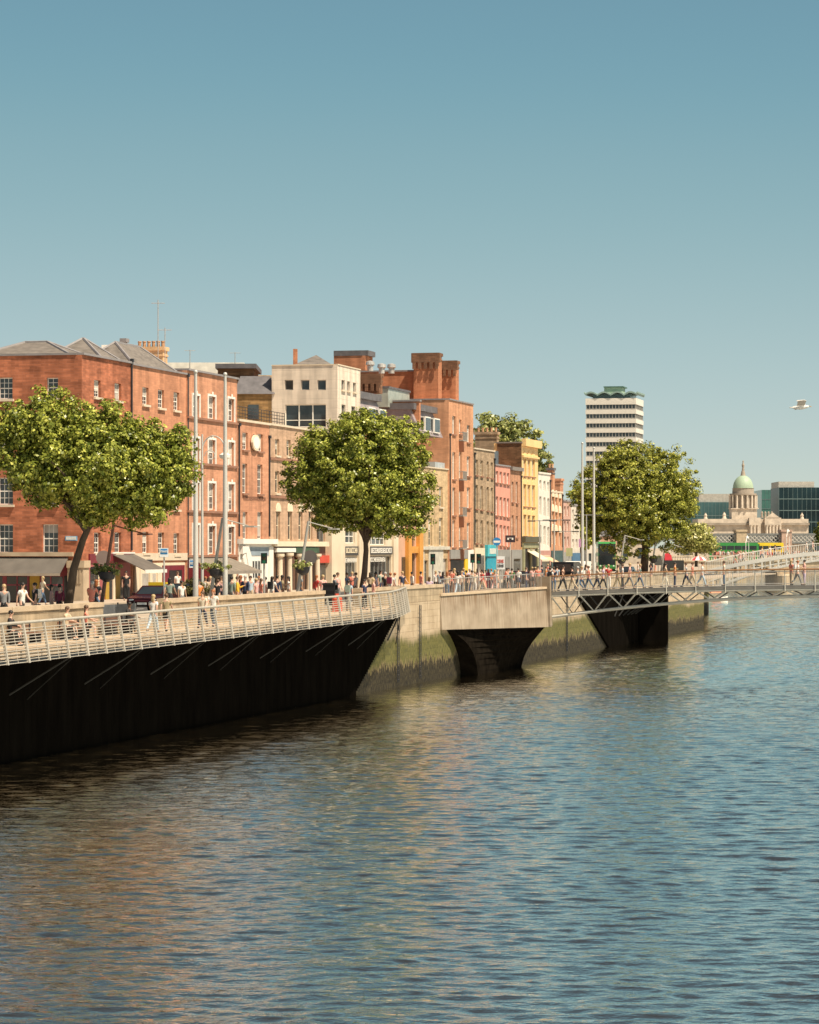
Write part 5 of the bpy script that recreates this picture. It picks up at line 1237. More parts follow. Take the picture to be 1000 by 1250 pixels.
# ---------------------------------------------------------------- people
CLO = {'white': (.72, .69, .64), 'cream': (.66, .58, .45), 'black': (.02, .02, .022), 'navy': (.03, .04, .08), 'blue': (.10, .18, .32), 'pale blue': (.42, .52, .60), 'yellow': (.72, .42, .04), 'orange': (.65, .22, .05), 'coral': (.72, .24, .17),
       'pink': (.68, .38, .34), 'red': (.55, .06, .05), 'grey': (.22, .22, .22), 'pale grey': (.46, .45, .43), 'khaki': (.33, .26, .15), 'beige': (.52, .41, .28), 'brown': (.15, .08, .05), 'maroon': (.20, .03, .06), 'lilac': (.50, .40, .52), 'green': (.08, .20, .07), 'sage': (.25, .31, .26), 'denim': (.09, .14, .22)}
def cloth(c): return pm('cloth_'+c.replace(' ', '_'), CLO[c], .85, 0, .12, 6)
SKIN = [pm('fair_skin', (.60, .36, .26), .55, 0, .06, 4), pm('tan_skin', (.42, .24, .15), .55, 0, .06, 4), pm('brown_skin', (.17, .09, .055), .55, 0, .06, 4)]
HAIR = {'dark': pm('dark_hair', (.022, .016, .012), .5), 'brown': pm('brown_hair', (.10, .055, .03), .5), 'fair': pm('fair_hair', (.42, .30, .15), .5), 'grey': pm('grey_hair', (.38, .37, .36), .6), 'red': pm('red_hair', (.30, .10, .03), .5)}
eye_m = pm('eye_dark', (.02, .015, .012), .3)
def skin_mesh(name, verts, edges, rads, mats, extra=None, sub=1):
    me = bpy.data.meshes.new(name+'_frame'); me.from_pydata(verts, edges, [])
    o = bpy.data.objects.new('frame', me); COL.objects.link(o)
    md = o.modifiers.new('s', 'SKIN'); md.use_smooth_shade = True; md.branch_smoothing = .4
    if not me.skin_vertices: me.skin_vertices.new()
    for i, r in enumerate(rads):
        d = me.skin_vertices[0].data[i]; d.radius = r if isinstance(r, tuple) else (r, r); d.use_root = (i == 0)
    if sub: sb_ = o.modifiers.new('u', 'SUBSURF'); sb_.levels = sub; sb_.render_levels = sub
    dg_ = bpy.context.evaluated_depsgraph_get(); dg_.update(); out = bpy.data.meshes.new_from_object(o.evaluated_get(dg_))
    bpy.data.objects.remove(o); bpy.data.meshes.remove(me); out.name = name; out.materials.clear()
    for m in mats: out.materials.append(m)
    if extra:
        bm = bmesh.new(); bm.from_mesh(out); e_ = extra.mesh('x', mats); bm.from_mesh(e_); bpy.data.meshes.remove(e_); bm.to_mesh(out); bm.free()
    for p_ in out.polygons: p_.use_smooth = True
    return out
def legpts(side, hz, hip, knee):
    h = Vector((.095*side, 0, hz)); a = R(hip); b_ = R(hip-knee)
    k = h+Vector((.01*side, -math.sin(a)*.43, -math.cos(a)*.43)); f = k+Vector((0, -math.sin(b_)*.42, -math.cos(b_)*.42))
    return h, k, f
def armpts(side, sh, fwd, bend, out):
    s_ = Vector((.19*side, sh.y, sh.z)); a = R(fwd); e_ = s_+Vector((math.sin(R(out))*.29*side, -math.sin(a)*.29, -math.cos(a)*math.cos(R(out))*.29)); b_ = R(fwd+bend)
    w = e_+Vector((-.02*side*(bend > 40), -math.sin(b_)*.25, -math.cos(b_)*.25)); return s_, e_, w, (w-e_).normalized()
POSES = {'stand': ((4, 4), (-4, 2), (6, 12, 8), (-4, 14, 8), 0), 'chat': ((3, 3), (-3, 2), (20, 95, 10), (0, 12, 8), 0), 'stride': ((21, 6), (-17, 12), (-20, 16, 8), (20, 28, 8), 3),
         'step': ((-18, 22), (22, 6), (22, 30, 8), (-22, 18, 8), 3), 'sit': ((84, 84), (80, 78), (28, 40, 10), (34, 50, 10), 6), 'lean': ((8, 6), (-6, 2), (42, 50, 14), (38, 55, 14), 16)}
PM = {}
def proto(pose):
    if pose in PM: return PM[pose]
    lL, lR, aL, aR, lean = POSES[pose]
    hz = 0.; low = min(legpts(1, 0, *lL)[2].z, legpts(-1, 0, *lR)[2].z); hz = -low+.085
    L_ = R(lean); sp = lambda h: Vector((0, -math.sin(L_)*h, hz+.03+math.cos(L_)*h))
    V, E, Rd = [], [], []
    def add(p_, r, par=None):
        V.append(tuple(p_)); Rd.append(r); i = len(V)-1
        if par is not None: E.append((par, i))
        return i
    pel = add(sp(0), (.135, .10)); wa = add(sp(.17), (.125, .09), pel); che = add(sp(.38), (.15, .105), wa); nb = add(sp(.52), .07, che); nk = add(sp(.58), .055, nb)
    hd0 = add(sp(.645)+Vector((0, -.018, 0)), (.062, .07), nk); hd = add(sp(.71)+Vector((0, -.01, 0)), (.078, .092), hd0); hd2 = add(sp(.785), (.06, .075), hd)
    legs = {}
    for s_, lg in ((1, lL), (-1, lR)):
        h, k, f = legpts(s_, hz, *lg); a = add(h, .088, pel); m = add(h.lerp(k, .5), .075, a); b_ = add(k, .056, m); c = add(k.lerp(f, .4), .054, b_); d = add(f, .036, c)
        add(f+Vector((0, -.14, -.045)), (.035, .03), d); legs[s_] = (h, k, f)
    arms = {}
    for s_, am in ((1, aL), (-1, aR)):
        sh, e_, w, dr = armpts(s_, sp(.475), *am); a = add(sh, .058, che); b_ = add(e_, .04, a); c = add(w, .027, b_); pl_ = add(w+dr*.06, (.034, .022), c); arms[s_] = (sh, e_, w)
        sd = Vector((0, 1, 0)) if abs(dr.y) < .8 else Vector((0, 0, 1)); cu = Vector((-s_, 0, 0))
        for q, (off_, ln) in enumerate(((-.028, .062), (-.01, .075), (.01, .07), (.027, .055))):
            m = add(w+dr*(.06+ln*.55)+sd*off_, .009, pl_); add(w+dr*(.06+ln)+sd*off_+cu*.02, .008, m)
        th = add(w+dr*.05+sd*-.045, .011, pl_); add(w+dr*.085+sd*-.058+cu*.008, .009, th)
    x = MB(); hc = Vector(V[hd])
    x.hexa([hc+Vector(v) for v in ((-.014, -.085, -.03), (.014, -.085, -.03), (.012, -.07, -.03), (-.012, -.07, -.03), (-.007, -.09, .015), (.007, -.09, .015), (.007, -.07, .015), (-.007, -.07, .015))])
    x.quads = 0
    n0 = len(x.v); [x.v.__setitem__(i, tuple(Vector(x.v[i])+(Vector((0, -.018, 0)) if i < 2 else Vector()))) for i in range(n0)]
    for s_ in (-1, 1): x.ball((hc.x+s_*.08, hc.y+.01, hc.z-.005), (.012, .02, .032), 6, 4)
    x.cm = 1
    for s_ in (-1, 1): x.ball((hc.x+s_*.032, hc.y-.083, hc.z+.012), (.013, .008, .009), 6, 4)
    x.ball((hc.x, hc.y-.086, hc.z-.055), (.025, .008, .006), 6, 4)
    body = skin_mesh('person_body', V, E, Rd, [SKIN[0], eye_m], x)
    def chain(pts): return pts
    def clothes(name, nodes):
        V2, E2, R2 = [], [], []
        for p_, r, par in nodes:
            V2.append(tuple(p_)); R2.append(r)
            if par is not None: E2.append((par, len(V2)-1))
        return skin_mesh(name, V2, E2, R2, [cloth('white')])
    nodes = [(sp(-.13), (.158, .122), None), (sp(-.02), (.16, .124), 0), (sp(.17), (.148, .112), 1), (sp(.38), (.172, .124), 2), (sp(.50), (.10, .08), 3)]
    for s_ in (1, -1):
        sh, e_, w = arms[s_]; nodes.append((sh, .074, 3)); nodes.append((sh.lerp(e_, .62), .062, len(nodes)-1))
    top = clothes('top', nodes)
    nodes = [(sp(-.13), (.158, .122), None), (sp(-.02), (.16, .124), 0), (sp(.17), (.148, .112), 1), (sp(.38), (.172, .124), 2), (sp(.50), (.10, .08), 3)]
    for s_ in (1, -1):
        sh, e_, w = arms[s_]; nodes.append((sh, .074, 3)); nodes.append((e_, .056, len(nodes)-1)); nodes.append((e_.lerp(w, .92), .042, len(nodes)-1))
    jacket = clothes('jacket', nodes)
    def lower(end, r0, r1, r2):
        nd = [(sp(.2), (.138, .102), None), (sp(.06), (.148, .114), 0), (sp(-.03), (.152, .12), 1)]
        for s_ in (1, -1):
            h, k, f = legs[s_]; nd.append((h+Vector((.005*s_, 0, -.03)), r0, 2)); nd.append((h.lerp(k, .95 if end > .6 else .8), r1, len(nd)-1))
            if end > .6: nd.append((k.lerp(f, .92), r2, len(nd)-1))
        return nd
    tro = clothes('trousers', lower(1, .105, .075, .056)); sho = clothes('shorts', lower(.5, .112, .10, .09)); ski = clothes('skirt', lower(.5, .13, .15, .1))
    hx = MB(); hx.ball(tuple(hc+Vector((0, .018, .032))), (.096, .105, .098), 12, 8); short = hx.mesh('hair', HAIR['dark'])
    hx = MB(); hx.ball(tuple(hc+Vector((0, .02, .03))), (.1, .108, .1), 12, 8); hx.ball(tuple(hc+Vector((0, .07, -.1))), (.095, .05, .17), 10, 6); long_ = hx.mesh('hair', HAIR['dark'])
    hx = MB(); hx.ball(tuple(hc+Vector((0, .012, .045))), (.1, .11, .085), 12, 8); hx.prism([(-.08, 0), (.08, 0), (.06, .02), (-.06, .02)], -.2, -.08); hat = None
    for me in (short, long_):
        for p_ in me.polygons: p_.use_smooth = True
    bg_ = MB(); c = sp(.34)+Vector((0, .17, 0)); bg_.box(c.x-.15, c.x+.15, c.y-.07, c.y+.09, c.z-.22, c.z+.2); bg_.box(c.x-.12, c.x+.12, c.y+.091, c.y+.13, c.z-.2, c.z-.02); pack = bg_.mesh('backpack', cloth('black'))
    sh_ = MB()
    for s_ in (1, -1):
        f = legs[s_][2]; sh_.ball((f.x, f.y-.06, f.z-.045), (.045, .13, .042), 8, 5)
    shoe = sh_.mesh('shoes', cloth('black'))
    PM[pose] = dict(body=body, top=top, jacket=jacket, trousers=tro, shorts=sho, skirt=ski, short=short, long=long_, pack=pack, shoe=shoe)
    return PM[pose]
CVAR = {}
def vary(me, mats):
    k = (me.name, tuple(m.name for m in mats))
    if k not in CVAR:
        c = me.copy(); c.name = me.name.split('.')[0]; c.materials.clear(); [c.materials.append(m) for m in mats]; CVAR[k] = c
    return CVAR[k]
def person(loc, head, pose, top, low, hair, label, skin=0, scale=1., topk='top', lowk='trousers', hairk='short', pack=None, shoes='black', group=None):
    p_ = proto(pose); o = thing('person', label, 'person', loc, R(head), group); o.scale = (scale,)*3
    link('body', vary(p_['body'], [SKIN[skin], eye_m]), o); link(topk, vary(p_[topk], [cloth(top)]), o); link(lowk, vary(p_[lowk], [cloth(low)]), o)
    link('hair', vary(p_[hairk], [HAIR[hair]]), o); link('shoes', vary(p_['shoe'], [cloth(shoes)]), o)
    if pack: link('backpack', vary(p_['pack'], [cloth(pack)]), o)
    return o
AW = 166; TO = -14; RT = 76; LT = -104       # heading along the quay away / toward the viewer, to the river, to the houses
PV = ST+.12
def quayp(px, off, head, pose, top, low, hair, label, z=None, **kw):
    t = T(px, off); return person(Q(t, off, (bz(t) if off < 0 else PV) if z is None else z), head, pose, top, low, hair, label, **kw)
# on the boardwalk
def bsit(px, head, top, low, hair, label, **kw):
    t = T(px, -.75); return person(Q(t, -.62, bz(t)-.01), head, 'sit', top, low, hair, label, **kw)
bsit(15, 80, 'black', 'black', 'dark', 'person in black sitting on the nearest bench of the boardwalk', topk='jacket')
bsit(84, 70, 'beige', 'black', 'brown', 'person in beige sitting on the boardwalk left of the coral top')
bsit(107, 95, 'coral', 'black', 'brown', 'person in a coral top sitting on the boardwalk bench', hairk='long', lowk='shorts')
bsit(160, 60, 'black', 'black', 'dark', 'dark clothed person sitting below the grey panel on the boardwalk', skin=2)
quayp(187, -1.5, AW-10, 'step', 'white', 'pale blue', 'fair', 'person in white top and pale blue trousers walking on the boardwalk', hairk='long')
quayp(203, -1.5, AW, 'stride', 'khaki', 'black', 'brown', 'person in khaki shirt and black shorts walking on the boardwalk', lowk='shorts')
quayp(247.5, -1.5, TO, 'step', 'cream', 'navy', 'brown', 'person in cream top and navy trousers walking on the boardwalk, left of a white shirt', hairk='long')
quayp(260.5, -1.4, TO, 'stride', 'white', 'denim', 'red', 'person in white shirt and jeans walking on the boardwalk, right of a cream top', scale=1.02)
quayp(425.5, -.7, AW, 'stand', 'pale blue', 'grey', 'dark', 'person in pale blue shirt standing beside the trunk of the leaning tree', pack='sage')
quayp(445, -.9, RT-20, 'stand', 'navy', 'black', 'dark', 'person in navy top standing on the boardwalk just right of the tree trunk')
quayp(456, -.6, RT+30, 'chat', 'pink', 'beige', 'fair', 'fair haired person in pink standing by the end of the boardwalk', hairk='long')
# on the near pavement
quayp(27, 3.2, 60, 'step', 'white', 'black', 'dark', 'person in loose white shirt and black trousers walking past the plum shopfront', scale=1.05)
quayp(42.5, 3.6, -60, 'stand', 'black', 'grey', 'dark', 'person in black top carrying a bag beneath the long dark awning', pack='white')
quayp(63, 4., 100, 'chat', 'pink', 'beige', 'dark', 'person in pink standing between the black top and the tree trunk', hairk='long', scale=.93)
quayp(112, 1.3, AW, 'sit', 'coral', 'black', 'grey', 'grey haired person in coral sitting on the end of the parapet', z=PV+.42)
quayp(154, 17.5, 0, 'stand', 'black', 'black', 'dark', 'person all in black standing in the doorway behind the red taxi', scale=1.05)
quayp(217, 16.6, 40, 'stand', 'white', 'navy', 'brown', 'person in white shirt in the shade of the maroon sided awning')
quayp(243.5, 2.6, 20, 'stand', 'orange', 'brown', 'dark', 'person in orange top by the shrub planter', scale=.95)
quayp(240, 5.5, -20, 'chat', 'yellow', 'black', 'dark', 'person in yellow jacket half hidden behind the orange top', topk='jacket')
quayp(257, 4.6, 10, 'stand', 'beige', 'white', 'fair', 'tall person with beige straw coloured top behind the white shirt', hairk='long')
quayp(283, 3.6, 150, 'stand', 'sage', 'grey', 'dark', 'person in grey green top left of the yellow jacket', topk='jacket')
quayp(290, 3., 90, 'chat', 'yellow', 'orange', 'brown', 'person in bright yellow jacket standing in front of the white shopfront', topk='jacket')
quayp(299.5, 3., -30, 'stand', 'navy', 'black', 'grey', 'person in dark navy suit standing in front of the white shopfront', topk='jacket', scale=1.03)
quayp(313, 2.6, 60, 'chat', 'pink', 'white', 'fair', 'person in pale pink in front of the white door', hairk='long', scale=.93)
quayp(319, 2.2, 120, 'stand', 'coral', 'pink', 'brown', 'person in coral and pink between the white door and traffic light', hairk='long', lowk='skirt', scale=.93)
quayp(324, 2.8, -80, 'chat', 'pink', 'beige', 'dark', 'person in pink and beige right beside the traffic light pole', scale=.96)
quayp(332, 2.4, 150, 'stride', 'white', 'black', 'dark', 'person with black backpack and white top left of the stone columns', pack='black', hairk='long')
quayp(338.5, 2.8, 160, 'stand', 'navy', 'navy', 'dark', 'person in navy jacket leaning beside the first stone column', topk='jacket')
quayp(394, 2.4, 40, 'step', 'pink', 'grey', 'fair', 'person in pink top and grey shorts left of the black litter bin', lowk='shorts', hairk='long')
quayp(412.5, 1.6, 60, 'stand', 'pink', 'grey', 'brown', 'person in faded pink shirt standing right behind the litter bin', scale=1.05)
quayp(408.5, .9, 110, 'chat', 'grey', 'sage', 'dark', 'dark haired person in grey leaning by the litter bin')
quayp(423.5, 3.4, 70, 'chat', 'blue', 'navy', 'brown', 'person in blue top by the shop window left of the tree')
quayp(434.5, 3., -60, 'stand', 'white', 'black', 'brown', 'person in white shirt right behind the tree trunk')
quayp(459, 1.6, 90, 'stand', 'lilac', 'navy', 'dark', 'dark haired person in lilac right of the tree', hairk='long', scale=1.02)
quayp(470.5, 2.2, -20, 'stand', 'black', 'grey', 'grey', 'grey haired person in black near the black and white shop sign')
quayp(476.5, 1.8, 160, 'stride', 'white', 'brown', 'red', 'person with dark backpack at the end of the boardwalk railing', pack='maroon')
# on the plaza by the footbridge
for a in ((524, 1.4, AW, 'sit', 'lilac', 'grey', 'brown', 'person in lilac sitting on the parapet at the left of the plaza'), (537, 3, 150, 'stand', 'pale blue', 'navy', 'grey', 'person in pale blue shirt in front of the grey rendered house'),
          (546, 1.2, AW, 'stand', 'beige', 'denim', 'red', 'red haired person in beige behind the plaza railing'), (551.5, 2.6, 150, 'chat', 'coral', 'brown', 'dark', 'person in coral beside the red haired person'),
          (559, 1.1, AW, 'step', 'white', 'pale blue', 'dark', 'dark haired person in white shirt seen from behind at the plaza railing'), (564, 2.4, -30, 'stand', 'cream', 'grey', 'fair', 'person with fair hair and cream top right of the white shirt'),
          (569.5, 3, 140, 'stand', 'brown', 'black', 'dark', 'person in brown jacket standing under the yellow shop panel'), (573.5, 3.8, 30, 'stand', 'lilac', 'beige', 'fair', 'person in lilac top walking below the white shop panel'),
          (579.5, 1.1, AW, 'stand', 'cream', 'white', 'fair', 'fair haired person in cream and white seen from behind at the railing'), (585, 3.2, 60, 'chat', 'pink', 'black', 'brown', 'person in pink top near the paired traffic lights'),
          (589, 2., -60, 'step', 'red', 'beige', 'dark', 'person in red top left of the teal shopfront'), (596.5, 2.8, AW, 'stand', 'pale blue', 'maroon', 'brown', 'person in pale blue in front of the teal shopfront'),
          (616, 3.6, 80, 'lean', 'coral', 'black', 'dark', 'person in coral leaning forward in front of the grey shutters'), (625, 3., 150, 'stand', 'green', 'grey', 'dark', 'person in green top beside the dark red car'),
          (642.5, 1.6, 90, 'stand', 'navy', 'navy', 'brown', 'person in navy passing in front of the dark red car'), (549, 4.2, 0, 'stand', 'pink', 'white', 'dark', 'person in pink passing the dark shop opening'),
          (593, 4., 30, 'step', 'white', 'coral', 'dark', 'person in white top and coral trousers by the teal doorway'), (604, 1.8, 150, 'step', 'pink', 'pink', 'fair', 'person in pale pink dress under the blue round sign')):
    quayp(*a, pack='maroon' if 'maroon' in a else None, hairk='long' if rnd.random() < .45 else 'short', scale=rnd.uniform(.93, 1.04))
# on the truss footbridge
BO = Vector(br.location); EX = Vector((math.cos(TH), -math.sin(TH), 0)); EY = Vector((math.sin(TH), math.cos(TH), 0))
def bridgep(px, ly, *a, **kw):
    k = (px-500)/F; o = BO+EY*ly; r = (k*o.y-o.x)/(EX.x-k*EX.y); q = o+EX*r; q.z = dz(max(r, 0)); return person(q, *a, **kw)
bridgep(671.5, 1.4, 170, 'step', 'white', 'denim', 'dark', 'person in white top and jeans at the start of the footbridge', pack='black')
bridgep(676, 2.4, 160, 'stand', 'navy', 'denim', 'brown', 'person in navy top and jeans stepping off the footbridge')
bridgep(687, 1.6, 60, 'stride', 'brown', 'black', 'dark', 'person in dark brown walking at the left end of the footbridge', scale=1.06)
bridgep(706, 2., -90, 'step', 'pale grey', 'denim', 'grey', 'person in pale grey and jeans walking on the footbridge', lowk='trousers')
bridgep(710, 2.6, 90, 'step', 'white', 'blue', 'fair', 'person in white and blue beside the tall pole on the footbridge')
bridgep(729, 1.5, 90, 'stride', 'cream', 'navy', 'brown', 'person in cream shirt and navy trousers striding over the footbridge')
bridgep(754, 1.4, 80, 'stride', 'khaki', 'khaki', 'brown', 'person all in khaki striding over the footbridge', hairk='long')
bridgep(768.5, 1.5, 90, 'step', 'pink', 'grey', 'fair', 'person in pink top and grey trousers walking over the footbridge', scale=1.05)
bridgep(812, 1.6, 90, 'stride', 'beige', 'cream', 'dark', 'person in beige and cream walking near the middle of the footbridge', hairk='long')
bridgep(743, 2.6, 170, 'stand', 'red', 'white', 'fair', 'person in red and white standing at the far rail of the footbridge')
for px, ly, a, tp_, lw, lb_ in ((838, 2.2, -90, 'pale grey', 'navy', 'person in pale grey left of the red and white parasol, on the footbridge'), (845, 1.4, 90, 'coral', 'beige', 'person in coral below the red and white parasol, on the footbridge'), (857, 2., 90, 'white', 'pale blue', 'person in white right of the red and white parasol, on the footbridge')):
    bridgep(px, ly, a, 'step', tp_, lw, 'brown', lb_)
bridgep(973.5, 1.2, 100, 'step', 'white', 'grey', 'red', 'person in white with a bag on the footbridge near the right edge', pack='white')
bridgep(982, 1.5, -80, 'chat', 'pink', 'lilac', 'dark', 'person in pink at the right end of the footbridge, beside a white top')
bridgep(966, 1.9, 120, 'stand', 'coral', 'beige', 'fair', 'person in coral on the footbridge left of the white top with a bag', hairk='long')
# on the iron bridge
def ironp(px, ly, *a, **kw):
    k = (px-500)/F; o = Vector(hb.location)+EY*ly; r = (k*o.y-o.x)/(EX.x-k*EX.y); q = o+EX*r; q.z = dk(r); return person(q, *a, **kw)
for px, tp_, lw, hr, lb_ in ((897.5, 'black', 'coral', 'dark', 'person in black top and coral trousers on the white iron bridge'), (903.5, 'pink', 'pale grey', 'fair', 'person in pink on the white iron bridge behind a white shirt'), (907.5, 'white', 'grey', 'brown', 'person in white shirt on the white iron bridge'),
                             (940, 'white', 'pink', 'fair', 'person in white top and pink trousers on the iron bridge'), (946, 'black', 'grey', 'dark', 'person all dark standing high on the iron bridge'), (961, 'coral', 'beige', 'brown', 'person in coral on the iron bridge below the pink tower'), (985, 'white', 'white', 'grey', 'person all in white on the iron bridge'), (992, 'pink', 'beige', 'dark', 'person in pink and beige at the right edge of the iron bridge'), (930, 'beige', 'denim', 'dark', 'person in beige and jeans on the white iron bridge')):
    ironp(px, rnd.uniform(.6, 2.4), rnd.choice((90, -90, 60)), 'step', tp_, lw, hr, lb_)
# further off on the pavement beyond the footbridge
FARP = ((657, 4, 'coral', 'brown', 'in coral on the street beside the thin lamp post'), (662, 8, 'navy', 'navy', 'all in navy crossing the street by the white house'), (667, 3, 'orange', 'beige', 'in orange near the peach awning'), (672, 6, 'white', 'black', 'in white shirt and black on the street by the red terrace'), (680, 4, 'pale blue', 'grey', 'in pale blue on the street left of the black van'), (683, 9, 'pink', 'white', 'in pink and white outside the narrow red house'),
        (716, 3, 'pale grey', 'pale blue', 'in pale grey between the tall poles'), (721, 8, 'beige', 'black', 'in beige and black behind the tall poles'), (738, 3, 'white', 'pink', 'in white and pink in front of the green bus'), (800, 5, 'coral', 'beige', 'in coral under the leaning lamps by the kiosk'), (795, 6, 'black', 'grey', 'in black under the big tree'), (779, 8, 'white', 'denim', 'in white behind the big tree trunk'))
for px, off, tp_, lw, w_ in FARP: quayp(px, off, rnd.choice((0, 90, 160, -90)), rnd.choice(('stand', 'step', 'chat')), tp_, lw, rnd.choice(('dark', 'brown', 'fair')), 'person '+w_)
MORE = ((5, 3.4, 'grey', 'black', 'in grey at the left edge of the picture under the long awning'), (52, 17, 'cream', 'denim', 'in cream and jeans close to the plum shop window'), (73, 3.2, 'maroon', 'black', 'in maroon just left of the near tree trunk'), (118, 4.4, 'black', 'denim', 'in black and jeans by the dark flower basket'),
        (207, 4.2, 'sage', 'black', 'in sage green by the white sign pole'), (222, 3.2, 'white', 'grey', 'in white and grey left of the shrub planter'), (251, 6, 'white', 'black', 'in white behind the shrub planter'), (266, 4, 'black', 'grey', 'in black left of the right hand flagpole'), (270, 6, 'pink', 'navy', 'in pink and navy behind the right hand flagpole'),
        (294, 5, 'coral', 'white', 'in coral between the yellow jacket and navy suit'), (306, 4.6, 'pale blue', 'beige', 'in pale blue right of the navy suit'), (316, 5.4, 'lilac', 'grey', 'in lilac close to the white door'), (345, 3, 'khaki', 'black', 'in khaki beside the second stone column'), (353, 4, 'white', 'navy', 'in white and navy before the middle columns'), (367, 3.4, 'grey', 'denim', 'in grey beneath the flower basket by the columns'),
        (386, 4, 'red', 'black', 'in red by the last stone column'), (430, 5, 'coral', 'navy', 'in coral behind the tree trunk by the shop glass'), (452, 4, 'beige', 'black', 'in beige in front of the shop under the tree'), (465, 4.6, 'sage', 'navy', 'in sage and navy below the dark shop sign'), (482, 3, 'pale grey', 'black', 'in pale grey before the pink brick bay'), (491, 3.6, 'navy', 'beige', 'in navy and beige left of the orange shopfront'), (503, 4, 'white', 'grey', 'in white passing the orange shopfront'), (514, 3, 'coral', 'denim', 'in coral and jeans right of the orange shopfront'),
        (532, 4.6, 'white', 'black', 'in white and black beneath the traffic light'), (541, 2.2, 'navy', 'pale grey', 'in navy and pale grey at the plaza edge'), (555, 3.8, 'khaki', 'navy', 'in khaki and navy near the dark shop opening'), (566, 4.8, 'blue', 'beige', 'in blue below the yellow shop panel'), (576, 1.8, 'pale grey', 'navy', 'in pale grey left of the traffic light pair'), (583, 4.4, 'black', 'white', 'in black and white under the traffic light pair'), (600, 3.6, 'orange', 'denim', 'in orange and jeans beside the teal shopfront'),
        (608, 3., 'beige', 'grey', 'in beige and grey under the white notice board'), (621, 4.6, 'pale blue', 'black', 'in pale blue before the grey shopfront'), (633, 2.6, 'white', 'navy', 'in white near the back of the dark red car'), (650, 3.4, 'pink', 'black', 'in pink and black right of the dark red car'), (654, 6, 'cream', 'brown', 'in cream and brown by the cream shop awning'), (669, 9, 'red', 'white', 'in red and white by the peach awning'), (677, 8, 'beige', 'navy', 'in beige and navy by the second thin lamp post'))
for px, off, tp_, lw, w_ in MORE: quayp(px, off, rnd.choice((0, 90, 160, -90, 40, 120)), rnd.choice(('stand', 'step', 'chat', 'stride')), tp_, lw, rnd.choice(('dark', 'brown', 'fair', 'dark', 'red')), 'person '+w_, hairk=rnd.choice(('short', 'long')), scale=rnd.uniform(.93, 1.04), skin=rnd.choice((0, 0, 1, 2)), lowk=rnd.choice(('trousers', 'trousers', 'shorts', 'skirt')), topk=rnd.choice(('top', 'top', 'jacket')))
for px, ly, a_, tp_, lw, lb_ in ((699, 1.2, -90, 'black', 'beige', 'person in black and beige near the left end of the footbridge'), (719, 2.4, -80, 'coral', 'denim', 'person in coral and jeans on the footbridge by the right tall pole'), (736, 1.1, 90, 'lilac', 'black', 'person in lilac and black on the footbridge left of the red and white top'), (760, 2.4, -90, 'white', 'black', 'person in white and black on the footbridge left of the big trunk'), (781, 2., 90, 'sage', 'denim', 'person in sage and jeans on the footbridge in front of the big trunk'), (795, 1.2, -90, 'navy', 'beige', 'person in navy and beige on the footbridge right of the big trunk'), (824, 1.8, 90, 'orange', 'navy', 'person in orange and navy on the footbridge before the dark kiosk'), (884, 2.2, -90, 'cream', 'denim', 'person in cream and jeans alone over the middle of the footbridge')):
    bridgep(px, ly, a_, rnd.choice(('step', 'stand', 'chat')), tp_, lw, rnd.choice(('dark', 'brown', 'fair')), lb_, hairk=rnd.choice(('short', 'long')))
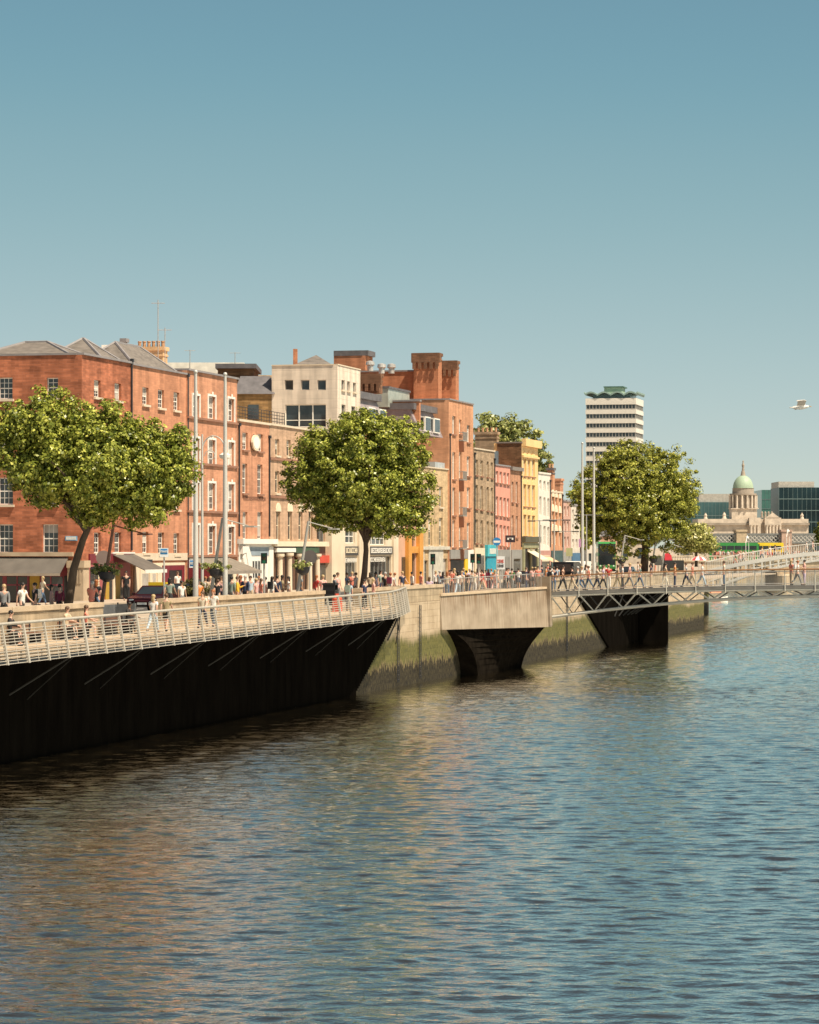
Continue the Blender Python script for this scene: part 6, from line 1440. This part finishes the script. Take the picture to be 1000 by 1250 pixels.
# ---------------------------------------------------------------- vehicles
def wheel(o, x, y, r=.32, w=.2):
    mb = MB(); n = 16
    mb.lathe([(r*.6, -w/2), (r, -w/2+.02), (r, w/2-.02), (r*.6, w/2)], n); me = mb.mesh('wheel', pm('rubber', (.02, .02, .02), .8))
    wo = link('wheel', me, o, (x, y, r)); wo.rotation_euler.x = R(90)
    m2 = MB(); m2.lathe([(.02, -w/2-.01), (r*.58, -w/2-.005), (r*.58, w/2+.005), (.02, w/2+.01)], 10); link('rim', m2.mesh('rim', pm('alloy', (.4, .4, .4), .3, .7)), wo)
def car(name, label, loc, rz, paint, cat='car', estate=False):
    o = thing(name, label, cat, loc, rz)
    L = 4.5; mb = MB(); w = .86
    prof = [(-2.2, .35), (-1.75, .3), (-1.0, .3), (1.0, .3), (1.8, .3), (2.2, .36), (2.25, .6), (2.1, .78), (1.1, .93), (-1.9, .97), (-2.22, .85), (-2.28, .55)]
    mb.prism(prof, -w, w); mb.build('body', paint, o)
    b0, b1 = (-2.05 if estate else -1.75), 1.15; r0, r1 = (-1.8 if estate else -1.15), .25
    mb = MB(); mb.hexa([(b0, -w+.05, .93), (b1, -w+.05, .93), (b1, w-.05, .93), (b0, w-.05, .93), (r0, -w+.2, 1.42), (r1, -w+.2, 1.42), (r1, w-.2, 1.42), (r0, w-.2, 1.42)]); mb.build('cabin', paint, o)
    gl = glass('car_glass', (.02, .025, .028), .05)
    e = .012
    lp = lambda a, b_, f: a+(b_-a)*f
    mb = MB(); f0, f1 = .1, .88
    mb.quad((lp(b1, r1, f0)+e, -w+.16, lp(.93, 1.42, f0)), (lp(b1, r1, f0)+e, w-.16, lp(.93, 1.42, f0)), (lp(b1, r1, f1)+e, w-.27, lp(.93, 1.42, f1)), (lp(b1, r1, f1)+e, -w+.27, lp(.93, 1.42, f1))); mb.build('windscreen', gl, o)
    mb = MB(); mb.quad((lp(b0, r0, f0)-e, w-.16, lp(.93, 1.42, f0)), (lp(b0, r0, f0)-e, -w+.16, lp(.93, 1.42, f0)), (lp(b0, r0, f1)-e, -w+.27, lp(.93, 1.42, f1)), (lp(b0, r0, f1)-e, w-.27, lp(.93, 1.42, f1))); mb.build('rear_window', gl, o)
    for s_ in (-1, 1):
        y0 = s_*(w-.05+e-.015); y1 = s_*(w-.185+e)
        for a, b_ in ((.06, .46), (.5, .9)):
            xa = lambda f, q: lp(lp(b0, b1, q), lp(r0, r1, q), f)
            mb = MB(); mb.quad((xa(f0, a), lp(y0, y1, f0), lp(.93, 1.42, f0)), (xa(f0, b_), lp(y0, y1, f0), lp(.93, 1.42, f0)), (xa(f1, b_), lp(y0, y1, f1), lp(.93, 1.42, f1)), (xa(f1, a), lp(y0, y1, f1), lp(.93, 1.42, f1))); mb.build('side_window', gl, o)
        for x in (-1.4, 1.4): wheel(o, x, s_*.78)
        mb = MB(); mb.ball((2.16, s_*.62, .66), (.08, .17, .07), 8, 5); mb.build('headlight', pm('lamp_glass', (.7, .7, .66), .1), o)
        mb = MB(); mb.box(-2.285, -2.2, s_*.62-.14, s_*.62+.14, .66, .8); mb.build('tail_light', pm('tail_red', (.45, .02, .02), .3), o)
        mb = MB(); mb.ball((.85, s_*(w+.1), 1.0), (.07, .11, .07), 8, 5); mb.build('mirror', paint, o)
    mb = MB(); mb.box(2.24, 2.27, -.26, .26, .42, .54); mb.build('number_plate', white, o)
    return o
maroonc = pm('maroon_car_paint', (.04, .008, .009), .25, .2, .05, 1); blackc = pm('black_car_paint', (.014, .014, .016), .2, .2, .05, 1)
t = T(190, 7); tx = car('taxi', 'dark maroon taxi with a yellow roof sign parked by the shop awning', Q(t, 7, ST+.006), ROT+math.pi, maroonc)
mb = MB(); mb.box(-.55, -.3, -.52, .52, 1.425, 1.6); mb.build('roof_sign', yellowpaint, tx)
t = T(641, 7); car('parked_car', 'dark red car behind the plaza railing', Q(t, 7, ST+.006), ROT, maroonc, estate=True)
t = T(764, 8); car('parked_car', 'black car waiting to the right of the green bus', Q(t, 8, ST+.006), ROT+math.pi, blackc)
t = T(221, 8.5); car('parked_car', 'black car under the maroon awning, behind the taxi', Q(t, 8.5, ST+.006), ROT+math.pi, blackc, estate=True)
def van(label, loc, rz, paint):
    o = thing('van', label, 'van', loc, rz); mb = MB()
    mb.prism([(-2.5, .4), (2.4, .4), (2.5, .7), (2.35, 1.1), (1.5, 1.25), (.95, 2.0), (.6, 2.15), (-2.45, 2.15), (-2.55, 1.2)], -.95, .95); mb.build('body', paint, o); gl = M['car_glass']
    mb = MB(); mb.quad((1.49, -.8, 1.32), (1.49, .8, 1.32), (1.03, .75, 1.94), (1.03, -.75, 1.94)); mb.build('windscreen', gl, o)
    mb = MB(); mb.quad((-2.545, .7, 1.3), (-2.545, -.7, 1.3), (-2.5, -.7, 1.95), (-2.5, .7, 1.95)); mb.build('rear_window', gl, o)
    for s_ in (-1, 1):
        mb = MB(); mb.quad((.4, s_*.955, 1.3), (1.35, s_*.955, 1.3), (.95, s_*.955, 1.85), (.4, s_*.955, 1.85)); mb.build('side_window', gl, o)
        for x in (-1.6, 1.6): wheel(o, x, s_*.86, .36)
        mb = MB(); mb.ball((2.42, s_*.7, .82), (.07, .15, .1), 8, 5); mb.build('headlight', M['lamp_glass'], o)
        mb = MB(); mb.box(-2.57, -2.5, s_*.85-.07, s_*.85+.07, 1.0, 1.4); mb.build('tail_light', M['tail_red'], o)
    return o
van('white van on the street in front of the pale end house', Q(T(704, 7), 7, ST+.006), ROT+math.pi, white)
van('black van on the street left of the white van', Q(T(694, 6), 6, ST+.006), ROT, blackc)
def bus(label, loc, rz, paint, L=10.8, group='double deck buses'):
    o = thing('double_deck_bus', label, 'bus', loc, rz, group); w = 1.26; gl = M['car_glass']
    mb = MB(); mb.prism([(-L/2, .35), (L/2-.1, .35), (L/2, .6), (L/2, 1.1), (L/2-.15, 2.2), (L/2-.2, 4.0), (L/2-.45, 4.28), (-L/2+.15, 4.28), (-L/2, 4.1)], -w, w); mb.build('body', paint, o)
    for nm, z0, z1 in (('lower_windscreen', .95, 2.3), ('upper_windscreen', 2.55, 4.0)):
        mb = MB(); mb.box(L/2-.3, L/2+.012, -w+.06, w-.06, z0, z1); mb.build(nm, gl, o)
    mb = MB(); mb.box(L/2-.3, L/2+.02, -1., 1., 2.302, 2.548); mb.build('destination_board', black, o)
    for s_ in (-1, 1):
        for z0, z1 in ((1.3, 2.15), (2.75, 3.6)):
            for k in range(6): mb = MB(); x = -L/2+.5+k*(L-1)/6; mb.box(x, x+(L-1)/6-.12, s_*w-.03, s_*w+.012*s_ if s_ > 0 else s_*w+.03, z0, z1) if s_ > 0 else mb.box(x, x+(L-1)/6-.12, -w-.012, -w+.03, z0, z1); mb.build('side_window', gl, o)
        for x in (-L/2+2.4, L/2-2.5): wheel(o, x, s_*1.12, .48, .28)
        mb = MB(); mb.ball((L/2-.02, s_*.95, .8), (.06, .14, .12), 8, 5); mb.build('headlight', M['lamp_glass'], o)
    return o
gbus = pm('green_bus_paint', (.045, .25, .06), .3, 0, .06, 1); ybus = pm('yellow_bus_paint', (.75, .55, .03), .3, 0, .06, 1)
p = P(742.5, 690, 418); bus('green double deck bus coming along the quay toward the footbridge', (p.x, 418+5, ST+.006), -math.pi/2-R(2), gbus)
zb_ = top-.5
mb = MB(); r_ = random.Random(9); cols = [cloth(c) for c in ('white', 'coral', 'navy', 'cream', 'beige', 'pale blue', 'black', 'pink', 'grey', 'red')]+[SKIN[0], HAIR['brown']]
for i in range(95):   # the far crowd on the stone bridge: too small and mixed to count
    x = P(872+r_.random()*132, 680, YO).x; y = YO+.9+r_.random()*2.6; z = top+.35+r_.uniform(-.05, .05); h = r_.uniform(.92, 1.06)
    mb.cm = r_.randrange(10); mb.lathe([(.12, z+.75*h), (.2, z+.95*h), (.17, z+1.15*h), (.23, z+1.4*h), (.1, z+1.48*h)], 7, (x, y), .7)
    mb.cm = r_.randrange(10)
    for s_ in (-.09, .09): mb.tube([(x+s_, y+r_.uniform(-.2, .2), z-.3), (x+s_, y, z+.45), (x+s_, y, z+.85*h)], [.06, .07, .09], 5)
    mb.cm = 10; mb.ball((x, y, z+1.6*h), (.09, .1, .12), 6, 5); mb.cm = 11; mb.ball((x, y+.03, z+1.66*h), (.1, .1, .09), 6, 4)
    mb.cm = 10
    for s_ in (-1, 1): mb.tube([(x+s_*.24, y, z+1.38*h), (x+s_*.28, y-.1, z+.85*h)], [.05, .04], 4)
o = mb.build('crowd', cols); o['kind'] = 'stuff'; o['label'] = 'crowd of people walking behind the balustrade of the stone bridge'
for px, m_, lab, dy in ((896, gbus, 'green double deck bus crossing the stone bridge', 9), (930, ybus, 'yellow double deck bus crossing the stone bridge below the lattice girder', 11)):
    p = P(px, 690, YO+dy); bus(lab, (p.x, YO+dy, zb_+.0), 0 if m_ is gbus else math.pi, m_, 9.2 if m_ is ybus else 10.8)
for px, m_, lab in ((972, gbus, 'green double deck bus near the right end of the stone bridge'), (994, ybus, 'yellow double deck bus at the right edge of the stone bridge')):
    p = P(px, 690, YO+13); bus(lab, (p.x, YO+13, zb_-1.9), 0, m_, 8) if False else None
# ---------------------------------------------------------------- street furniture
pole_m = pm('pole_grey', (.52, .50, .46), .4, .2, .08, 1)
for px, yt, off, lab in ((239, 452, 1.8, 'tall white flagpole left of the lamp with a swan neck'), (275, 455, 1.2, 'tall white flagpole standing before the red orange house'), (711, 540, 1.4, 'tall pale pole beside the round tree, left of its twin'), (725, 546, 1.6, 'tall pale pole beside the round tree, right of its twin')):
    q = Q(T(px, off), off, ST); h = ZAT(yt, q.y)-ST; o = thing('flagpole', lab, 'pole', q, ROT, 'tall poles along the quay')
    mb = MB(); mb.tube([(0, 0, 0), (0, 0, h*.5), (0, 0, h-.15)], [.145, .12, .075], 12); mb.build('shaft', pole_m, o, True)
    mb = MB(); mb.ball((0, 0, h-.08), .11, 10, 6); mb.build('finial', pole_m, o, True)
    mb = MB(); mb.lathe([(.3, 0), (.3, .12), (.2, .2), (.17, .7)], 12); mb.build('base', pole_m, o, True)
    mb = MB(); mb.box(.12, .2, -.04, .04, 1.2, 1.5); mb.build('cleat', greysteel, o)
lampm = pm('lamp_grey', (.40, .38, .34), .4, .3, .1, 1)
def leaning(px, ytop, off, label, m=lampm, bask=True, blab=None, side=-1):
    t = T(px-3, off); q = Q(t, off, ST); h = ZAT(ytop, q.y)-ST; o = thing('street_lamp', label, 'street lamp', q, ROT, 'leaning street lamps along the quay')
    ln = h*.16; mb = MB(); mb.tube([(0, ln*.9, 0), (0, -ln*.1, h)], [.11, .07], 8); mb.build('pole', m, o, True)
    mb = MB(); mb.tube([(0, -ln*.1, h-.05), (.15, -ln*.1-1.35, h-.42)], .035, 6); mb.build('arm', m, o)
    mb = MB(); mb.box(-.18, .42, -ln*.1-1.75, -ln*.1-1.2, h-.5, h-.42); mb.build('lamp_head', m, o)
    if bask:
        b = thing('flower_basket', blab, 'hanging basket', q+Vector((0, 0, 2.25)), ROT, 'flower baskets on the leaning lamps')
        me, _ = leaf_mesh('flowers', [(0, .25, .25, .5, .75, .3)], 500, .12, far_l, int(px), .2, 30); link('flowers', me, b)
        mb = MB(); mb.lathe([(.1, -.35), (.34, -.2), (.42, .1), (.38, .12)], 12, (0, .25)); mb.build('bowl', darkmetal, b, True)
leaning(140, 640, 1.2, 'leaning brown street lamp in the shade under the near plane tree', pm('rust_lamp', (.16, .07, .045), .5), True, 'dark flower basket hanging beside the corner pier')
leaning(273, 632, 1.5, 'leaning street lamp between the two tall flagpoles', lampm, True, 'flower basket above the shrub planter')
leaning(378, 636, 1.4, 'leaning street lamp in front of the stone columns', lampm, True, 'flower basket in front of the stone columns')
leaning(765, 653, 1.6, 'leaning street lamp left of the big tree trunk', lampm, True, 'dark flower basket left of the big tree trunk')
leaning(804, 653, 1.6, 'leaning street lamp right of the big tree trunk', lampm, True, 'flower basket right of the big tree trunk')
leaning(815, 662, 1.6, 'far leaning street lamp beside the dark kiosk', lampm, False)
def post_lamp(px, yt, off, label):
    q = Q(T(px, off), off, ST); h = ZAT(yt, q.y)-ST; o = thing('lamp_post', label, 'street lamp', q, ROT, 'thin lamp posts with level arms'); mb = MB(); mb.tube([(0, 0, 0), (0, 0, h)], [.09, .05], 8); mb.build('pole', greysteel, o)
    mb = MB(); mb.tube([(0, -1.1, h-.05), (0, .8, h-.05)], .035, 5); mb.build('arm', greysteel, o)
    for y in (-1.1, .8): mb = MB(); mb.box(-.12, .12, y-.4, y+.25, h-.12, h-.02); mb.build('lamp_head', darkmetal, o)
post_lamp(659, 635, 5, 'thin lamp post in front of the white house'); post_lamp(676.5, 634, 7, 'thin lamp post in front of the narrow red house'); post_lamp(688, 648, 9, 'shorter thin lamp post before the faded pink house'); post_lamp(716, 628, 4, 'thin lamp post between the two tall pale poles')
# swan neck lamp
q = Q(T(247, 3), 3, ST); h = ZAT(530, q.y)-ST; o = thing('swan_neck_lamp', 'ornate pale lamp post with a curling swan neck before the red orange house', 'street lamp', q, ROT)
mb = MB(); mb.tube([(0, 0, 0), (0, 0, 1.2), (0, 0, h)], [.13, .08, .045], 10); mb.build('pole', pole_m, o, True)
zz = ZAT(545, q.y)-ST
mb = MB(); mb.tube([(0, 0, zz-.9)]+[(0, -.62+.62*math.cos(math.pi*i/10), zz-.2+.75*math.sin(math.pi*i/10)) for i in range(11)], .035, 6); mb.build('neck', pole_m, o, True)
mb = MB(); mb.tube([(0, -.1+.35*(1-i/14)*math.cos(i*.7)-.35, zz-.5+.35*(1-i/14)*math.sin(i*.7)) for i in range(15)], .022, 5); mb.build('scroll', pole_m, o)
mb = MB(); mb.lathe([(.06, zz-.3), (.3, zz-.45), (.28, zz-.6), (.12, zz-.68)], 12, (0, -1.24)); mb.build('lantern', white, o, True)
def sign(px, y0, y1, wpx, off, label, m, name='street_sign', panel=None, disc=False, pole=pole_m, group=None):
    t = T(px, off); q = Q(t, off, ST); k = q.y/F; o = thing(name, label, 'sign', q, 0, group); zt_, zb_ = ZAT(y0, q.y)-ST, ZAT(y1, q.y)-ST; w = wpx*k/2
    mb = MB(); mb.tube([(0, 0, 0), (0, 0, zt_)], .04, 6); mb.build('post', pole, o)
    mb = MB()
    if disc: n = 20; c = (zt_+zb_)/2; r_ = (zt_-zb_)/2; mb.prism([(r_*math.cos(2*math.pi*i/n), c+r_*math.sin(2*math.pi*i/n)) for i in range(n)], -.09, -.045)
    else: mb.box(-w, w, -.09, -.045, zb_, zt_)
    mb.build('board', m, o)
    if panel:
        for y0_, y1_, m2, n_ in panel:
            a, b_ = ZAT(y1_, q.y)-ST, ZAT(y0_, q.y)-ST
            mb = MB(); mb.box(-w*.8, w*.8, -.098, -.0905, a, b_) if n_ == 0 else strokes(mb, -w*.8, w*.8, a, b_, -.092, n_, seed=int(px)); mb.build('plate', m2, o)
    return o
bl = pm('sign_blue_bright', (.03, .20, .46), .4)
sign(200.5, 669, 680, 10.5, 4.6, 'square blue sign on a white pole beside the taxi', pm('sign_white', (.7, .72, .72), .4), panel=((670, 676.5, bl, 0), (672, 674.5, white, 3)))
sign(236.5, 683, 693, 10.5, 4.2, 'square blue sign with white notice beneath, above the shrub planter', M['sign_white'], panel=((684, 691, bl, 0), (686, 689, white, 2)))
sign(606.5, 656, 666, 10, 1.6, 'round blue road sign on a tall pole before the pink house', bl, disc=True, panel=((660, 662.5, white, 0),))
sign(611, 679, 695, 10.5, 1.8, 'white notice board with red and black marks beside the round blue sign', M['sign_white'], panel=((683, 687, redsign, 4), (689, 692, black, 4)))
sign(623, 653.5, 662, 12, 6, 'dark rectangular sign with a pale symbol in front of the salmon house', pm('sign_dark', (.045, .025, .03), .5), panel=((656.5, 659, white, 1),))
sign(378.5, 671.5, 689, 16, 1.8, 'large round dark sign seen from behind before the stone columns', pm('sign_back', (.10, .085, .08), .5), disc=True)
sign(126.5, 672, 690, 17, 3, 'large round pale sign above the dark flower basket near the corner pier', pm('sign_back_pale', (.22, .16, .14), .3), disc=True)
sign(710, 658, 668, 7, 8, 'lilac banner sign hanging by the tall pale pole', pm('lilac_banner', (.50, .25, .42), .6))
sign(695, 669, 679, 8, 9, 'sage green shop banner beyond the thin lamp posts', pm('sage_banner', (.42, .40, .2), .6))
sign(803.5, 679, 690, 9, 1.8, 'grey notice board under the leaning lamp right of the big tree', greyp)
def tlight(px, y0, y1, off, label, rz=0):
    q = Q(T(px, off), off, ST); o = thing('traffic_light', label, 'traffic light', q, rz, 'traffic lights on the quay'); zt_, zb_ = ZAT(y0, q.y)-ST, ZAT(y1, q.y)-ST
    mb = MB(); mb.tube([(0, .12, 0), (0, .12, zt_)], .055, 8); mb.build('post', greysteel, o)
    mb = MB(); mb.box(-.17, .17, -.1, .06, zb_, zt_); mb.build('housing', black, o)
    for i, c in enumerate(('dark_lens', 'amber', 'signal_green')):
        m_ = M.get(c) or pm(c, (.05, .03, .01) if c == 'amber' else (.01, .09, .05), .3); z = zt_-(zt_-zb_)*(i+.5)/3
        mb = MB(); n = 12; mb.prism([(.1*math.cos(2*math.pi*k/n), z+.1*math.sin(2*math.pi*k/n)) for k in range(n)], -.13, -.101); mb.build('lens', m_, o)
    mb = MB(); mb.box(-.14, .14, -.24, -.101, zt_-.05, zt_-.02); mb.build('visor', black, o)
tlight(322.5, 675, 688, 1.6, 'traffic light in front of the white gabled shopfront'); tlight(528.5, 676, 689, 2.4, 'traffic light in front of the grey rendered house'); tlight(577, 676, 687, 3, 'traffic light left of a matching one, by the cream shopfront'); tlight(584.5, 676, 688, 2.4, 'traffic light right of a matching one, by the cream shopfront')
# litter bin, planter, kiosk, parasol, moored boat
q = Q(T(403.5, 1), 1, ST); o = thing('litter_bin', 'black litter bin with an orange red bag by the gap in the parapet', 'bin', q, ROT)
mb = MB(); mb.box(-.35, .35, -.35, .35, 0, .95); mb.box(-.39, .39, -.39, .39, .951, 1.02); mb.box(-.36, -.3, -.36, .36, 1.02, 1.3); mb.box(.3, .36, -.36, .36, 1.02, 1.3); mb.box(-.39, .39, -.39, .39, 1.3, 1.42); mb.build('body', black, o)
mb = MB(); mb.box(-.3, .3, -.42, -.352, .15, .8); mb.build('front_panel', redsign, o)
q = Q(T(405.5, .2), .2, bz(T(405, -.5))); o = thing('cloth_bundle', 'orange red bundle lying against the wall in front of the litter bin', 'bag', q+Vector((.3, -.7, 0)), ROT)
mb = MB(); mb.ball((0, 0, .72), (.32, .3, .22), 10, 6); mb.ball((.2, .05, .62), (.25, .25, .2), 10, 6); mb.box(-.3, .4, -.2, .2, 0, .6); mb.build('bundle', pm('bundle_red', (.62, .10, .05), .7), o, True)
q = Q(T(238, 3.4), 3.4, PV); o = thing('shrub_planter', 'bushy brownish green shrub in a planter below the blue sign', 'planter', q, ROT)
me, _ = leaf_mesh('shrub', [(0, 0, 1.15, 1.0, .8, .55), (.5, .2, 1.3, .6, .6, .5), (-.5, 0, 1.2, .6, .5, .5)], 2600, .11, foliage('dry_leaves', (.07, .07, .02), (.24, .20, .07), .3), 5, .25, 40); link('shrub', me, o)
mb = MB(); mb.box(-.9, .9, -.45, .45, 0, .75); mb.box(-.95, .95, -.5, .5, .751, .83); mb.build('box', pm('planter_wood', (.12, .08, .05), .7), o)
q = Q(T(822, 3.2), 3.2, ST); o = thing('kiosk', 'dark kiosk with a red cover on its roof beyond the leaning lamps', 'kiosk', q, 0)
k = q.y/F; mb = MB(); mb.box(-11*k, 13*k, 0, 2.2, 0, ZAT(684, q.y)-ST); mb.build('body', pm('kiosk_dark', (.03, .03, .03), .6), o)
mb = MB(); mb.prism([(-10*k, ZAT(684, q.y)-ST+.002), (-1*k, ZAT(684, q.y)-ST+.002), (-2*k, ZAT(678, q.y)-ST), (-6*k, ZAT(674.5, q.y)-ST), (-10*k, ZAT(677, q.y)-ST)], .2, 1.8); mb.build('red_cover', pm('cover_red', (.68, .05, .07), .6), o)
mb = MB(); mb.box(-4*k, 6*k, -.1, -.002, 1.1, 1.25); mb.box(-4*k, 6*k, -.03, -.001, .3, 1.0); mb.build('counter', pm('counter_sage', (.28, .27, .17), .6), o)
q = Q(T(853, 1.8), 1.8, ST); o = thing('parasol', 'red and white striped parasol at the far corner of the quay', 'parasol', q, 0)
mb = MB(); n = 12; c = (0, 0, 2.55); rr_ = .95
for i in range(n):
    mb.cm = i % 2; a0, a1 = 2*math.pi*i/n, 2*math.pi*(i+1)/n
    mid = lambda a, r, z: (r*math.cos(a), r*math.sin(a), z)
    mb.quad(c, mid(a0, rr_*.6, 2.4), mid((a0+a1)/2, rr_*.6, 2.39), mid(a1, rr_*.6, 2.4)); mb.quad(mid(a0, rr_*.6, 2.4), mid(a0, rr_, 2.05), mid(a1, rr_, 2.05), mid(a1, rr_*.6, 2.4))
mb.build('canopy', [white, pm('parasol_red', (.65, .08, .10), .6)], o); mb = MB(); mb.tube([(0, 0, 0), (0, 0, 2.6)], .03, 6); mb.build('pole', white, o)
p = P(876, 733, 465); o = thing('moored_boat', 'white boat with an orange red canopy moored behind the truss footbridge', 'boat', (p.x, 465, 0), R(6)); o.scale = (.8,)*3
mb = MB(); sec = lambda x, w, z: [(x, -w, z), (x, -w*.7, -.15), (x, w*.7, -.15), (x, w, z)]
st = [sec(-1.9, .7, .75), sec(-.8, .9, .75), sec(.6, .85, .8), sec(1.6, .45, .95), sec(2.1, .05, 1.1)]
for a, b_ in zip(st[:-1], st[1:]):
    for i in range(3): mb.quad(a[i], b_[i], b_[i+1], a[i+1])
    mb.quad(a[3], b_[3], b_[0], a[0])
mb.poly(list(reversed(st[0]))); mb.build('hull', white, o)
mb = MB(); mb.hexa([(-1.5, -.7, 1.7), (1., -.7, 1.75), (1., .7, 1.75), (-1.5, .7, 1.7), (-1.3, -.5, 1.98), (.8, -.5, 2.0), (.8, .5, 2.0), (-1.3, .5, 1.98)]); mb.build('canopy', pm('boat_orange', (.7, .2, .1), .6), o)
mb = MB(); [mb.tube([(x, y, .7), (x, y, 1.72)], .03, 5) for x in (-1.4, .9) for y in (-.6, .6)]; mb.build('canopy_post', greysteel, o)
mb = MB(); mb.hexa([(-1.2, -.912, .3), (.6, -.88, .35), (.6, -.8, .35), (-1.2, -.8, .3), (-1.2, -.915, .55), (.6, -.882, .6), (.6, -.8, .6), (-1.2, -.8, .55)]); mb.build('stripe', M['boat_orange'], o)
# ---------------------------------------------------------------- gull
p = P(977.5, 497.5, 78); o = thing('gull', 'white gull with a raised grey wing gliding across the empty sky', 'bird', p, R(-6)); o.rotation_euler.x = R(-7); o.scale = (1.1,)*3
gw = pm('gull_white', (.72, .69, .65), .7); gg_ = pm('gull_grey', (.52, .49, .46), .7)
V, Rd = [(-.2, 0, .0), (-.12, 0, 0), (0, 0, 0), (.1, 0, .012), (.16, 0, .025), (.2, 0, .03)], [(.012, .03), (.045, .045), (.066, .06), (.05, .05), (.034, .036), (.03, .032)]
x = MB(); x.cm = 1; x.tube([(.215, 0, .028), (.265, 0, .018)], [.013, .004], 6); x.ball((.21, -.028, .04), .005, 6, 4)
body = skin_mesh('body', V, [(i, i+1) for i in range(5)], Rd, [gw, pm('beak', (.55, .30, .05), .5)], x); link('body', body, o)
mb = MB(); mb.hexa([(-.27, -.06, -.004), (-.16, -.025, -.008), (-.16, .025, -.008), (-.27, .06, -.004), (-.27, -.06, .004), (-.16, -.025, .012), (-.16, .025, .012), (-.27, .06, .004)]); mb.build('tail', gw, o)
for s_ in (-1, 1):
    mb = MB(); root = [(.09, .05*s_, .035), (-.09, .05*s_, .03)]; el = [(.13, .26*s_, .12), (-.08, .26*s_, .11)]; wr = [(.07, .42*s_, .11), (-.09, .42*s_, .10)]; tp_ = [(-.1, .62*s_, .05), (-.13, .62*s_, .045)]
    for a, b_ in ((root, el), (el, wr), (wr, tp_)):
        mb.hexa([Vector(a[0]), Vector(a[1]), Vector(b_[1]), Vector(b_[0])]+[Vector(q_)+Vector((0, 0, .012)) for q_ in (a[0], a[1], b_[1], b_[0])])
    w_ = mb.build('wing', gg_, o)
# ---------------------------------------------------------------- air
if HAZE:
    mb = MB(); mb.box(-700, 700, -60, 1700, -2, 62); hz_ = mb.mesh('haze', []); ho = link('haze', hz_); ho['kind'] = 'stuff'
    m = bpy.data.materials.new('haze_air'); m.use_nodes = True; nt = m.node_tree; nt.nodes.remove(nt.nodes['Principled BSDF'])
    pv = nt.nodes.new('ShaderNodeVolumePrincipled'); pv.inputs['Density'].default_value = HAZE; pv.inputs['Color'].default_value = (.9, .93, .95, 1); pv.inputs['Anisotropy'].default_value = .2
    nt.links.new(pv.outputs[0], nt.nodes['Material Output'].inputs['Volume']); hz_.materials.append(m)
